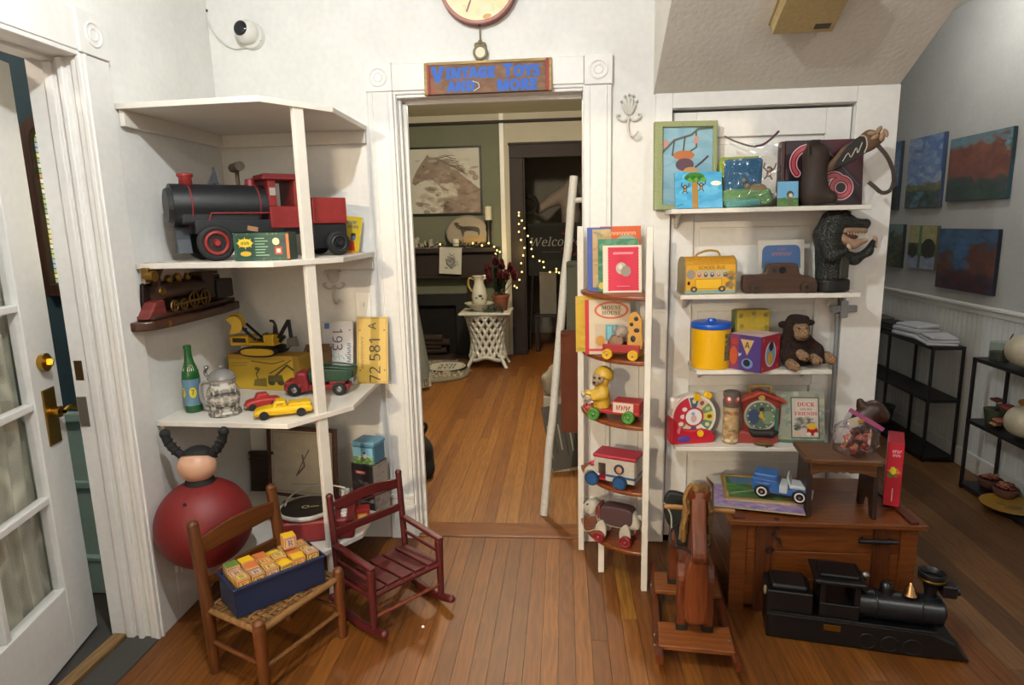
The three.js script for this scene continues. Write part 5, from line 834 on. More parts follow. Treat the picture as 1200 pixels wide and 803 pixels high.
{
  const t = thing('kaleidoscope', 'tall printed cardboard kaleidoscope tube', 'toy tube', [0.724, RS[3], -2.725]);
  part(t, 'tube', lathe([[0, 0], [0.034, 0], [0.034, 0.18], [0.0345, 0.18]], 0, 0, 0, 30), worn(0x9a7f5a, 0.5));
  part(t, 'cap', lathe([[0.036, 0.165], [0.0365, 0.228], [0.03, 0.232], [0, 0.23]], 0, 0, 0, 30), worn(0x5d544c, 0.4));
  part(t, 'wrapper', T(new THREE.CylinderGeometry(0.0346, 0.0346, 0.155, 30, 1, true), 0, 0.085, 0), print(220, 155, (g, w, h) => { fill(g, '#b0946a', 0, 0, w, h); daubs(g, ['#8d6a3a', '#c9b07a', '#7a5a34', '#b8503a', '#d8c8a0', '#4a4a3a'], 160, 0, 0, w, h, 12); for (let i = 0; i < 6; i++) blob(g, '#c8c0b4', 20 + i * 36, 146, 14, 6); }));
  part(t, 'cap_print', T(new THREE.CylinderGeometry(0.0369, 0.0369, 0.04, 30, 1, true), 0, 0.2, 0), print(230, 40, (g, w, h) => { fill(g, '#5d4a44', 0, 0, w, h); for (let i = 0; i < 6; i++) { blob(g, '#b0443a', 18 + i * 38, 20, 13, 14); blob(g, '#d8d0c8', 20 + i * 38, 16, 7, 8); } }));
}
{
  const t = thing('toy_clock', 'red house-shaped toy clock radio with a round dial', 'toy clock', [0.856, RS[3], -2.77], -0.05);
  const rd = mat(0x8a2f24, 0.4);
  part(t, 'clock_case', [ext([[-0.075, 0], [0.085, 0], [0.085, 0.185], [0.0, 0.225], [-0.085, 0.185], [-0.075, 0.1]], 0.06, 0.006)], rd);
  part(t, 'roof_edge', [bar([-0.095, 0.18, 0.01], [0, 0.222, 0.01], 0.07, 0.014, 0.004), bar([0.1, 0.18, 0.01], [0, 0.222, 0.01], 0.07, 0.014, 0.004)], mat(0xa8402c, 0.4));
  part(t, 'carry_handle', tube([[-0.04, 0.21, 0], [-0.045, 0.235, 0], [0, 0.243, 0], [0.045, 0.235, 0], [0.04, 0.21, 0]], 0.006, 24), mat(0xb89a3a, 0.4));
  part(t, 'dial_rim', [tor(0.066, 0.006, 0.0, 0.115, 0.032), cyl(0.066, 0.066, 0.004, 0, 0.115, 0.031, Math.PI / 2, 0, 0, 40)], mat(0x9aa08a, 0.35));
  part(t, 'dial', T(new THREE.CircleGeometry(0.063, 40), 0, 0.115, 0.0336), print(126, 126, (g) => { blob(g, '#5a6a5a', 63, 63, 63); blob(g, '#3a4a6a', 34, 66, 24, 34); blob(g, '#7a8a6a', 92, 70, 26, 30); for (let i = 0; i < 12; i++) blob(g, '#c9c09a', 63 + Math.sin(i * 0.5236) * 54, 63 - Math.cos(i * 0.5236) * 54, 4); line(g, '#c9a01c', 8, [[63, 63], [66, 34]]); line(g, '#c9a01c', 8, [[63, 63], [80, 78]]); blob(g, '#2a2a2a', 66, 32, 10); blob(g, '#c9a01c', 64, 62, 10); }));
  part(t, 'gable_badge', [cyl(0.014, 0.014, 0.006, 0, 0.198, 0.034, Math.PI / 2)], mat(0xb8a05a, 0.4));
  part(t, 'front_tray', [ext(smooth([[-0.1, 0], [0.06, 0], [0.07, 0.03], [-0.02, 0.04], [-0.09, 0.05]], 30), 0.05, 0.006).translate(0, 0, 0.04)], mat(0x9a4038, 0.4));
  part(t, 'toy_bird', body([[-0.03, 0.045, 0.06, 0.04, 0.045, 0.062, 0.016, 0.018], [0.04, 0.045, 0.062, 0.065, 0.05, 0.062, 0.014, 0.006], [-0.03, 0.045, 0.06, -0.055, 0.06, 0.06, 0.012, 0.004]], 30, 0.006), mat(0x1d1512, 0.6), 'dark bird ornament');
}
{
  const t = thing('wooden_whistle', 'small brown wooden oval lying at the front of the lowest shelf', 'toy', [0.852, RS[3], -2.672], -0.25);
  part(t, 'whistle_body', sph(0.042, 0, 0.011, 0, 1, 0.26, 0.35, 24), wood(0x7d5a2c, 0.5, 'x')); part(t, 'whistle_wheel', cyl(0.006, 0.006, 0.034, 0.012, 0.006, 0, Math.PI / 2), wood(0x5d4020, 0.5));
}
lean('story_book', 'large picture story book with a silver green border leaning on the lowest shelf', 'book', [1.02, RS[3], -2.71], 0.19, 0.228, 0.014, (g, w, h) => {
  fill(g, '#8d9080', 0, 0, w, h); daubs(g, ['#b8a06a', '#7a8a7a', '#c0b89a', '#5f7a72'], 90, 0, 0, w, h, 18); fill(g, '#b9ada2', 62, 30, 104, 170); fill(g, '#c4b8a8', 78, 40, 80, 74); text(g, 'DUCK', 118, 58, 24, '#b8354a', 'serif'); text(g, 'AND HIS', 118, 78, 11, '#8a4a52', 'serif'); text(g, 'FRIENDS', 118, 97, 20, '#b8354a', 'serif');
  daubs(g, ['#3a3f3a', '#5a564a', '#2f3a36'], 40, 74, 116, 70, 50, 12); blob(g, '#a8261f', 142, 172, 22, 20); blob(g, '#d0aa2a', 140, 152, 18, 14); blob(g, '#cfc8bc', 128, 186, 9); blob(g, '#cfc8bc', 156, 186, 9); line(g, '#c9a83a', 3, [[70, 196], [84, 176], [96, 200]]); g.strokeStyle = '#3f4a3f'; g.lineWidth = 4; g.strokeRect(60, 28, 108, 174); fill(g, '#4f6a5a', 0, 212, w, 16);
}, 0x4a5a4a, -0.16, -0.25, 0.06, 0.25);
single('green_book', 'thin green book standing behind the silver bordered story book', 'book', rbb(-0.008, 0.008, 0, 0.15, -0.05, 0.05, 0.002), worn(0x3f6a5a, 0.5), [0.935, RS[3], -2.77], -0.35);
// ---------- wooden trunk ----------
const TT = 0.385;
{
  const t = thing('wooden_chest', 'honey brown wooden chest with overhanging lid and black bar handle', 'chest', [0.955, 0, -2.5], -0.03);
  const wd = wood(0x7a4217, 0.4, 'x'), dk = wood(0x5b2e12, 0.42, 'y');
  const x0 = -0.315, x1 = 0.35, z0 = -0.2, z1 = 0.2;
  for (let i = 0; i < 3; i++) part(t, 'front_board', rbb(x0 + 0.01, x1 - 0.01, 0.03 + i * 0.111, 0.139 + i * 0.111, z1 - 0.018, z1 - 0.002, 0.003), wd);
  for (let i = 0; i < 3; i++) part(t, 'back_board', rbb(x0 + 0.01, x1 - 0.01, 0.03 + i * 0.111, 0.139 + i * 0.111, z0 + 0.002, z0 + 0.018, 0.003), wd);
  for (const x of [x0, x1 - 0.016]) for (let i = 0; i < 3; i++) part(t, 'side_board', rbb(x, x + 0.016, 0.03 + i * 0.111, 0.139 + i * 0.111, z0 + 0.01, z1 - 0.01, 0.003), dk);
  for (const x of [x0 - 0.004, x0 + 0.09, x1 - 0.15, x1 - 0.056]) part(t, 'batten', rbb(x, x + 0.06, 0.0, 0.363, z1 - 0.004, z1 + 0.008, 0.003), x === x0 - 0.004 || x === x1 - 0.056 ? wd : dk);
  part(t, 'bottom_board', rbb(x0, x1, 0.02, 0.034, z0, z1, 0.002), dk);
  for (let i = 0; i < 3; i++) part(t, 'lid_board', rbb(x0 - 0.02, x1 + 0.025, 0.365, TT, z0 - 0.01 + i * 0.1467, z0 + 0.1362 + i * 0.1467, 0.004), wd);
  part(t, 'lid_batten', rbb(x1 - 0.035, x1 - 0.005, TT, TT + 0.012, z0 + 0.05, z1 + 0.022, 0.003), wood(0x5b2818, 0.45, 'z')); part(t, 'lid_batten', rbb(x0 + 0.005, x0 + 0.05, TT, TT + 0.008, z1 - 0.03, z1 + 0.012, 0.002), wood(0x5b2818, 0.45, 'x'));
  part(t, 'bar_handle', [rod([0.14, 0.315, z1 + 0.025], [0.275, 0.315, z1 + 0.025], 0.009), rod([0.16, 0.315, z1], [0.16, 0.315, z1 + 0.025], 0.006), rod([0.255, 0.315, z1], [0.255, 0.315, z1 + 0.025], 0.006)], M.blackMetal, 'black iron bar handle');
  const ch = []; for (let i = 0; i < 7; i++) ch.push(T(tor(0.007, 0.0018, 0, 0, 0, 0, 0, 0, 10), -0.15 - Math.sin(i * 0.9) * 0.012, 0.35 - i * 0.011, z1 + 0.012, 0, i % 2 ? 1.2 : 0.2, 0));
  part(t, 'hasp_chain', ch, M.blackMetal, 'short dark chain'); part(t, 'lock_ring', [tor(0.008, 0.002, -0.155, TT + 0.002, z1 + 0.01, Math.PI / 2), tor(0.013, 0.003, -0.175, 0.262, z1 + 0.014)], M.blackMetal);
}
// flat things on the chest
function flatThing(name, label, cat, x, y, z, ry, w, d, h, draw) {
  const t = thing(name, label, cat, [x, y, z], ry);
  part(t, 'sheet_stack', rbb(-w / 2, w / 2, 0, h, -d / 2, d / 2, 0.0015), worn(0xb8a886, 0.7));
  part(t, 'printed_top', plane(w - 0.002, d - 0.002, 0, h + 0.0006, 0, -Math.PI / 2), print(w * 1000, d * 1000, draw, 0.35)); return t;
}
flatThing('game_board', 'purple and pink printed board lying under the tan puzzle tray', 'board', 0.765, TT + 0.0125, -2.445, -0.22, 0.33, 0.22, 0.006, (g, w, h) => { fill(g, '#8d7a9a', 0, 0, w, h); daubs(g, ['#b86aa0', '#5a4a9a', '#8f9ac0', '#c08ab0', '#d0b0c0', '#6a5a8a'], 260, 0, 0, w, h, 16); });
flatThing('map_sheet', 'folded pale printed sheet at the back corner of the chest', 'paper', 0.7, TT + 0.0125, -2.62, 0.15, 0.15, 0.13, 0.005, (g, w, h) => { fill(g, '#b8b4a8', 0, 0, w, h); daubs(g, ['#7a9a7a', '#8fa8b8', '#c9a07a'], 60, 0, 0, w, h, 14); });
{
  const t = flatThing('puzzle_tray', 'tan wooden puzzle tray with a green landscape under the jeep', 'puzzle', 0.8, TT + 0.0195, -2.515, -0.16, 0.3, 0.25, 0.009, (g, w, h) => { fill(g, '#b8935a', 0, 0, w, h); fill(g, '#3f5a3a', 16, 14, w - 32, h - 28); poly(g, '#4f6f7f', [[30, 20], [150, 20], [170, 90], [40, 100]]); daubs(g, ['#3f7a2f', '#2f5a2a', '#6a9a4a', '#4a6a3a'], 120, 20, 100, w - 50, 120, 24); line(g, '#a0a08a', 7, [[30, 190], [120, 150], [230, 140]]); blob(g, '#8d3a2a', 120, 110, 18, 8); blob(g, '#a8542f', 240, 210, 14, 8); });
  for (const [a, b, c2, d2] of [[-0.15, 0.15, -0.125, -0.113], [-0.15, 0.15, 0.113, 0.125], [-0.15, -0.138, -0.113, 0.113], [0.138, 0.15, -0.113, 0.113]]) part(t, 'tray_rim', rbb(a, b, 0.008, 0.014, c2, d2, 0.002), wood(0xa8834a, 0.5));
}
{
  const t = thing('toy_jeep', 'blue toy jeep with white hood and whitewall wheels on the chest', 'toy car', [0.85, TT + 0.0335, -2.43], -0.42);
  const bl = mat(0x2c5a96, 0.35), wh = mat(0xb9bfc0, 0.4);
  part(t, 'jeep_body', [ext([[-0.1, 0.028], [-0.105, 0.075], [-0.098, 0.082], [-0.01, 0.076], [0.0, 0.046], [0.03, 0.046], [0.05, 0.055], [0.1, 0.055], [0.105, 0.03], [0.03, 0.022], [-0.03, 0.022]], 0.082, 0.006)], bl);
  part(t, 'rear_box', [rbb(-0.1, -0.012, 0.07, 0.098, -0.04, 0.04, 0.008)], bl);
  part(t, 'hood', [rbb(0.032, 0.1, 0.052, 0.066, -0.036, 0.036, 0.004)], wh, 'white hood'); part(t, 'windshield', [rbox(0.006, 0.038, 0.07, 0.002, 0.03, 0.08, 0, 0, 0, 0.35)], wh);
  part(t, 'door_panel', [rbox(0.03, 0.03, 0.084, 0.003, 0.012, 0.046, 0)], wh);
  part(t, 'fender', [rbox(0.05, 0.012, 0.094, 0.004, 0.075, 0.048, 0)], bl); part(t, 'fender', [rbox(0.056, 0.014, 0.092, 0.004, -0.062, 0.056, 0)], bl);
  part(t, 'grille', rbox(0.006, 0.03, 0.06, 0.001, 0.104, 0.044, 0), mat(0x5a6a80, 0.4)); part(t, 'bumper', rbox(0.008, 0.01, 0.08, 0.002, 0.112, 0.028, 0), wh);
  for (const [x, s] of [[0.072, -1], [0.072, 1], [-0.065, -1], [-0.065, 1]]) { const w = part(t, 'wheel', [tor(0.021, 0.0075, x, 0.028, s * 0.043), cyl(0.02, 0.02, 0.012, x, 0.028, s * 0.043, Math.PI / 2)], M.rubber); part(w, 'white_rim', [tor(0.0165, 0.0028, x, 0.028, s * 0.0505)], mat(0xcfc9c0, 0.4)); part(w, 'hub_cap', cyl(0.007, 0.005, 0.006, x, 0.028, s * 0.051, s * Math.PI / 2), M.chrome); }
}
{
  const t = thing('step_stool', 'small dark wooden step stool standing on the chest', 'stool', [1.045, TT, -2.4], -0.1);
  const tp = wood(0x6b4526, 0.4, 'x'), lg = wood(0x2f1b12, 0.45, 'y');
  part(t, 'stool_top', slab([[-0.14, -0.1], [-0.14, 0.08], [-0.12, 0.1], [0.12, 0.1], [0.14, 0.08], [0.14, -0.1]], 0.215, 0.235, 0.005), tp);
  for (const x of [-0.115, 0.115]) part(t, 'stool_leg', T(ext([[-0.085, 0], [-0.05, 0], [-0.03, 0.06], [0.03, 0.06], [0.05, 0], [0.085, 0], [0.07, 0.215], [-0.07, 0.215]], 0.018, 0.003), x, 0, 0, 0, Math.PI / 2, 0), lg);
  const ap = [[-0.115, 0.215], [-0.115, 0.165]]; for (let i = 0; i <= 16; i++) ap.push([-0.1 + i * 0.0125, 0.165 + 0.012 * Math.sin(i / 16 * Math.PI * 2 + Math.PI) * (i < 8 ? -1 : 1) + (Math.abs(i - 8) < 2 ? 0.01 : 0)]); ap.push([0.115, 0.165], [0.115, 0.215]);
  part(t, 'apron', T(ext(ap, 0.014, 0.002), 0, 0, 0.07), tp); part(t, 'apron', T(ext(ap, 0.014, 0.002), 0, 0, -0.07), tp);
}
{
  const t = thing('zip_bag', 'clear zip bag of reddish pieces with a pink seal on the stool', 'bag', [1.085, TT + 0.236, -2.355], 0.1);
  const film = new THREE.MeshPhysicalMaterial({ color: 0xf4f0f2, transmission: 1, roughness: 0.1, thickness: 0 });
  const fg = new THREE.SphereGeometry(0.075, 36, 24), fp = fg.attributes.position; for (let i = 0; i < fp.count; i++) { const x = fp.getX(i), y = fp.getY(i), z = fp.getZ(i), k = 1 + N(x * 34, y * 34, z * 34) * 0.34; fp.setXYZ(i, x * k * 1.12, Math.max(-0.062, y * k * 0.95), z * k * 0.75); } fg.computeVertexNormals();
  part(t, 'bag_film', T(fg, 0, 0.064, 0), film);
  const cols = [mat(0x8d3a2f, 0.5), mat(0xa8543f, 0.5), mat(0x6a2a24, 0.5), mat(0xb07a5a, 0.6)];
  for (let i = 0; i < 34; i++) { const a = rnd() * 6.28, r = Math.sqrt(rnd()) * 0.05; part(t, 'red_piece', rbox(rr(0.012, 0.026), 0.008, rr(0.01, 0.02), 0.003, Math.cos(a) * r, 0.012 + rnd() * 0.075, Math.sin(a) * r * 0.75, rnd() * 3, rnd() * 3, rnd() * 3, 1), cols[i % 4]); }
  part(t, 'label_card', rbox(0.055, 0.035, 0.002, 0.0008, -0.02, 0.135, 0.02, -0.5, 0.2, 0.25), worn(0xb9a894, 0.7)); part(t, 'gold_emblem', sph(0.01, 0.0, 0.14, 0.026, 1.3, 0.9, 0.4), mat(0x8d6a2c, 0.5));
  part(t, 'pink_seal', [bar([-0.035, 0.18, 0.005], [0.095, 0.1, 0.012], 0.004, 0.016, 0.001)], mat(0x9a4a72, 0.4), 'pink zip seal');
  part(t, 'bag_neck', T(ext(smooth([[-0.05, 0], [0.06, -0.02], [0.085, 0.0], [-0.03, 0.06]], 20), 0.002, 0.0004), 0, 0.115, 0.0), film);
}
{
  const t = thing('wooden_figure', 'dark carved wooden head standing behind the zip bag', 'carving', [1.23, TT + 0.236, -2.475]);
  t.position.set(1.15, TT + 0.236, -2.475);
  part(t, 'carved_head', body([[0.0, 0.0, 0, 0.01, 0.1, 0, 0.022, 0.03], [0.01, 0.1, 0, 0.05, 0.14, 0, 0.036, 0.034], [0.05, 0.14, 0, 0.08, 0.12, 0.01, 0.03, 0.024], [0.0, 0.16, 0, -0.005, 0.175, 0, 0.016, 0.012]], 40, 0.01), wood(0x3d2114, 0.4));
  part(t, 'carved_base', cyl(0.035, 0.03, 0.014, 0, 0.007, 0), wood(0x3d2114, 0.4));
}
{
  const t = thing('red_game_box', 'narrow bright red game box standing on end at the chest edge', 'box', [1.293, TT + 0.0125, -2.47], -0.45);
  part(t, 'carton', rbb(-0.03, 0.025, 0, 0.255, -0.08, 0.08, 0.002), mat(0xa01226, 0.4));
  part(t, 'printed_side', plane(0.052, 0.25, -0.0025, 0.127, 0.0806), print(52, 250, (g, w, h) => { fill(g, '#b5162c', 0, 0, w, h); squiggle(g, 30, 30, 30, 11, '#e0c8c8'); squiggle(g, 30, 46, 26, 9, '#e0c8c8'); daubs(g, ['#c8c02a', '#5a8a2a', '#d8a02a'], 16, 8, 90, 34, 40, 10); blob(g, '#d0c82a', 22, 108, 10, 16); blob(g, '#3f7a2a', 14, 128, 6, 10); line(g, '#d8b8b8', 4, [[26, 180], [26, 230]]); }));
}
// ---------- wooden rocking horse ----------
{
  const t = thing('rocking_horse', 'wooden rocking horse with yarn mane, black seat and dowel handle', 'rocking horse', [0.462, 0, -2.185], -0.1);
  const mane = [fabric(0xa5783c), fabric(0x876030)], wd = wood(0x6b3315, 0.38), lt = wood(0x8d5024, 0.4, 'x');
  for (const s of [-1, 1]) {
    const out = []; for (let i = 0; i <= 12; i++) { const x = -0.3 + i * 0.05; out.push([x, 0.004 + 0.55 * x * x]); } for (let i = 12; i >= 0; i--) { const x = -0.3 + i * 0.05; out.push([x, 0.05 + 0.42 * x * x]); }
    const r = part(t, 'runner', T(ext(out, 0.026, 0.006), s * 0.125, 0, 0, 0, Math.PI / 2, 0), wd);
    for (const [y, z] of [[0.075, 0.215], [0.098, 0.19], [0.075, -0.16]]) part(r, 'screw_cap', T(cyl(0.005, 0.005, 0.004, 0, 0, 0, 0, 0, Math.PI / 2, 10), s * 0.125 - 0.0138 * Math.sign(1), y - 0.012, z), M.steel);
  }
  part(t, 'cross_board', rbb(-0.125, 0.125, 0.062, 0.08, 0.1, 0.235, 0.004), lt); part(t, 'cross_board', rbb(-0.125, 0.125, 0.062, 0.08, -0.24, -0.1, 0.004), lt);
  for (const [x, z] of [[-0.045, 0.12], [0.045, 0.12], [-0.055, -0.17], [0.055, -0.17]]) { const l = part(t, 'leg', [T(ext(smooth([[-0.024, 0.1], [0.02, 0.1], [0.026, 0.2], [0.034, 0.29], [0.0, 0.33], [-0.036, 0.29], [-0.028, 0.2]], 30), 0.034, 0.006), x, 0, z, 0, Math.PI / 2, 0)], wd); part(l, 'hoof', rbox(0.038, 0.028, 0.05, 0.004, x, 0.094, z), mat(0x14100d, 0.5)); }
  part(t, 'barrel', T(body([[0, 0.31, 0.09, 0, 0.3, -0.16, 0.052, 0.056]], 34, 0.01), 0, 0, 0), wd);
  part(t, 'chest', T(ext(smooth([[-0.03, 0.12], [0.03, 0.12], [0.04, 0.24], [0.032, 0.34], [0, 0.38], [-0.032, 0.34], [-0.04, 0.24]], 36), 0.06, 0.012), 0, 0.01, 0.145), wood(0x7a3d1a, 0.38, 'y'));
  part(t, 'neck_and_head', T(ext(smooth([[-0.06, 0.36], [0.0, 0.34], [0.05, 0.38], [0.09, 0.4], [0.13, 0.38], [0.145, 0.41], [0.1, 0.49], [0.07, 0.57], [0.045, 0.6], [0.03, 0.56], [-0.02, 0.5], [-0.07, 0.44]], 60), 0.05, 0.01), 0, 0, 0.09, 0, -Math.PI / 2, 0), wd, 'shaped horse head');
  for (const s of [-1, 1]) part(t, 'ear', T(ext(smooth([[-0.012, 0], [0.012, 0], [0.004, 0.045]], 16), 0.012, 0.003), s * 0.022, 0.575, 0.145, 0.2, 0, -s * 0.2), wd);
  for (let i = 0; i < 44; i++) { const f = i / 43, y = 0.46 + f * 0.15, z = 0.055 + f * 0.085 - (f > 0.85 ? (f - 0.85) * 0.1 : 0), s = i % 2 ? 1 : -1; part(t, 'mane_strand', tube([[0, y, z], [s * rr(0.015, 0.03), y + 0.012, z - 0.006], [s * rr(0.03, 0.045), y - 0.03, z + rr(-0.01, 0.02)], [s * rr(0.03, 0.05), y - rr(0.06, 0.11), z + rr(-0.01, 0.02)]], 0.008, 14, 6), mane[i % 2]); }
  part(t, 'dowel_handle', rod([-0.11, 0.525, 0.1], [0.125, 0.52, 0.1], 0.0085), wood(0xb07f45, 0.45, 'x'), 'pale dowel handle');
  const seat = part(t, 'seat_back', T(ext(smooth([[-0.075, 0], [0.06, 0], [0.065, 0.06], [0.0, 0.12], [-0.08, 0.14], [-0.1, 0.1]], 30), 0.03, 0.008), 0.0, 0.36, -0.09), mat(0x0f1412, 0.6), 'black padded seat back');
  part(seat, 'piping', tube([[-0.1, 0.46, -0.072], [-0.075, 0.415, -0.072], [-0.07, 0.36, -0.072]], 0.003, 14), worn(0xb0aca0, 0.6));
  part(t, 'seat', rbox(0.12, 0.02, 0.2, 0.008, 0, 0.352, -0.06), mat(0x0f1412, 0.6));
  part(t, 'rein', tube([[0.03, 0.41, 0.17], [0.0, 0.395, 0.2], [-0.04, 0.4, 0.16], [-0.08, 0.39, 0.12], [-0.085, 0.42, 0.08], [-0.05, 0.44, 0.05]], 0.004, 36), mat(0x120e0c, 0.6), 'black rein');
}
// ---------- black locomotive on the floor ----------
{
  const t = thing('model_locomotive', 'large black model steam locomotive with brass bell in front of the chest', 'model train', [1.035, 0, -2.153], -0.19);
  const bk = mat(0x0b0a0b, 0.38), bk2 = mat(0x121014, 0.3);
  part(t, 'base_frame', [ext([[-0.3, 0], [0.22, 0], [0.335, 0.012], [0.3, 0.07], [0.22, 0.1], [-0.3, 0.1]], 0.14, 0.008)], bk);
  part(t, 'cow_catcher', [ext([[0.2, 0.0], [0.35, 0.004], [0.27, 0.075], [0.2, 0.09]], 0.12, 0.006)], bk2);
  for (const x of [0.03, 0.1, 0.17]) for (const s of [-1, 1]) part(t, 'wheel', [tor(0.027, 0.003, x, 0.037, s * 0.069), cyl(0.026, 0.026, 0.004, x, 0.037, s * 0.069, Math.PI / 2)], bk);
  for (const s of [-1, 1]) part(t, 'running_rail', bar([-0.29, 0.104, s * 0.072], [0.24, 0.104, s * 0.072], 0.008, 0.008, 0.002), bk2);
  part(t, 'boiler', [cyl(0.052, 0.052, 0.27, 0.13, 0.145, 0, 0, 0, Math.PI / 2, 32), cyl(0.046, 0.03, 0.016, 0.272, 0.145, 0, 0, 0, -Math.PI / 2, 28)], mat(0x111418, 0.3));
  part(t, 'boiler_band', tor(0.0525, 0.003, 0.06, 0.145, 0, 0, Math.PI / 2), bk2); part(t, 'boiler_band', tor(0.0525, 0.003, 0.2, 0.145, 0, 0, Math.PI / 2), bk2);
  part(t, 'cab', [rbb(-0.13, 0.0, 0.09, 0.16, -0.066, 0.066, 0.004), rbb(-0.13, -0.11, 0.16, 0.24, -0.066, 0.066, 0.003), rbb(-0.02, 0.0, 0.16, 0.24, -0.066, 0.066, 0.003), rbb(-0.15, 0.015, 0.236, 0.252, -0.078, 0.078, 0.006), rbb(-0.13, -0.005, 0.25, 0.263, -0.05, 0.05, 0.006)], bk);
  part(t, 'tender', [rbb(-0.305, -0.15, 0.08, 0.185, -0.066, 0.066, 0.006), rbb(-0.29, -0.165, 0.18, 0.205, -0.055, 0.055, 0.012)], bk);
  part(t, 'tender_lamp', sph(0.013, -0.308, 0.17, 0.04, 0.5, 1.4, 0.8), worn(0x9a8a6a, 0.5));
  part(t, 'smoke_stack', lathe([[0.018, 0], [0.02, 0.03], [0.026, 0.055], [0.04, 0.08], [0.043, 0.1], [0.036, 0.1], [0.03, 0.08]], 0.235, 0.185, -0.01), bk2);
  part(t, 'brass_ring', tor(0.0395, 0.0055, 0.235, 0.262, -0.01, Math.PI / 2), metal(0x6a5426, 0.4), 'dull brass ring on the smoke stack');
  part(t, 'headlamp', [rbox(0.045, 0.045, 0.045, 0.006, 0.28, 0.235, 0.01), cyl(0.016, 0.018, 0.014, 0.305, 0.235, 0.01, 0, 0, -Math.PI / 2)], bk2);
  const bell = part(t, 'bell', lathe([[0, 0.045], [0.005, 0.045], [0.007, 0.036], [0.013, 0.03], [0.016, 0.014], [0.023, 0.002], [0.024, 0], [0.02, 0]], 0.165, 0.203, 0.015), metal(0xd9a878, 0.18), 'shiny brass bell');
  part(t, 'steam_dome', lathe([[0.024, 0], [0.02, 0.02], [0.022, 0.03], [0.012, 0.044], [0, 0.046]], 0.095, 0.19, 0), bk2);
  part(t, 'whistle_ball', [rod([0.025, 0.19, 0], [0.025, 0.235, 0], 0.008), sph(0.016, 0.025, 0.25, 0)], metal(0x8a8680, 0.3), 'grey ball finial'); part(t, 'valve_cap', sph(0.014, 0.02, 0.21, 0.02, 1.2, 0.7, 1), bk2);
  part(t, 'name_plate', rbox(0.055, 0.022, 0.003, 0.001, -0.085, 0.07, 0.0712), metal(0x8a6428, 0.45), 'brass name plate');
}
// ---------- quarter-round plant stand with toys ----------
const ST = [1.222, 0.967, 0.702, 0.422, 0.162];
{
  const t = thing('corner_stand', 'tall white corner stand with five quarter-round wooden shelves', 'stand', [0.32, 0, -2.765]);
  const wd = wood(0x8d4a24, 0.35, 'x');
  ST.forEach(y => { const p = [[0.012, 0]]; for (let i = 0; i <= 14; i++) { const a = i / 14 * Math.PI / 2; p.push([0.012 - Math.cos(a) * 0.262, Math.sin(a) * 0.335]); } part(t, 'quarter_shelf', slab(p, y - 0.018, y, 0.005), wd); });
  part(t, 'leg', rbb(-0.262, -0.236, 0, 1.49, 0.005, 0.025, 0.002), M.shelf); part(t, 'leg', rbb(-0.012, 0.012, 0, 1.485, 0.335, 0.353, 0.002), M.shelf); part(t, 'leg', rbb(0.008, 0.03, 0, 1.49, -0.02, 0.002, 0.002), M.shelf);
  part(t, 'foot', rbb(-0.18, -0.155, 0, 0.145, 0.195, 0.215, 0.002), M.shelf);
}
lean('picture_book_orange', 'orange picture book at the back of the top stand shelf', 'book', [0.236, ST[0] + 0.001, -2.67], 0.17, 0.265, 0.01, (g, w, h) => { fill(g, '#c2542a', 0, 0, w, h); squiggle(g, 95, 30, 110, 12, '#d9b88a'); blob(g, '#8d9a8a', 110, 76, 52, 40); fill(g, '#4f7a5a', 0, 90, w, 180); daubs(g, ['#5f8a6a', '#3a5f4a'], 40, 0, 100, w, 160, 24); }, 0xb9b0a0, -0.1, 0.06);
lean('picture_book_blue', 'blue edged picture book at the back of the top stand shelf', 'book', [0.148, ST[0] + 0.001, -2.66], 0.1, 0.262, 0.01, (g, w, h) => { fill(g, '#3f5498', 0, 0, w, h); fill(g, '#b89a6a', 22, 8, 78, 240); daubs(g, ['#a86a4a', '#c9b47a', '#6a7a5a'], 40, 26, 12, 70, 230, 16); }, 0xb9b0a0, -0.1, 0.06);
lean('picture_book_green', 'green picture book between the blue and the red cards', 'book', [0.222, ST[0] + 0.001, -2.615], 0.165, 0.215, 0.01, (g, w, h) => { fill(g, '#3f7a5a', 0, 0, w, h); daubs(g, ['#56906c', '#2f6148', '#7aa07a'], 60, 0, 0, w, h, 20); blob(g, '#c9b04a', 14, 190, 12, 14); }, 0xb9b0a0, -0.12, 0.06);
lean('story_book_red', 'white story book with a scalloped red panel in front on the top stand shelf', 'book', [0.234, ST[0] + 0.001, -2.57], 0.155, 0.19, 0.012, (g, w, h) => { fill(g, '#d4c4b0', 0, 0, w, h); for (let i = 0; i < 15; i++) for (const x of [27, 137]) blob(g, '#b8243c', x, 14 + i * 11.6, 7); fill(g, '#c02640', 26, 8, 112, 174); squiggle(g, 82, 32, 80, 8, '#e8c8c0'); blob(g, '#b0a494', 74, 92, 22, 24); blob(g, '#8d8478', 92, 104, 20, 22); blob(g, '#d0c4b4', 70, 86, 9, 10); scrib(g, '#d9a0a0', 56, 164, 60, 1, 2); }, 0xc4b8a6, -0.13, 0.04);
lean('yellow_story_book', 'yellow story book sticking out behind the red spined book', 'book', [0.128, ST[1] + 0.001, -2.635], 0.16, 0.235, 0.01, (g, w, h) => { fill(g, '#c09a2a', 0, 0, w, h); daubs(g, ['#d0ae44', '#8d8a3a', '#6a7a4a'], 40, 0, 0, w, h, 18); }, 0xb9b0a0, -0.08, 0.05);
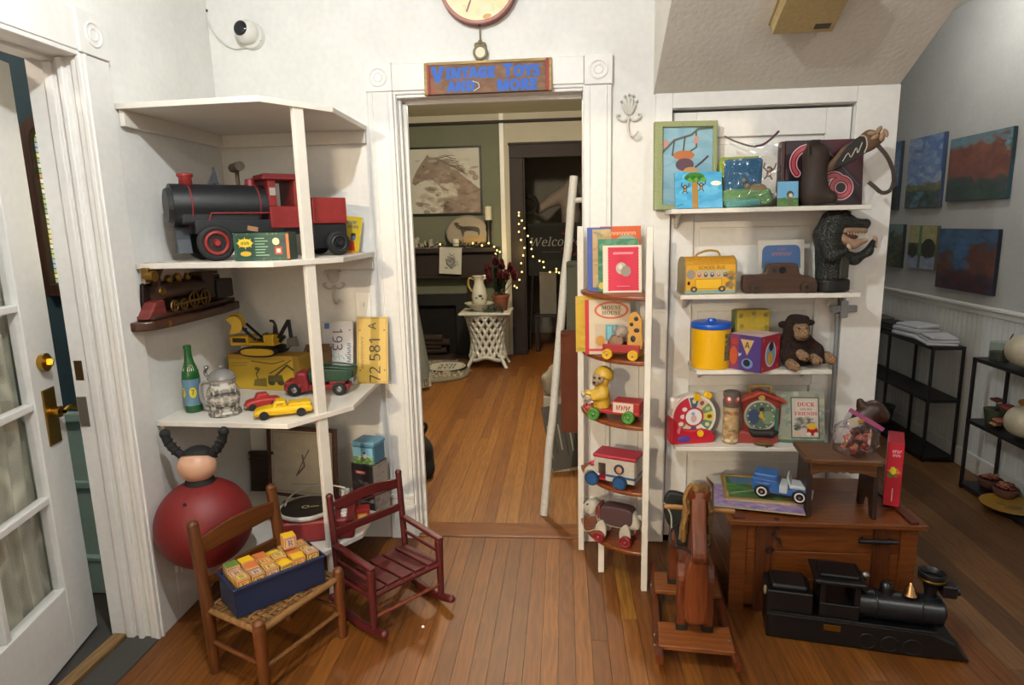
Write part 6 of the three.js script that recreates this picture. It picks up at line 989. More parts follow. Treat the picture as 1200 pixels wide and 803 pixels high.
lean('mouse_house_book', 'red spined story book with a house and mice on its cover', 'book', [0.178, ST[1] + 0.001, -2.585], 0.185, 0.225, 0.014, (g, w, h) => { fill(g, '#c4b49a', 0, 0, w, h); fill(g, '#b0222c', 0, 0, 16, h); blob(g, '#c2604a', 108, 44, 70, 36); blob(g, '#cbb89c', 108, 44, 60, 28); text(g, 'MOUSE', 108, 34, 22, '#5a4a44', 'serif'); text(g, 'HOUSE', 108, 55, 22, '#5a4a44', 'serif'); fill(g, '#b8a68c', 40, 100, 130, 110); fill(g, '#4f8f9a', 84, 104, 52, 64); fill(g, '#7ab0b8', 90, 110, 18, 52); blob(g, '#b8843c', 62, 170, 20, 22); blob(g, '#8d6a4a', 138, 186, 18, 16); fill(g, '#b8384a', 16, 202, 170, 10); }, 0xb9ab96, -0.1, 0.04);
// pull toys
function wheelsOn(t, list, r, m, w = 0.014) { for (const [x, z] of list) { const g = part(t, 'wheel', [cyl(r, r, w, x, r, z, Math.PI / 2, 0, 0, 24), tor(r * 0.8, w * 0.28, x, r, z + Math.sign(z) * w * 0.42)], m); part(g, 'wheel_peg', sph(r * 0.22, x, r, z + Math.sign(z) * (w * 0.5 + 0.002), 1, 1, 0.6, 10), M.steel); } }
{
  const t = thing('wagon_pull_toy', 'red wagon pull toy with dog cut-outs and yellow wheels', 'pull toy', [0.235, ST[1], -2.515], -0.35); t.scale.setScalar(1.15);
  part(t, 'wagon_bed', [rbb(-0.065, 0.065, 0.022, 0.034, -0.035, 0.035, 0.004), rbb(-0.065, 0.065, 0.03, 0.052, 0.029, 0.035, 0.002), rbb(-0.065, 0.065, 0.03, 0.052, -0.035, -0.029, 0.002)], mat(0x8d1f22, 0.4));
  wheelsOn(t, [[-0.045, 0.042], [0.045, 0.042], [-0.045, -0.042], [0.045, -0.042]], 0.018, mat(0xc99a1c, 0.4));
  part(t, 'spotted_dog', T(ext(smooth([[-0.022, 0], [0.024, 0], [0.026, 0.06], [0.022, 0.11], [0.0, 0.13], [-0.022, 0.112], [-0.02, 0.06]], 40), 0.014, 0.003), 0.04, 0.034, 0.0), print(100, 100, (g, w, h) => { fill(g, '#b8863a', 0, 0, w, h); }, 0.5), 'tall tan dog cut-out');
  part(t, 'dog_spot', [sph(0.009, 0.036, 0.07, 0.007, 1, 1.3, 0.2), sph(0.01, 0.048, 0.1, 0.007, 1, 0.8, 0.2), sph(0.007, 0.03, 0.12, 0.007, 1, 1, 0.2), sph(0.008, 0.046, 0.14, 0.007, 1, 1, 0.2)], mat(0x221a16, 0.5));
  part(t, 'drum', [cyl(0.022, 0.022, 0.04, -0.02, 0.062, 0, Math.PI / 2), tor(0.022, 0.003, -0.02, 0.062, 0.02)], worn(0x8a6a52, 0.5));
  part(t, 'puppy_head', [sph(0.022, -0.005, 0.092, 0), sph(0.011, -0.012, 0.086, 0.018), sph(0.01, -0.03, 0.1, 0, 0.6, 1.2, 0.6), sph(0.01, 0.018, 0.1, 0, 0.6, 1.2, 0.6)], worn(0x9a8a7a, 0.5), 'pale puppy head');
}
{
  const t = thing('bear_cart_pull_toy', 'red cart pull toy with a bear in yellow hood and green wheels', 'pull toy', [0.205, ST[2], -2.55], -0.38); t.scale.setScalar(1.22);
  const rd = mat(0x9a2420, 0.4), ylw = mat(0xb8922a, 0.5);
  part(t, 'cart_bed', [rbb(-0.095, 0.095, 0.024, 0.038, -0.035, 0.035, 0.004)], rd);
  part(t, 'cart_box', [rbb(0.0, 0.095, 0.036, 0.07, -0.034, 0.034, 0.004)], rd); part(t, 'cart_panel', plane(0.07, 0.034, 0.04, 0.05, 0.0365), print(70, 34, (g, w, h) => { fill(g, '#c4b2a0', 0, 0, w, h); squiggle(g, 36, 17, 50, 14, '#8d2a26'); }));
  wheelsOn(t, [[-0.06, 0.042], [0.06, 0.042], [-0.06, -0.042], [0.06, -0.042]], 0.021, mat(0x3f7a2a, 0.4));
  part(t, 'bear_body', body([[-0.045, 0.045, 0, -0.045, 0.09, 0, 0.03, 0.026], [-0.045, 0.135, 0, -0.045, 0.14, 0, 0.028, 0.026], [-0.06, 0.085, 0.02, -0.085, 0.09, 0.03, 0.012, 0.01], [-0.03, 0.085, 0.02, -0.06, 0.075, 0.04, 0.012, 0.01]], 36, 0.006), ylw, 'bear in a yellow coat');
  part(t, 'hood', [T(new THREE.SphereGeometry(0.034, 20, 12, 0, 6.28, 0, 1.7), -0.04, 0.145, -0.004, -0.3, 0, -0.3)], ylw);
  part(t, 'bear_face', [sph(0.024, -0.05, 0.138, 0.012), sph(0.012, -0.056, 0.128, 0.034)], worn(0x9a8264, 0.7)); part(t, 'bear_eye', [sph(0.004, -0.06, 0.145, 0.034), sph(0.004, -0.042, 0.145, 0.036), sph(0.005, -0.057, 0.131, 0.046)], M.black);
  part(t, 'xylophone', [sph(0.02, -0.085, 0.075, 0.02, 1.2, 0.9, 0.8), sph(0.009, -0.1, 0.083, 0.032)], worn(0xb9ae9c, 0.5)); part(t, 'string_knob', sph(0.008, -0.104, 0.035, 0), rd);
}
{
  const t = thing('toy_milk_truck', 'white toy milk truck with red roof and blue wheels', 'toy truck', [0.203, ST[3], -2.535], -0.42);
  const wh = worn(0xb9b1a2, 0.45), rd = mat(0x9a2030, 0.4), bl = mat(0x1d4a78, 0.4);
  part(t, 'truck_body', [rbb(-0.02, 0.105, 0.026, 0.125, -0.05, 0.05, 0.004), rbb(-0.07, -0.05, 0.026, 0.125, -0.05, 0.05, 0.004), rbb(-0.052, -0.018, 0.1, 0.125, -0.05, 0.05, 0.003)], wh);
  part(t, 'bonnet', [ext(smooth([[-0.115, 0.028], [-0.118, 0.055], [-0.1, 0.068], [-0.065, 0.075], [-0.065, 0.028]], 30), 0.08, 0.008)], wh); part(t, 'roof', [rbox(0.185, 0.016, 0.108, 0.006, 0.018, 0.132, 0)], rd, 'red roof'); part(t, 'door_step', rbb(-0.052, -0.018, 0.026, 0.034, -0.05, 0.05, 0.002), rd);
  part(t, 'blue_stripe', [rbb(-0.018, 0.1065, 0.046, 0.056, -0.0515, 0.0515, 0.001)], bl); part(t, 'round_badge', [cyl(0.022, 0.022, 0.003, 0.04, 0.085, 0.051, Math.PI / 2, 0, 0, 24)], mat(0x2a2f44, 0.5)); part(t, 'badge_face', [sph(0.013, 0.04, 0.083, 0.052, 1, 1.1, 0.2)], mat(0xb0805a, 0.5));
  part(t, 'rear_door', [rbox(0.002, 0.07, 0.03, 0.0008, 0.1065, 0.085, 0.022)], wh); part(t, 'red_lamp', sph(0.014, -0.085, 0.082, 0.02, 1.3, 0.8, 1), rd);
  for (const [x, s] of [[-0.075, 1], [0.045, 1], [-0.075, -1], [0.045, -1]]) { const w = part(t, 'wheel', cyl(0.03, 0.03, 0.014, x, 0.03, s * 0.056, Math.PI / 2, 0, 0, 28), mat(0x0f2a48, 0.5)); part(w, 'wheel_disc', cyl(0.023, 0.023, 0.006, x, 0.03, s * 0.0625, Math.PI / 2, 0, 0, 28), bl); }
  part(t, 'axle_fender', [tube([[-0.112, 0.04, 0.054], [-0.095, 0.064, 0.054], [-0.07, 0.068, 0.054], [-0.045, 0.05, 0.054]], 0.005, 18)], wh);
}
{
  const t = thing('dog_pull_toy', 'white wooden dog pull toy with brown saddle and red wheels', 'pull toy', [0.205, ST[4], -2.545], -0.4); t.scale.setScalar(1.12);
  const wh = worn(0xb9b3a2, 0.55);
  part(t, 'dog_body', [T(ext(smooth([[-0.11, 0.1], [-0.118, 0.125], [-0.1, 0.14], [-0.075, 0.15], [-0.05, 0.13], [0.05, 0.135], [0.09, 0.12], [0.105, 0.07], [0.085, 0.062], [-0.04, 0.062], [-0.07, 0.09], [-0.09, 0.09]], 60), 0.05, 0.012), 0, 0, 0)], wh);
  part(t, 'saddle', [ext(smooth([[-0.045, 0.08], [-0.04, 0.135], [0.02, 0.143], [0.075, 0.135], [0.075, 0.08], [0.02, 0.066]], 40), 0.058, 0.006)], worn(0x4a3030, 0.6), 'brown patterned saddle'); part(t, 'collar', [ext(smooth([[-0.066, 0.09], [-0.058, 0.14], [-0.047, 0.138], [-0.05, 0.085]], 24), 0.056, 0.005)], worn(0x6a2f26, 0.6));
  for (const s of [-1, 1]) { part(t, 'ear', T(sph(1, 0, 0, 0, 0.014, 0.028, 0.006, 14), -0.078, 0.122, s * 0.028, 0, 0, -0.3), wh); for (const x of [-0.04, 0.055]) part(t, 'leg', T(ext(smooth([[-0.016, 0.018], [0.016, 0.018], [0.02, 0.06], [0.004, 0.085], [-0.02, 0.06]], 24), 0.012, 0.003), x, 0, s * 0.032), wh); }
  part(t, 'nose', sph(0.007, -0.117, 0.124, 0), M.black); part(t, 'eye', sph(0.004, -0.098, 0.134, 0.024), M.black); part(t, 'tail', tube([[0.095, 0.115, 0], [0.115, 0.1, 0], [0.118, 0.07, 0]], 0.008, 14), wh);
  wheelsOn(t, [[-0.045, 0.044], [0.06, 0.044], [-0.045, -0.044], [0.06, -0.044]], 0.022, mat(0x7d1a20, 0.4)); part(t, 'pull_cord', tube([[-0.06, 0.1, 0.03], [-0.05, 0.06, 0.035], [-0.1, 0.03, 0.04], [-0.115, 0.08, 0.03], [-0.12, 0.12, 0.0]], 0.0016, 24), worn(0xb0aa9a, 0.8));
}
// ---------- things on the upper walls ----------
{
  const t = thing('wall_clock', 'round cream wall clock with pink rim above the doorway', 'clock', [-0.345, 2.49, -2.849]);
  part(t, 'clock_case', [cyl(0.163, 0.155, 0.045, 0, 0, 0.0225, Math.PI / 2, 0, 0, 56)], worn(0x8d5f52, 0.5));
  part(t, 'rim', tor(0.157, 0.008, 0, 0, 0.045, 0, 0, 0, 56), worn(0xb98078, 0.45), 'dusty pink rim');
  part(t, 'dial', T(new THREE.CircleGeometry(0.153, 56), 0, 0, 0.0465), print(306, 306, (g) => { blob(g, '#e0d3a8', 153, 153, 153); daubs(g, ['#e6dab4', '#dacb9c', '#e2d2b8'], 60, 20, 20, 266, 266, 40); for (let i = 1; i <= 12; i++) text(g, String(i), 153 + Math.sin(i * 0.5236) * 118, 153 - Math.cos(i * 0.5236) * 118, 36, '#c3c8a0', 'serif', ''); blob(g, '#c79a62', 188, 288, 18, 10, -0.2); }, 0.6));
  part(t, 'hour_hand', bar([0, 0, 0.049], [-0.045, 0.07, 0.049], 0.002, 0.009, 0.0008), mat(0x3a302c, 0.5)); part(t, 'minute_hand', bar([0, 0, 0.05], [-0.05, -0.115, 0.05], 0.002, 0.006, 0.0008), worn(0x9a6a60, 0.5));
  part(t, 'centre_pin', cyl(0.008, 0.006, 0.006, 0, 0, 0.051, Math.PI / 2), M.black);
  const p = part(t, 'pendulum', [rod([0, -0.16, 0.02], [0, -0.235, 0.02], 0.003), tor(0.026, 0.006, 0, -0.268, 0.022), sph(0.012, -0.014, -0.238, 0.02, 1, 0.9, 0.6), sph(0.012, 0.014, -0.238, 0.02, 1, 0.9, 0.6), sph(0.01, 0, -0.228, 0.02)], worn(0x7d6f52, 0.5), 'antique bronze pendulum');
  part(p, 'pendulum_face', [cyl(0.024, 0.024, 0.006, 0, -0.268, 0.022, Math.PI / 2, 0, 0, 28)], mat(0xd0c8ac, 0.5)); part(p, 'hanger_loop', rbox(0.008, 0.012, 0.008, 0.002, 0, -0.166, 0.02), M.black);
}
{
  const t = thing('painted_sign', 'hand painted wooden sign reading vintage toys and more over the doorway', 'sign', [-0.316, 2.118, -2.825]); t.rotation.set(-0.08, 0, 0.0);
  const pale = wood(0xb99c62, 0.6, 'x');
  part(t, 'sign_board', rbb(-0.262, 0.262, -0.062, 0.062, -0.008, 0.006, 0.003), wood(0x6a4a34, 0.7, 'x'));
  part(t, 'sign_face', plane(0.5, 0.118, 0, -0.001, 0.0066), print(500, 118, (g, w, h) => {
    fill(g, '#6f5038', 0, 0, w, h); daubs(g, ['#7d5a40', '#5d4230', '#8a6a4a', '#74503c'], 140, 0, 0, w, h, 26); daubs(g, ['#a04a3a'], 16, 0, 0, 30, h, 10); const b = '#2f5fb5';
    const L = (s, x, y, z, f = 'bold') => { g.strokeStyle = b; g.lineWidth = z * 0.1; g.font = f + ' ' + z + 'px sans-serif'; g.textAlign = 'left'; g.textBaseline = 'middle'; g.fillStyle = b; g.fillText(s, x, y); g.strokeText(s, x, y); };
    L('V', 10, 38, 82); L('INTAGE', 70, 36, 58); L('T', 318, 32, 66); L('OYS', 360, 36, 60); L('AND', 76, 90, 56); L('MORE', 288, 91, 60);
    line(g, '#c8c8d0', 3, [[186, 70], [210, 78], [214, 96], [190, 110]]);
  }, 0.7, 512));
  part(t, 'top_strip', rbb(-0.266, 0.266, 0.058, 0.07, -0.01, 0.012, 0.003), pale, 'pale top strip'); part(t, 'end_strip', rbb(-0.272, -0.258, -0.064, 0.068, -0.01, 0.014, 0.003), pale); part(t, 'end_strip', rbb(0.258, 0.272, -0.064, 0.07, -0.01, 0.014, 0.003), pale);
  part(t, 'red_edge', rbb(-0.259, -0.248, -0.062, 0.064, 0.004, 0.012, 0.002), worn(0x9a2f2a, 0.6), 'red painted edge'); part(t, 'red_edge', rbb(0.246, 0.26, -0.062, 0.068, 0.004, 0.0155, 0.002), worn(0x9a2f2a, 0.6), 'red painted edge');
}
{
  const t = thing('security_camera', 'small white dome security camera with dark lens high on the wall', 'camera', [-1.345, 2.335, -2.848]);
  const wh = mat(0xd5d3cc, 0.4);
  part(t, 'mount', [cyl(0.058, 0.052, 0.022, 0, 0, 0.011, Math.PI / 2, 0, 0, 36)], wh); part(t, 'camera_ball', sph(0.048, -0.006, 0.008, 0.04, 1, 1, 1, 36), wh);
  const d = V([-0.16, 0.12, 1]).normalize(), o = new THREE.Vector3(-0.006, 0.008, 0.04);
  const l = part(t, 'lens', [sph(0.031, 0, 0, 0, 1, 1, 0.35, 28)], mat(0x1a1d22, 0.12), 'dark glossy lens'); l.position.copy(o.clone().addScaledVector(d, 0.04)); l.lookAt(o.clone().addScaledVector(d, 1).applyMatrix4(new THREE.Matrix4().makeTranslation(0, 0, 0)));
  l.rotation.set(-0.12, -0.16, 0);
  for (const [x, y] of [[-0.045, -0.035], [0.048, -0.025], [0.0, 0.05]]) part(t, 'screw', sph(0.0025, x, y, 0.023, 1, 1, 0.5, 8), M.steel);
  part(t, 'cable', tube([[-0.205, 0.36, 0.004], [-0.204, 0.2, 0.004], [-0.2, 0.11, 0.004], [-0.18, 0.04, 0.004], [-0.13, -0.025, 0.004], [-0.08, -0.048, 0.004], [-0.03, -0.045, 0.006]], 0.0035, 50), mat(0xc9c8bc, 0.5), 'thin white cable'); part(t, 'cable_clip', sph(0.006, -0.192, 0.112, 0.004, 1, 1, 0.6, 10), mat(0x4a4840, 0.5));
}
{
  const t = thing('door_chime', 'tan door chime box on the sloping stair soffit', 'door chime', [0.858, 2.03 + 0.543 * 0.36, -2.49]); t.rotation.x = 28.5 * D2R - Math.PI / 2 + Math.PI;
  t.rotation.set(Math.PI / 2 - 28.5 * D2R, 0, 0);
  const tan = worn(0xb39b6a, 0.6);
  part(t, 'chime_cover', [rbox(0.21, 0.2, 0.05, 0.004, 0, 0.05, 0.028)], tan); part(t, 'back_plate', rbb(-0.112, 0.112, -0.055, 0.16, 0, 0.006, 0.001), tan); part(t, 'speaker_slot', rbox(0.055, 0.024, 0.004, 0.001, 0.06, -0.02, 0.0525), mat(0x4a4238, 0.7), 'dark slot');
}
// ---------- parlour ----------
{
  const t = thing('fireplace', 'dark wood mantel and black fireplace in the parlour', 'fireplace', [-1.6, 0, -7.3]);
  part(t, 'mantel_shelf', rbb(-1.0, 0.865, 1.215, 1.265, 0, 0.26, 0.006), M.darkWood); part(t, 'frieze', [rbb(-0.98, 0.84, 0.94, 1.215, 0, 0.2, 0.004), rbb(-0.98, 0.84, 0.93, 0.96, 0, 0.22, 0.004)], M.darkWood);
  part(t, 'mantel_post', rbb(0.5, 0.64, 0, 0.94, 0, 0.16, 0.005), M.darkWood); part(t, 'tile_band', rbb(-0.95, 0.5, 0.735, 0.94, 0, 0.06, 0.003), M.olive);
  part(t, 'fire_surround', [rbb(-0.95, 0.5, 0.6, 0.735, 0, 0.08, 0.003), rbb(0.34, 0.5, 0, 0.6, 0, 0.08, 0.003)], mat(0x17181a, 0.5)); part(t, 'fire_back', bb(-0.95, 0.34, 0, 0.6, 0.005, 0.02), mat(0x0c0b0b, 0.9));
  for (let i = 0; i < 4; i++) part(t, 'log', rod([-0.5 + rr(-0.1, 0.1), 0.06 + i * 0.06, 0.12], [0.25 + rr(-0.1, 0.05), 0.08 + i * 0.05, 0.1 + i * 0.02], 0.05, 0.04), wood(0x3d2f26, 0.9));
  part(t, 'hearth', rbb(-0.95, 0.6, 0, 0.02, 0, 0.34, 0.004), mat(0x3a2b24, 0.6));
}
{
  const t = thing('horse_painting', 'large grey and tan horse painting in a thin black frame over the mantel', 'painting', [-1.45, 2.01, -7.298]);
  part(t, 'canvas', rbb(-0.52, 0.52, -0.36, 0.36, 0, 0.025, 0.003), worn(0xb0a898, 0.8)); for (const g of [[-0.535, 0.535, 0.355, 0.375], [-0.535, 0.535, -0.375, -0.355]]) part(t, 'frame_bar', rbb(g[0], g[1], g[2], g[3], 0, 0.04, 0.002), M.black); for (const x of [-0.535, 0.515]) part(t, 'frame_bar', rbb(x, x + 0.02, -0.36, 0.36, 0, 0.04, 0.002), M.black);
  part(t, 'painted_face', plane(1.03, 0.71, 0, 0, 0.0258), print(1030, 710, (g, w, h) => {
    fill(g, '#bdbcb3', 0, 0, w, h); daubs(g, ['#c6c5bd', '#b2b0a6', '#bab6ac'], 90, 0, 0, w, h, 90);
    const c = '#87796e'; g.fillStyle = c; g.beginPath(); g.moveTo(255, 370); g.bezierCurveTo(265, 290, 330, 200, 420, 90); g.lineTo(440, 60); g.lineTo(470, 90); g.bezierCurveTo(560, 90, 620, 130, 680, 180); g.bezierCurveTo(800, 260, 930, 380, 1030, 450); g.lineTo(1030, 710); g.lineTo(600, 710); g.bezierCurveTo(600, 600, 640, 480, 560, 400); g.bezierCurveTo(500, 340, 470, 320, 430, 330); g.bezierCurveTo(380, 350, 310, 370, 290, 400); g.closePath(); g.fill();
    daubs(g, ['#7d6a5c', '#9a8878', '#6a5a50', '#a5968a', '#b5aca0'], 160, 320, 120, 680, 580, 46); daubs(g, ['#c8c4b8', '#bdb8aa'], 26, 600, 380, 160, 160, 50);
    for (let i = 0; i < 18; i++) line(g, ['#5d5048', '#75665a'][i % 2], 6, [[520 + i * 14, 100 + i * 7], [640 + i * 13, 70 + i * 12 + rr(-14, 14)], [740 + i * 9, 90 + i * 12 + rr(-20, 20)]]); blob(g, '#2f2824', 392, 190, 9, 7); line(g, '#4a3f38', 6, [[262, 372], [300, 380], [330, 360]]); daubs(g, ['#4f443c'], 14, 600, 590, 90, 110, 30);
  }, 0.8, 512));
}
{
  const t = thing('oval_plaque', 'large oval plaque with a running deer standing on the mantel', 'plaque', [-1.085, 1.266, -7.2]); t.rotation.x = -0.08;
  part(t, 'plaque_disc', [cyl(0.24, 0.24, 0.016, 0, 0.13, 0, Math.PI / 2, 0, 0, 48)].map(g => T(g, 0, 0.06, 0, 0, 0, 0, 1, 0.8, 1)), worn(0x9a8f7f, 0.7)); part(t, 'plaque_rim', T(tor(0.24, 0.01, 0, 0.13, 0.008, 0, 0, 0, 60), 0, 0.06, 0, 0, 0, 0, 1, 0.8, 1), worn(0x7d746a, 0.6));
  part(t, 'deer_relief', [T(ext(smooth([[-0.13, 0.02], [-0.1, 0.04], [0.1, 0.03], [0.12, 0.0], [0.11, -0.06], [0.09, -0.02], [-0.05, -0.01], [-0.07, -0.07], [-0.09, -0.02], [-0.12, 0.05], [-0.17, 0.07], [-0.16, 0.09], [-0.12, 0.08]], 60), 0.014, 0.003), 0.02, 0.19, 0.016)], worn(0x4a423c, 0.7), 'dark deer relief'); part(t, 'ground_relief', T(sph(0.14, 0.07, 0.075, 0.008, 1, 0.35, 0.08), 0, 0, 0), worn(0xa88a5c, 0.7));
}
{
  const t = thing('candlestick', 'tall black candlestick with a white pillar candle at the mantel end', 'candlestick', [-0.84, 1.265, -7.17]);
  part(t, 'stick', lathe([[0, 0], [0.055, 0], [0.05, 0.02], [0.025, 0.04], [0.03, 0.1], [0.022, 0.16], [0.034, 0.2], [0.028, 0.24], [0.045, 0.29], [0.045, 0.3], [0, 0.3]]), mat(0x141212, 0.4)); part(t, 'candle', [cyl(0.038, 0.038, 0.15, 0, 0.375, 0), cyl(0.002, 0.002, 0.02, 0, 0.458, 0)], mat(0xc9c4b2, 0.6), 'white pillar candle');
}
{
  const t = thing('printed_towel', 'white printed cloth square hanging over the mantel front', 'cloth', [-1.255, 1.27, -7.035]); t.rotation.z = -0.06;
  const g = new THREE.PlaneGeometry(0.25, 0.29, 12, 14), p = g.attributes.position; for (let i = 0; i < p.count; i++) p.setZ(i, 0.006 + Math.sin(p.getX(i) * 30) * 0.003); g.computeVertexNormals();
  const m = print(250, 290, (c, w, h) => { fill(c, '#b3b1a8', 0, 0, w, h); const k = '#4a4a4c'; blob(c, '#7a7a7a', 128, 160, 52, 58); blob(c, '#9a9a98', 118, 150, 30, 34); line(c, k, 7, [[70, 120], [90, 190], [140, 220], [190, 190]]); line(c, k, 7, [[110, 60], [130, 90], [165, 70]]); line(c, k, 6, [[90, 140], [150, 130], [180, 150]]); daubs(c, ['#5a5a5c', '#3c3c40', '#8a8a88'], 60, 70, 90, 120, 140, 14); line(c, k, 5, [[200, 140], [214, 200]]); }); m.side = THREE.DoubleSide;
  part(t, 'printed_face', T(g, 0, -0.145, 0), m); part(t, 'folded_edge', rbox(0.25, 0.006, 0.12, 0.003, 0, 0.003, -0.052), worn(0xb3b1a8, 0.9));
}
{
  const t = thing('mantel_garland', 'dark green garland lying along the mantel', 'garland', [-1.3, 1.266, -7.12]);
  const gs = []; for (let i = 0; i < 90; i++) gs.push(T(new THREE.ConeGeometry(0.008, rr(0.05, 0.09), 4), rr(-0.35, 0.5), 0.02 + rnd() * 0.03, rr(-0.05, 0.04), rr(-1.5, 1.5), rnd() * 3, rr(-1.5, 1.5))); const l = part(t, 'needles', gs, mat(0x20261c, 0.9)); l.userData.kind = 'stuff';
  part(t, 'garland_stem', tube([[-0.36, 0.015, 0], [0, 0.02, -0.01], [0.52, 0.012, 0.01]], 0.008, 20), M.darkWood);
}
for (const [x, s, lab] of [[-1.66, 1, 'small cream ceramic figurine at the far end of the mantel'], [-1.5, 0.8, 'low white ceramic train ornament on the mantel']]) {
  const t = thing('mantel_figurine', lab, 'figurine', [x, 1.266, -7.12]); t.scale.setScalar(s);
  part(t, 'figurine_body', body([[0, 0.03, 0, 0, 0.08, 0, 0.035, 0.03], [0, 0.1, 0, 0.02, 0.11, 0.01, 0.024, 0.02], [0.06, 0.03, 0, 0.1, 0.04, 0, 0.028, 0.024], [0.1, 0.06, 0, 0.1, 0.08, 0, 0.014, 0.012]], 30, 0.008), worn(0xa39b8c, 0.5)); part(t, 'figurine_base', rbb(-0.05, 0.14, 0, 0.012, -0.035, 0.035, 0.003), worn(0x7d7466, 0.6));
}
single('votive_jar', 'little white votive jar in front of the deer plaque', 'jar', lathe([[0, 0], [0.03, 0], [0.034, 0.01], [0.034, 0.07], [0.028, 0.08], [0.024, 0.08], [0.024, 0.05], [0, 0.05]]), mat(0xc4c0b4, 0.4), [-1.2, 1.285, -7.06]);
// string of lights
{
  const t = thing('string_lights', 'string of tiny warm lights draped from the mantel down the dark doorway', 'string lights', [0, 0, 0]);
  const A = [[-1.371, 1.311, -7.02], [-1.004, 1.316, -7.02], [-0.902, 1.288, -7.02], [-0.829, 1.312, -7.04], [-0.768, 1.273, -7.03], [-0.736, 1.233, -7.02], [-0.754, 1.193, -7.02], [-0.705, 1.216, -7.02], [-0.691, 1.114, -7.05], [-0.566, 0.817, -7.22], [-0.54, 0.797, -7.22], [-0.509, 0.886, -7.22], [-0.478, 0.976, -7.22], [-0.485, 1.074, -7.22], [-0.46, 1.162, -7.22], [-0.444, 1.248, -7.22], [-0.482, 1.337, -7.22], [-0.504, 1.428, -7.22], [-0.502, 1.515, -7.22], [-0.5, 1.608, -7.22], [-0.499, 1.641, -7.22], [-0.467, 1.551, -7.22], [-0.44, 1.466, -7.23], [-0.404, 1.38, -7.24], [-0.371, 1.309, -7.25], [-0.366, 1.232, -7.26], [-0.35, 1.146, -7.27], [-0.279, 1.093, -7.3], [-0.236, 1.081, -7.3], [-0.228, 1.018, -7.3], [-0.16, 0.962, -7.3], [-0.087, 0.998, -7.3], [-0.087, 0.966, -7.3], [-0.056, 0.954, -7.3]];
  part(t, 'wire', tube(A, 0.002, 240, 5), mat(0x1a1c14, 0.7));
  const gl = mat(0xfff0b0, 0.4, { emissive: hex(0xffe08a), emissiveIntensity: 1.7 }), bg = sph(0.0105, 0, 0, 0, 1, 1.1, 1, 10);
  for (const p of A) { const b = part(t, 'bulb', bg.clone(), gl); b.position.set(...p); }
  pointLight(0xffdc90, 0.12, -0.46, 1.2, -7.1, 2); pointLight(0xffdc90, 0.1, -0.85, 1.36, -6.95, 2);
}
// white lattice table with pitcher and plant
{
  const t = thing('lattice_table', 'white lattice plant table with curved feet in the parlour', 'table', [-0.83, 0, -6.7]);
  const wh = worn(0xd6d3c8, 0.6); part(t, 'table_top', [rbb(-0.275, 0.27, 0.585, 0.607, -0.24, 0.24, 0.006)], wh);
  const prof = y => { const f = (y - 0.12) / 0.44; return 0.17 + 0.07 * Math.pow(Math.abs(f - 0.35) * 1.4, 1.6); }, n = 8;
  for (const s of [-1, 1]) for (let i = 0; i < n * 2; i++) { const pts = []; for (let k = 0; k <= 12; k++) { const y = 0.12 + k / 12 * 0.46, a = i / (n * 2) * 6.283 + s * (y - 0.12) * 3.0, r = prof(y); pts.push([Math.cos(a) * r, y, Math.sin(a) * r * 0.9]); } part(t, 'lattice_strip', tube(pts, 0.019, 16, 5), wh); }
  const skirt = []; for (let k = 0; k <= 40; k++) { const a = k / 40 * 6.283; skirt.push([Math.cos(a) * prof(0.12), 0.105 + 0.02 * Math.cos(a * 4), Math.sin(a) * prof(0.12) * 0.9]); } part(t, 'skirt_band', tube(skirt, 0.022, 60, 6), wh); part(t, 'top_band', T(tor(prof(0.56), 0.02, 0, 0, 0, Math.PI / 2), 0, 0.57, 0, 0, 0, 0, 1, 1, 0.9), wh);
  for (const [x, z] of [[-0.17, 0.13], [0.17, 0.13], [-0.17, -0.13], [0.17, -0.13]]) part(t, 'leg', tube([[x * 0.85, 0.14, z * 0.85], [x, 0.08, z], [x * 1.25, 0.0, z * 1.2]], 0.02, 12, 8), wh);
}
{
  const t = thing('pitcher', 'white porcelain pitcher with gilt handle standing in its bowl', 'pitcher', [-0.9, 0.607, -6.66]);
  const po = mat(0xc4bfae, 0.25); part(t, 'bowl', lathe([[0, 0], [0.07, 0], [0.075, 0.02], [0.11, 0.05], [0.16, 0.085], [0.165, 0.09], [0.155, 0.09], [0.1, 0.06], [0, 0.04]]), po);
  part(t, 'jug_body', [lathe([[0, 0.06], [0.06, 0.06], [0.075, 0.1], [0.085, 0.16], [0.07, 0.24], [0.05, 0.3], [0.055, 0.35], [0.075, 0.375], [0.068, 0.375], [0.045, 0.34]]), T(ext(smooth([[0, 0], [0.05, 0.03], [0.0, 0.05]], 16), 0.05, 0.008), 0.05, 0.335, 0)], po); part(t, 'handle', tube([[-0.05, 0.34, 0], [-0.1, 0.35, 0], [-0.115, 0.28, 0], [-0.08, 0.21, 0]], 0.012, 24), worn(0xa8904a, 0.4), 'gilt handle'); part(t, 'blue_motif', [sph(0.018, 0.02, 0.17, 0.082, 1.2, 0.8, 0.2), sph(0.014, -0.02, 0.15, 0.08, 1, 0.6, 0.2), sph(0.012, 0.04, 0.14, 0.074, 1, 0.8, 0.2)], mat(0x2c3036, 0.5));
}
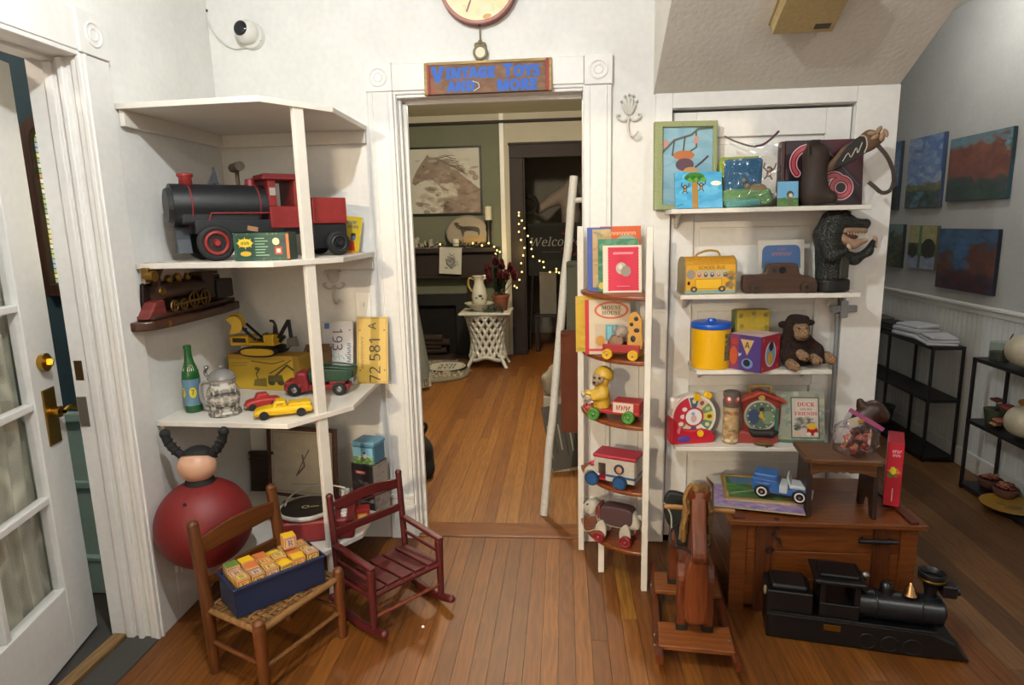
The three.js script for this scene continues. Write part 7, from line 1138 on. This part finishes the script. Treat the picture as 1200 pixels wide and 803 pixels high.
{
  const t = thing('potted_poinsettia', 'dark red flowering plant in a terracotta pot on the lattice table', 'plant', [-0.68, 0.607, -6.72]);
  part(t, 'pot', lathe([[0, 0], [0.07, 0], [0.09, 0.14], [0.1, 0.14], [0.1, 0.17], [0.09, 0.17], [0.085, 0.15], [0, 0.15]]), worn(0x8a4f38, 0.8));
  const lf = mat(0x2c3a24, 0.8), rd = mat(0x6a1d26, 0.8), pk = mat(0x8d5a5c, 0.8), leaf = () => ext(smooth([[0, 0], [0.038, 0.04], [0.028, 0.11], [0, 0.15], [-0.028, 0.11], [-0.038, 0.04]], 14), 0.002, 0);
  for (let i = 0; i < 44; i++) { const a = i * 2.4, y = 0.2 + (i % 7) * 0.03; part(t, 'green_leaf', T(leaf(), Math.cos(a) * 0.05, y, Math.sin(a) * 0.05, rr(0.6, 1.4), -a + 1.57, 0), lf); }
  for (const [x, y, z] of [[-0.12, 0.4, 0.04], [0.03, 0.44, 0.05], [0.12, 0.4, 0.02], [0.02, 0.34, 0.12], [-0.04, 0.48, -0.04], [0.08, 0.33, 0.1], [-0.1, 0.32, 0.1], [0.16, 0.33, 0.04]]) { part(t, 'flower_stem', rod([0, 0.15, 0], [x, y, z], 0.004), lf); for (let k = 0; k < 7; k++) part(t, 'red_bract', T(leaf(), x, y, z, rr(0.5, 1.1), k * 0.9, 0), k === 3 ? pk : rd); }
}
{
  const t = thing('glass_greens', 'low green sprig lying beside the pitcher bowl', 'greenery', [-0.75, 0.608, -6.53]); const gs = []; for (let i = 0; i < 40; i++) gs.push(T(new THREE.ConeGeometry(0.007, 0.06, 4), rr(-0.1, 0.12), 0.015 + rnd() * 0.05, rr(-0.04, 0.04), rnd() * 3, rnd() * 3, rnd() * 3)); part(t, 'needles', gs, mat(0x3d4a38, 0.9)).userData.kind = 'stuff'; part(t, 'stem', rod([-0.1, 0.012, 0], [0.12, 0.012, 0], 0.006), M.darkWood);
}
// rug, oval sign and draped table on the left of the parlour
{
  const t = thing('shag_rug', 'cream shaggy rug with fringe on the parlour floor', 'rug', [-1.5, 0, -6.35], 0.25);
  part(t, 'rug_pile', slab(smooth([[-0.6, -0.4], [0.4, -0.42], [0.5, 0.0], [0.38, 0.4], [-0.6, 0.42]], 40), 0.001, 0.03, 0.01), fur(0xa89e88)); const fr = []; for (let i = 0; i < 420; i++) { const x = rr(-0.55, 0.42), z = rr(-0.37, 0.37); fr.push(T(new THREE.ConeGeometry(0.016, 0.05, 4), x, 0.035, z, rr(-0.7, 0.7), 0, rr(-0.7, 0.7))); } for (let i = 0; i < 160; i++) { const a = rr(-1.3, 1.3), r = 0.44; fr.push(T(new THREE.ConeGeometry(0.012, 0.1, 4), Math.cos(a) * r * 1.08 + rr(-0.03, 0.02), 0.012, Math.sin(a) * r + rr(-0.02, 0.02), Math.PI / 2, 0, a - 1.57 + rr(-0.4, 0.4))); } part(t, 'fringe', fr, mat(0xb0a691, 0.95)).userData.kind = 'stuff';
}
{
  const t = thing('oval_sign', 'white oval sign with black script propped on the shaggy rug', 'sign', [-1.24, 0.05, -6.42], 0.1); t.rotation.set(0.12, 0.1, 0);
  part(t, 'sign_disc', T(cyl(0.2, 0.2, 0.014, 0, 0, 0, 0, 0, 0, 48), 0, 0, 0, 0, 0, 0, 1.05, 1, 0.8), worn(0xb9b6ac, 0.5)); part(t, 'dark_edge', T(tor(0.2, 0.008, 0, 0, 0, Math.PI / 2, 0, 0, 56), 0, 0.004, 0, 0, 0, 0, 1.05, 1, 0.8), M.black);
  part(t, 'lettering', plane(0.32, 0.2, 0, 0.008, 0, -Math.PI / 2), print(320, 200, (g, w, h) => { fill(g, '#bfbcb2', 0, 0, w, h); text(g, 'XVII', 164, 66, 84, '#22201e', 'serif', 'italic bold'); text(g, 'RVII', 150, 146, 84, '#22201e', 'serif', 'italic bold'); }, 0.5));
}
{
  const t = thing('draped_table', 'round table under a pale grey fringed cloth', 'table', [-1.7, 0, -5.72]);
  const pts = []; const g = new THREE.CylinderGeometry(0.34, 0.42, 0.68, 72, 8, true), p = g.attributes.position; for (let i = 0; i < p.count; i++) { const a = Math.atan2(p.getZ(i), p.getX(i)), f = (0.34 - p.getY(i)) / 0.68, k = 1 + Math.sin(a * 11) * 0.05 * f; p.setX(i, p.getX(i) * k); p.setZ(i, p.getZ(i) * k); } g.computeVertexNormals();
  const m = fabric(0x8f938f); m.side = THREE.DoubleSide; part(t, 'tablecloth', [T(g, 0, 0.46, 0), cyl(0.34, 0.34, 0.01, 0, 0.8, 0, 0, 0, 0, 48)], m); const fr = []; for (let i = 0; i < 140; i++) { const a = i / 140 * 6.283, k = 1 + Math.sin(a * 11) * 0.05; fr.push(rod([Math.cos(a) * 0.42 * k, 0.125, Math.sin(a) * 0.42 * k], [Math.cos(a) * 0.43 * k, 0.04, Math.sin(a) * 0.43 * k], 0.005, 0.008, 4)); } part(t, 'fringe', fr, mat(0xa8a294, 0.95)).userData.kind = 'stuff'; part(t, 'pedestal', cyl(0.05, 0.05, 0.79, 0, 0.395, 0), M.darkWood);
}
{
  const t = thing('dark_bag', 'dark grey fabric bag slumped on the floor just inside the doorway', 'bag', [-0.9, 0, -3.62]);
  part(t, 'bag_body', body([[0, 0.07, 0, 0.0, 0.16, 0, 0.09, 0.08], [0.0, 0.16, 0, -0.02, 0.25, 0, 0.08, 0.05], [0.05, 0.05, 0.04, -0.06, 0.05, 0.05, 0.05, 0.05]], 36, 0.02), fabric(0x2c2c2a)); part(t, 'bag_strap', tube([[0.03, 0.24, 0.03], [0.06, 0.32, 0.0], [0.0, 0.33, 0], [-0.05, 0.25, 0.02]], 0.01, 24), fabric(0x232322));
}
// blanket ladder with its textiles
{
  const t = thing('blanket_ladder', 'white painted rustic pole ladder leaning inside the doorway', 'ladder', [-0.115, 0, -3.1]);
  const wh = worn(0xcfccc4, 0.6), rail = dx => { const p = []; for (let i = 0; i <= 10; i++) { const f = i / 10; p.push([dx + f * 0.17 + (i % 10 ? N(i * 0.9 + dx * 7, 2, 1) * 0.016 : 0), f * 1.74, -f * 0.25]); } return tube(p, 0.021, 60, 10); };
  part(t, 'rail', rail(0), wh); part(t, 'rail', rail(0.46), wh); for (const y of [0.95, 1.3, 1.62]) { const f = y / 1.74; part(t, 'rung', rod([f * 0.17, y, -f * 0.25], [0.46 + f * 0.17, y, -f * 0.25], 0.013), wh); }
}
function hang(name, label, x0, x1, y0, y1, z, m, wav, grp) { const g = new THREE.PlaneGeometry(x1 - x0, y1 - y0, 24, 16), p = g.attributes.position; for (let i = 0; i < p.count; i++) p.setZ(i, Math.sin(p.getX(i) * 40) * wav + (p.getY(i) - (y1 - y0) / 2) * -0.1); g.computeVertexNormals(); m.side = THREE.DoubleSide; const t = thing(name, label, 'blanket', [(x0 + x1) / 2, (y0 + y1) / 2, z]); part(t, 'cloth', g, m); part(t, 'folded_top', rbox(x1 - x0, 0.03, 0.05, 0.012, 0, (y1 - y0) / 2, -0.02), m); return t; }
hang('olive_throw', 'olive green throw hanging on the white pole ladder', 0.012, 0.4, 0.66, 1.3, -3.235, fabric(0x565644), 0.012);
hang('rust_throw', 'rust brown woven throw hanging low on the white pole ladder', -0.02, 0.38, 0.44, 0.95, -3.19, fabric(0x6e3518), 0.008);
{
  const t = thing('grey_mat', 'grey fringed mat standing on the floor under the rust throw', 'mat', [0.06, 0, -3.72], 0.15); t.rotation.set(-0.25, 0.25, 0.12, 'YXZ');
  part(t, 'mat_body', rbb(-0.14, 0.14, 0.02, 0.42, -0.008, 0.008, 0.004), fabric(0x5f5a52)); const fr = []; for (let i = 0; i < 40; i++) fr.push(box(0.004, 0.05, 0.004, -0.138 + i * 0.007, 0.02, 0, 0, 0, rr(-0.2, 0.2))); part(t, 'fringe', fr, mat(0x9a958a, 0.9)).userData.kind = 'stuff'; for (let i = 0; i < 8; i++) part(t, 'stripe', rbb(-0.13 + i * 0.034, -0.12 + i * 0.034, 0.1 + (i % 3) * 0.02, 0.3, 0.007, 0.01, 0.001), mat(i % 2 ? 0x3a3632 : 0x8a857a, 0.9));
}
{
  const t = thing('cream_pillow', 'cream fringed pillow leaning behind the ladder', 'pillow', [-0.11, 0, -4.9]); part(t, 'pillow_body', body([[0.0, 0.22, 0, 0.06, 0.34, 0, 0.06, 0.07], [0.06, 0.34, 0, 0.12, 0.3, 0, 0.07, 0.06], [-0.04, 0.3, 0.02, 0.0, 0.24, 0.0, 0.035, 0.05]], 36, 0.02), fabric(0x9a917f)); part(t, 'pillow_stand', rbb(-0.06, 0.14, 0, 0.16, -0.06, 0.06, 0.006), worn(0xa09c94, 0.7));
}
// far room seen through the dark doorway
{
  const t = thing('horse_bust', 'pale carved horse head on a stand in the far dark doorway', 'bust', [0.08, 0, -7.95]);
  part(t, 'horse_head', body([[0.0, 1.35, 0, 0.02, 1.6, 0, 0.12, 0.11], [0.02, 1.6, 0, -0.04, 1.88, 0, 0.11, 0.1], [-0.04, 1.88, 0, -0.2, 1.8, 0.02, 0.09, 0.07], [-0.2, 1.8, 0.02, -0.36, 1.7, 0.04, 0.07, 0.045], [-0.02, 1.94, 0.04, -0.02, 2.02, 0.05, 0.025, 0.01], [-0.36, 1.7, 0.04, -0.38, 1.67, 0.04, 0.045, 0.035]], 56, 0.02), worn(0x8d7f72, 0.7)); part(t, 'stand_post', cyl(0.09, 0.06, 1.3, 0, 0.65, 0), M.darkWood); part(t, 'mane', [0, 1, 2, 3, 4].map(i => T(sph(1, 0, 0, 0, 0.03, 0.09, 0.05, 10), 0.07 + i * 0.012, 1.92 - i * 0.1, 0)), worn(0x6a5f55, 0.8));
}
{
  const t = thing('chalkboard_sign', 'dark chalkboard with welcome script in the far doorway', 'sign', [-0.12, 0.9, -7.62]);
  part(t, 'board', rbb(-0.38, 0.4, 0, 0.62, -0.012, 0.01, 0.003), mat(0x161514, 0.8)); part(t, 'chalk_script', plane(0.7, 0.4, 0.02, 0.38, 0.0106), print(700, 400, (g, w, h) => { fill(g, '#161514', 0, 0, w, h); text(g, 'Welcome', 340, 180, 140, '#8a8680', 'serif', 'italic'); scrib(g, '#5a5652', 200, 300, 260, 1, 5); }, 0.9)); part(t, 'easel_leg', [rod([-0.3, -0.9, 0.02], [-0.25, 0.1, -0.01], 0.015)], M.darkWood); part(t, 'easel_leg', [rod([0.3, -0.9, 0.02], [0.25, 0.1, -0.01], 0.015)], M.darkWood);
  for (let i = 0; i < 14; i++) part(t, 'red_flower', sph(0.028, 0.14 + rr(-0.1, 0.16), 0.2 + rr(-0.08, 0.3) * (i % 2 ? 1 : 0.4), 0.03, 1, 0.8, 0.7, 10), mat(0x4f161c, 0.9));
}
{
  const t = thing('dark_wreath', 'dark twig wreath hanging beside the horse head', 'wreath', [-0.42, 1.74, -7.72]); part(t, 'wreath_ring', [tor(0.1, 0.03, 0, 0, 0), ...[...Array(30)].map((_, i) => T(new THREE.ConeGeometry(0.008, 0.09, 4), Math.cos(i) * 0.11, Math.sin(i) * 0.11, 0.02, rr(-1, 1), rr(-1, 1), i))], mat(0x1f1a14, 0.9)); part(t, 'wreath_hanger', rod([0, 0.1, 0], [0.0, 0.97, 0], 0.003), M.black);
}
single('pale_board', 'pale grey board leaning below the chalkboard', 'board', [rbb(-0.1, 0.1, 0, 0.5, -0.01, 0.01, 0.004), rbb(-0.1, 0.1, 0.48, 0.5, -0.012, 0.02, 0.003)], worn(0x6f6a62, 0.8), [-0.19, 0.45, -7.5]);
{ const t = thing('small_bench', 'dark wooden bench carrying the pale board', 'bench', [-0.1, 0, -7.52]); part(t, 'bench_top', rbb(-0.25, 0.3, 0.42, 0.45, -0.1, 0.1, 0.004), M.darkWood); for (const x of [-0.22, 0.27]) part(t, 'leg', rbb(x - 0.02, x + 0.02, 0, 0.42, -0.08, 0.08, 0.004), M.darkWood); }
// ---------- paintings on the right wall ----------
function painting(label, z0, z1, y0, y1, draw, edge) {
  const w = z1 - z0, h = y1 - y0, t = thing('canvas_painting', label, 'painting', [2.418, (y0 + y1) / 2, (z0 + z1) / 2], -Math.PI / 2);
  part(t, 'canvas', rbb(-w / 2, w / 2, -h / 2, h / 2, 0, 0.022, 0.003), worn(edge, 0.8)); part(t, 'painted_face', plane(w - 0.002, h - 0.002, 0, 0, 0.0226), print(w * 1000, h * 1000, draw, 0.7));
}
const bands = (list) => (g, w, h) => { list.forEach(([c, a, b], i) => fill(g, c, 0, a * h, w, (b - a) * h + 2)); };
painting('rust red abstract painting over a dark green field', -4.28, -3.72, 1.585, 1.962, (g, w, h) => { bands([['#4f5f66', 0, 0.14], ['#5f3c33', 0.14, 0.68], ['#2f3a38', 0.68, 1]])(g, w, h); daubs(g, ['#6d4438', '#583530', '#744636', '#604040'], 160, 0, 40, w, 210, 60); daubs(g, ['#4f7a8a', '#5a6a70'], 40, 0, 0, w, 50, 40); daubs(g, ['#2c3c3a', '#364a40', '#3a3a44'], 90, 0, 260, w, 110, 50); daubs(g, ['#4f8a9a'], 14, w - 40, 0, 40, 120, 20); }, 0x35505a);
painting('tall blue sky and marsh landscape painting', -4.76, -4.345, 1.557, 2.02, (g, w, h) => { bands([['#4f6488', 0, 0.22], ['#6a7c9a', 0.22, 0.68], ['#5a5f4a', 0.68, 0.76], ['#3f4a4a', 0.76, 1]])(g, w, h); daubs(g, ['#8090a8', '#5a6e94', '#98a2b0', '#48608c'], 150, 0, 0, w, 300, 50); daubs(g, ['#6f6c48', '#4a4f3a'], 40, 0, 310, w, 40, 30); poly(g, '#4f7484', [[140, 360], [230, 360], [150, 463], [60, 463]]); daubs(g, ['#2f3a3a', '#56605c'], 50, 0, 360, w, 100, 30); fill(g, '#2f4a7a', w - 14, 0, 14, 240); }, 0x3f4a66);
painting('narrow cloudy blue landscape painting next to the corner', -5.12, -4.87, 1.55, 2.03, (g, w, h) => { bands([['#4a5f80', 0, 0.3], ['#66788c', 0.3, 0.66], ['#2f3832', 0.66, 1]])(g, w, h); daubs(g, ['#7a8a9c', '#4a6080'], 60, 0, 0, w, 300, 40); daubs(g, ['#20261f', '#46503c'], 40, 0, 310, w, 160, 30); }, 0x2f3a44);
painting('dark blue and red abstract painting just above the chair rail', -4.3, -3.745, 1.048, 1.419, (g, w, h) => { fill(g, '#2c3a52', 0, 0, w, h); daubs(g, ['#3a5570', '#2f4a66', '#40607a'], 120, 0, 0, w, 230, 60); daubs(g, ['#5a352a', '#64382a', '#4d2d28'], 90, 300, 90, 250, 170, 50); daubs(g, ['#5a3a2c', '#452a28'], 50, 20, 140, 130, 160, 40); daubs(g, ['#3a2028', '#2a1a26', '#4a2224'], 90, 0, 270, w, 100, 50); daubs(g, ['#36557a', '#44648a'], 40, 190, 60, 110, 170, 40); }, 0x1d2030);
painting('small painting of dark trees and a green trunk on snow', -4.665, -4.33, 1.15, 1.437, (g, w, h) => { bands([['#8f8a5f', 0, 0.4], ['#4a4a3e', 0.4, 0.7], ['#7f8496', 0.7, 1]])(g, w, h); daubs(g, ['#9c966a', '#7f7c55'], 40, 0, 0, w, 110, 30); fill(g, '#4f7058', 130, 0, 34, h); blob(g, '#2f3028', 62, 170, 54, 50); blob(g, '#2c2c26', 250, 150, 80, 66); daubs(g, ['#8a90a2', '#747a90'], 40, 0, 210, w, 70, 30); fill(g, '#3a5a44', 136, 190, 28, 90); }, 0x5f5c44);
painting('small dark green hillside painting beside the corner', -5.02, -4.745, 1.14, 1.445, (g, w, h) => { bands([['#5f7476', 0, 0.3], ['#4f4f38', 0.3, 0.6], ['#34382c', 0.6, 1]])(g, w, h); daubs(g, ['#3a4a44', '#6a5f42', '#2f3a30'], 80, 0, 60, w, 240, 40); }, 0x2a2e28);

// ---------- black metal shelf units ----------
function blackUnit(label, z0, z1, tops, posts) {
  const t = thing('metal_shelf', label, 'shelf', [2.3, 0, (z0 + z1) / 2]), L = (z1 - z0) / 2;
  for (const y of tops) part(t, 'shelf_plate', rbb(-0.1, 0.09, y - 0.02, y, -L, L, 0.002), M.blackMetal);
  for (const z of posts) for (const x of [-0.1, 0.076]) part(t, 'post', rbb(x, x + 0.014, 0, tops[2], z - (z0 + z1) / 2 - 0.008, z - (z0 + z1) / 2 + 0.008, 0.001), M.blackMetal);
  return t;
}
blackUnit('black metal shelf unit topped with folded white cloths', -4.95, -3.9, [0.035, 0.4, 0.727], [-4.94, -4.42, -3.91]);
blackUnit('black metal shelf unit holding the white pumpkins', -3.53, -2.7, [0.035, 0.4, 0.745], [-3.52, -2.71]);
function cloth(label, x, y, z, w, d, h, n, col, grp) {
  const t = thing('folded_cloth', label, 'cloth', [x, y, z], rr(-0.25, 0.25), grp);
  for (let k = 0; k < 3; k++) { const g = new RoundedBoxGeometry(w * (1 - k * 0.07), h / 3, d * (1 - k * 0.06), 8, h / 6.2), p = g.attributes.position; for (let i = 0; i < p.count; i++) { const q = N(p.getX(i) * 14 + n, p.getZ(i) * 14, k); p.setY(i, p.getY(i) + (p.getY(i) > 0 ? q * 0.012 : Math.max(0, q) * 0.004)); p.setX(i, p.getX(i) + N(p.getZ(i) * 12, n, k) * 0.02); } g.computeVertexNormals(); part(t, 'cloth_fold', T(g, k * 0.006, h / 6 + k * h / 3, 0), fabric(col)); }
}
cloth('rumpled white folded cloth at the near end of the black shelf', 2.29, 0.728, -4.03, 0.17, 0.24, 0.05, 3, 0xe2e4ea, 'folded white cloths'); cloth('taller white folded cloth further along the black shelf', 2.29, 0.728, -4.28, 0.18, 0.24, 0.085, 9, 0xe2e4ea, 'folded white cloths');
cloth('dark folded cloth lying behind the white cloths', 2.3, 0.728, -4.55, 0.16, 0.22, 0.05, 5, 0x3a3836); cloth('tan folded cloth on the far end of the black shelf', 2.3, 0.728, -4.8, 0.16, 0.2, 0.06, 8, 0x77705f);
single('grey_bin', 'small grey bin on the bottom plate of the black shelf', 'bin', lathe([[0, 0], [0.055, 0], [0.075, 0.12], [0.08, 0.12], [0.08, 0.13], [0.068, 0.13], [0.05, 0.01], [0, 0.01]]), worn(0x4c4d4c, 0.6), [2.29, 0.036, -4.6]);
function pumpkin(label, x, y, z, r) {
  const t = thing('white_pumpkin', label, 'pumpkin', [x, y, z], rnd() * 3, 'white pumpkins on the black shelf'); const g = new THREE.SphereGeometry(r, 60, 32), p = g.attributes.position;
  for (let i = 0; i < p.count; i++) { const X = p.getX(i), Y = p.getY(i), Z = p.getZ(i), a = Math.atan2(Z, X), s = Math.hypot(X, Z) / r, k = 1 - 0.07 * Math.pow(Math.abs(Math.sin(a * 4)), 0.6 * 1) * 0 - 0.06 * (1 - Math.abs(Math.sin(a * 4))) * s; p.setXYZ(i, X * k, Y * (0.82 - 0.14 * (1 - s)), Z * k); } g.computeVertexNormals();
  part(t, 'pumpkin_shell', T(g, 0, r * 0.79, 0), worn(0xb5aa92, 0.5)); part(t, 'stem', tube([[0, r * 1.36, 0], [0.008, r * 1.55, 0], [0.03, r * 1.72, 0.01]], 0.013, 12), worn(0x7d6a3c, 0.8));
  for (let k = 0; k < 6; k++) part(t, 'autumn_leaf', T(ext(smooth([[0, 0], [0.03, 0.02], [0.04, 0.06], [0, 0.085], [-0.035, 0.055], [-0.028, 0.02]], 14), 0.002, 0), Math.cos(k) * 0.02, r * 1.42, Math.sin(k) * 0.02, 1.2, k * 1.05, 0), [mat(0x8d5a1c, 0.8), mat(0x6a3a20, 0.8), mat(0x9a7a3a, 0.8)][k % 3]);
  return t;
}
pumpkin('larger white pumpkin with leaves on the top plate beside the glass jar', 2.285, 0.746, -3.22, 0.115); pumpkin('white pumpkin on the middle plate beside the red flowers', 2.285, 0.401, -3.18, 0.11);
{
  const t = thing('glass_jar', 'small clear glass jar at the end of the black shelf', 'jar', [2.27, 0.746, -3.43]); const gl = new THREE.MeshPhysicalMaterial({ color: 0xdfe6e2, transmission: 1, roughness: 0.05, thickness: 0 });
  part(t, 'jar_glass', lathe([[0, 0.002], [0.045, 0.002], [0.048, 0.01], [0.048, 0.085], [0.045, 0.095], [0.046, 0.1]]), gl); part(t, 'jar_filling', cyl(0.043, 0.043, 0.045, 0, 0.026, 0), worn(0x4c4d3c, 0.8)); part(t, 'twig', [rod([0.0, 0.02, 0.0], [-0.02, 0.14, 0.12], 0.004), rod([0, 0.02, 0], [0.02, 0.15, 0.05], 0.003)], wood(0x6a4f38, 0.8));
}
{
  const t = thing('flower_pot', 'green pot with dark red and pink flowers on the middle plate', 'plant', [2.265, 0.401, -3.4]); part(t, 'pot', lathe([[0, 0], [0.04, 0], [0.055, 0.09], [0.048, 0.09], [0, 0.08]]), worn(0x3a3f28, 0.7));
  for (const [x, y, z, c, r] of [[0.0, 0.14, 0.0, 0x4a1a1c, 0.026], [0.0, 0.125, 0.09, 0x6a2420, 0.034], [-0.02, 0.05, 0.07, 0x8a4f38, 0.028], [-0.03, 0.025, 0.05, 0x9a6a4a, 0.022], [0.02, 0.1, 0.05, 0x6a4a34, 0.026]]) { for (let k = 0; k < 7; k++) part(t, 'petal', T(sph(1, 0, 0, 0, r * 0.55, r * 0.3, r * 0.8, 8), x + Math.cos(k * 0.9) * r * 0.5, y, z + Math.sin(k * 0.9) * r * 0.5, 0.3, k, 0), mat(c, 0.8)); part(t, 'flower_stem', rod([0, 0.06, 0], [x, y, z], 0.003), mat(0x2f3a20, 0.8)); }
  for (let k = 0; k < 10; k++) part(t, 'leaf', T(ext(smooth([[0, 0], [0.018, 0.03], [0, 0.07], [-0.018, 0.03]], 12), 0.002, 0), 0, 0.07, 0, rr(0.4, 1.3), k * 0.63, 0), mat(0x33402a, 0.8));
}
for (const [z, lab] of [[-3.43, 'small reddish woven potpourri bowl nearer the shelf post'], [-3.31, 'small reddish woven potpourri bowl beside the gold plate']]) {
  const t = thing('woven_bowl', lab, 'bowl', [2.3, 0.036, z]); part(t, 'bowl_body', [lathe([[0, 0], [0.04, 0], [0.055, 0.03], [0.056, 0.05], [0.05, 0.05], [0, 0.035]]), tor(0.054, 0.006, 0, 0.05, 0, Math.PI / 2)], worn(0x5a3426, 0.8)); for (let k = 0; k < 16; k++) part(t, 'potpourri_piece', sph(0.013, Math.cos(k * 2.4) * 0.035 * Math.sqrt(k / 16), 0.056 + rnd() * 0.018, Math.sin(k * 2.4) * 0.035 * Math.sqrt(k / 16), 1, 0.7, 1, 8), [mat(0x8a4a34, 0.8), mat(0x9a6a4a, 0.8), mat(0x6a3026, 0.8)][k % 3]);
}
{
  const t = thing('gold_plate', 'flat gold plate lying at the front of the bottom plate', 'plate', [2.25, 0.036, -3.19]); part(t, 'plate_disc', lathe([[0, 0], [0.09, 0], [0.13, 0.014], [0.132, 0.018], [0.088, 0.006], [0, 0.006]]), mat(0x9a7428, 0.45, { metalness: 0.3 })); part(t, 'plate_pattern', [sph(0.03, 0.0, 0.007, 0.02, 1.4, 0.06, 0.8), sph(0.02, -0.03, 0.007, -0.03, 1, 0.06, 1.2)], mat(0x6a5426, 0.6));
}
renderer.render(scene, camera);
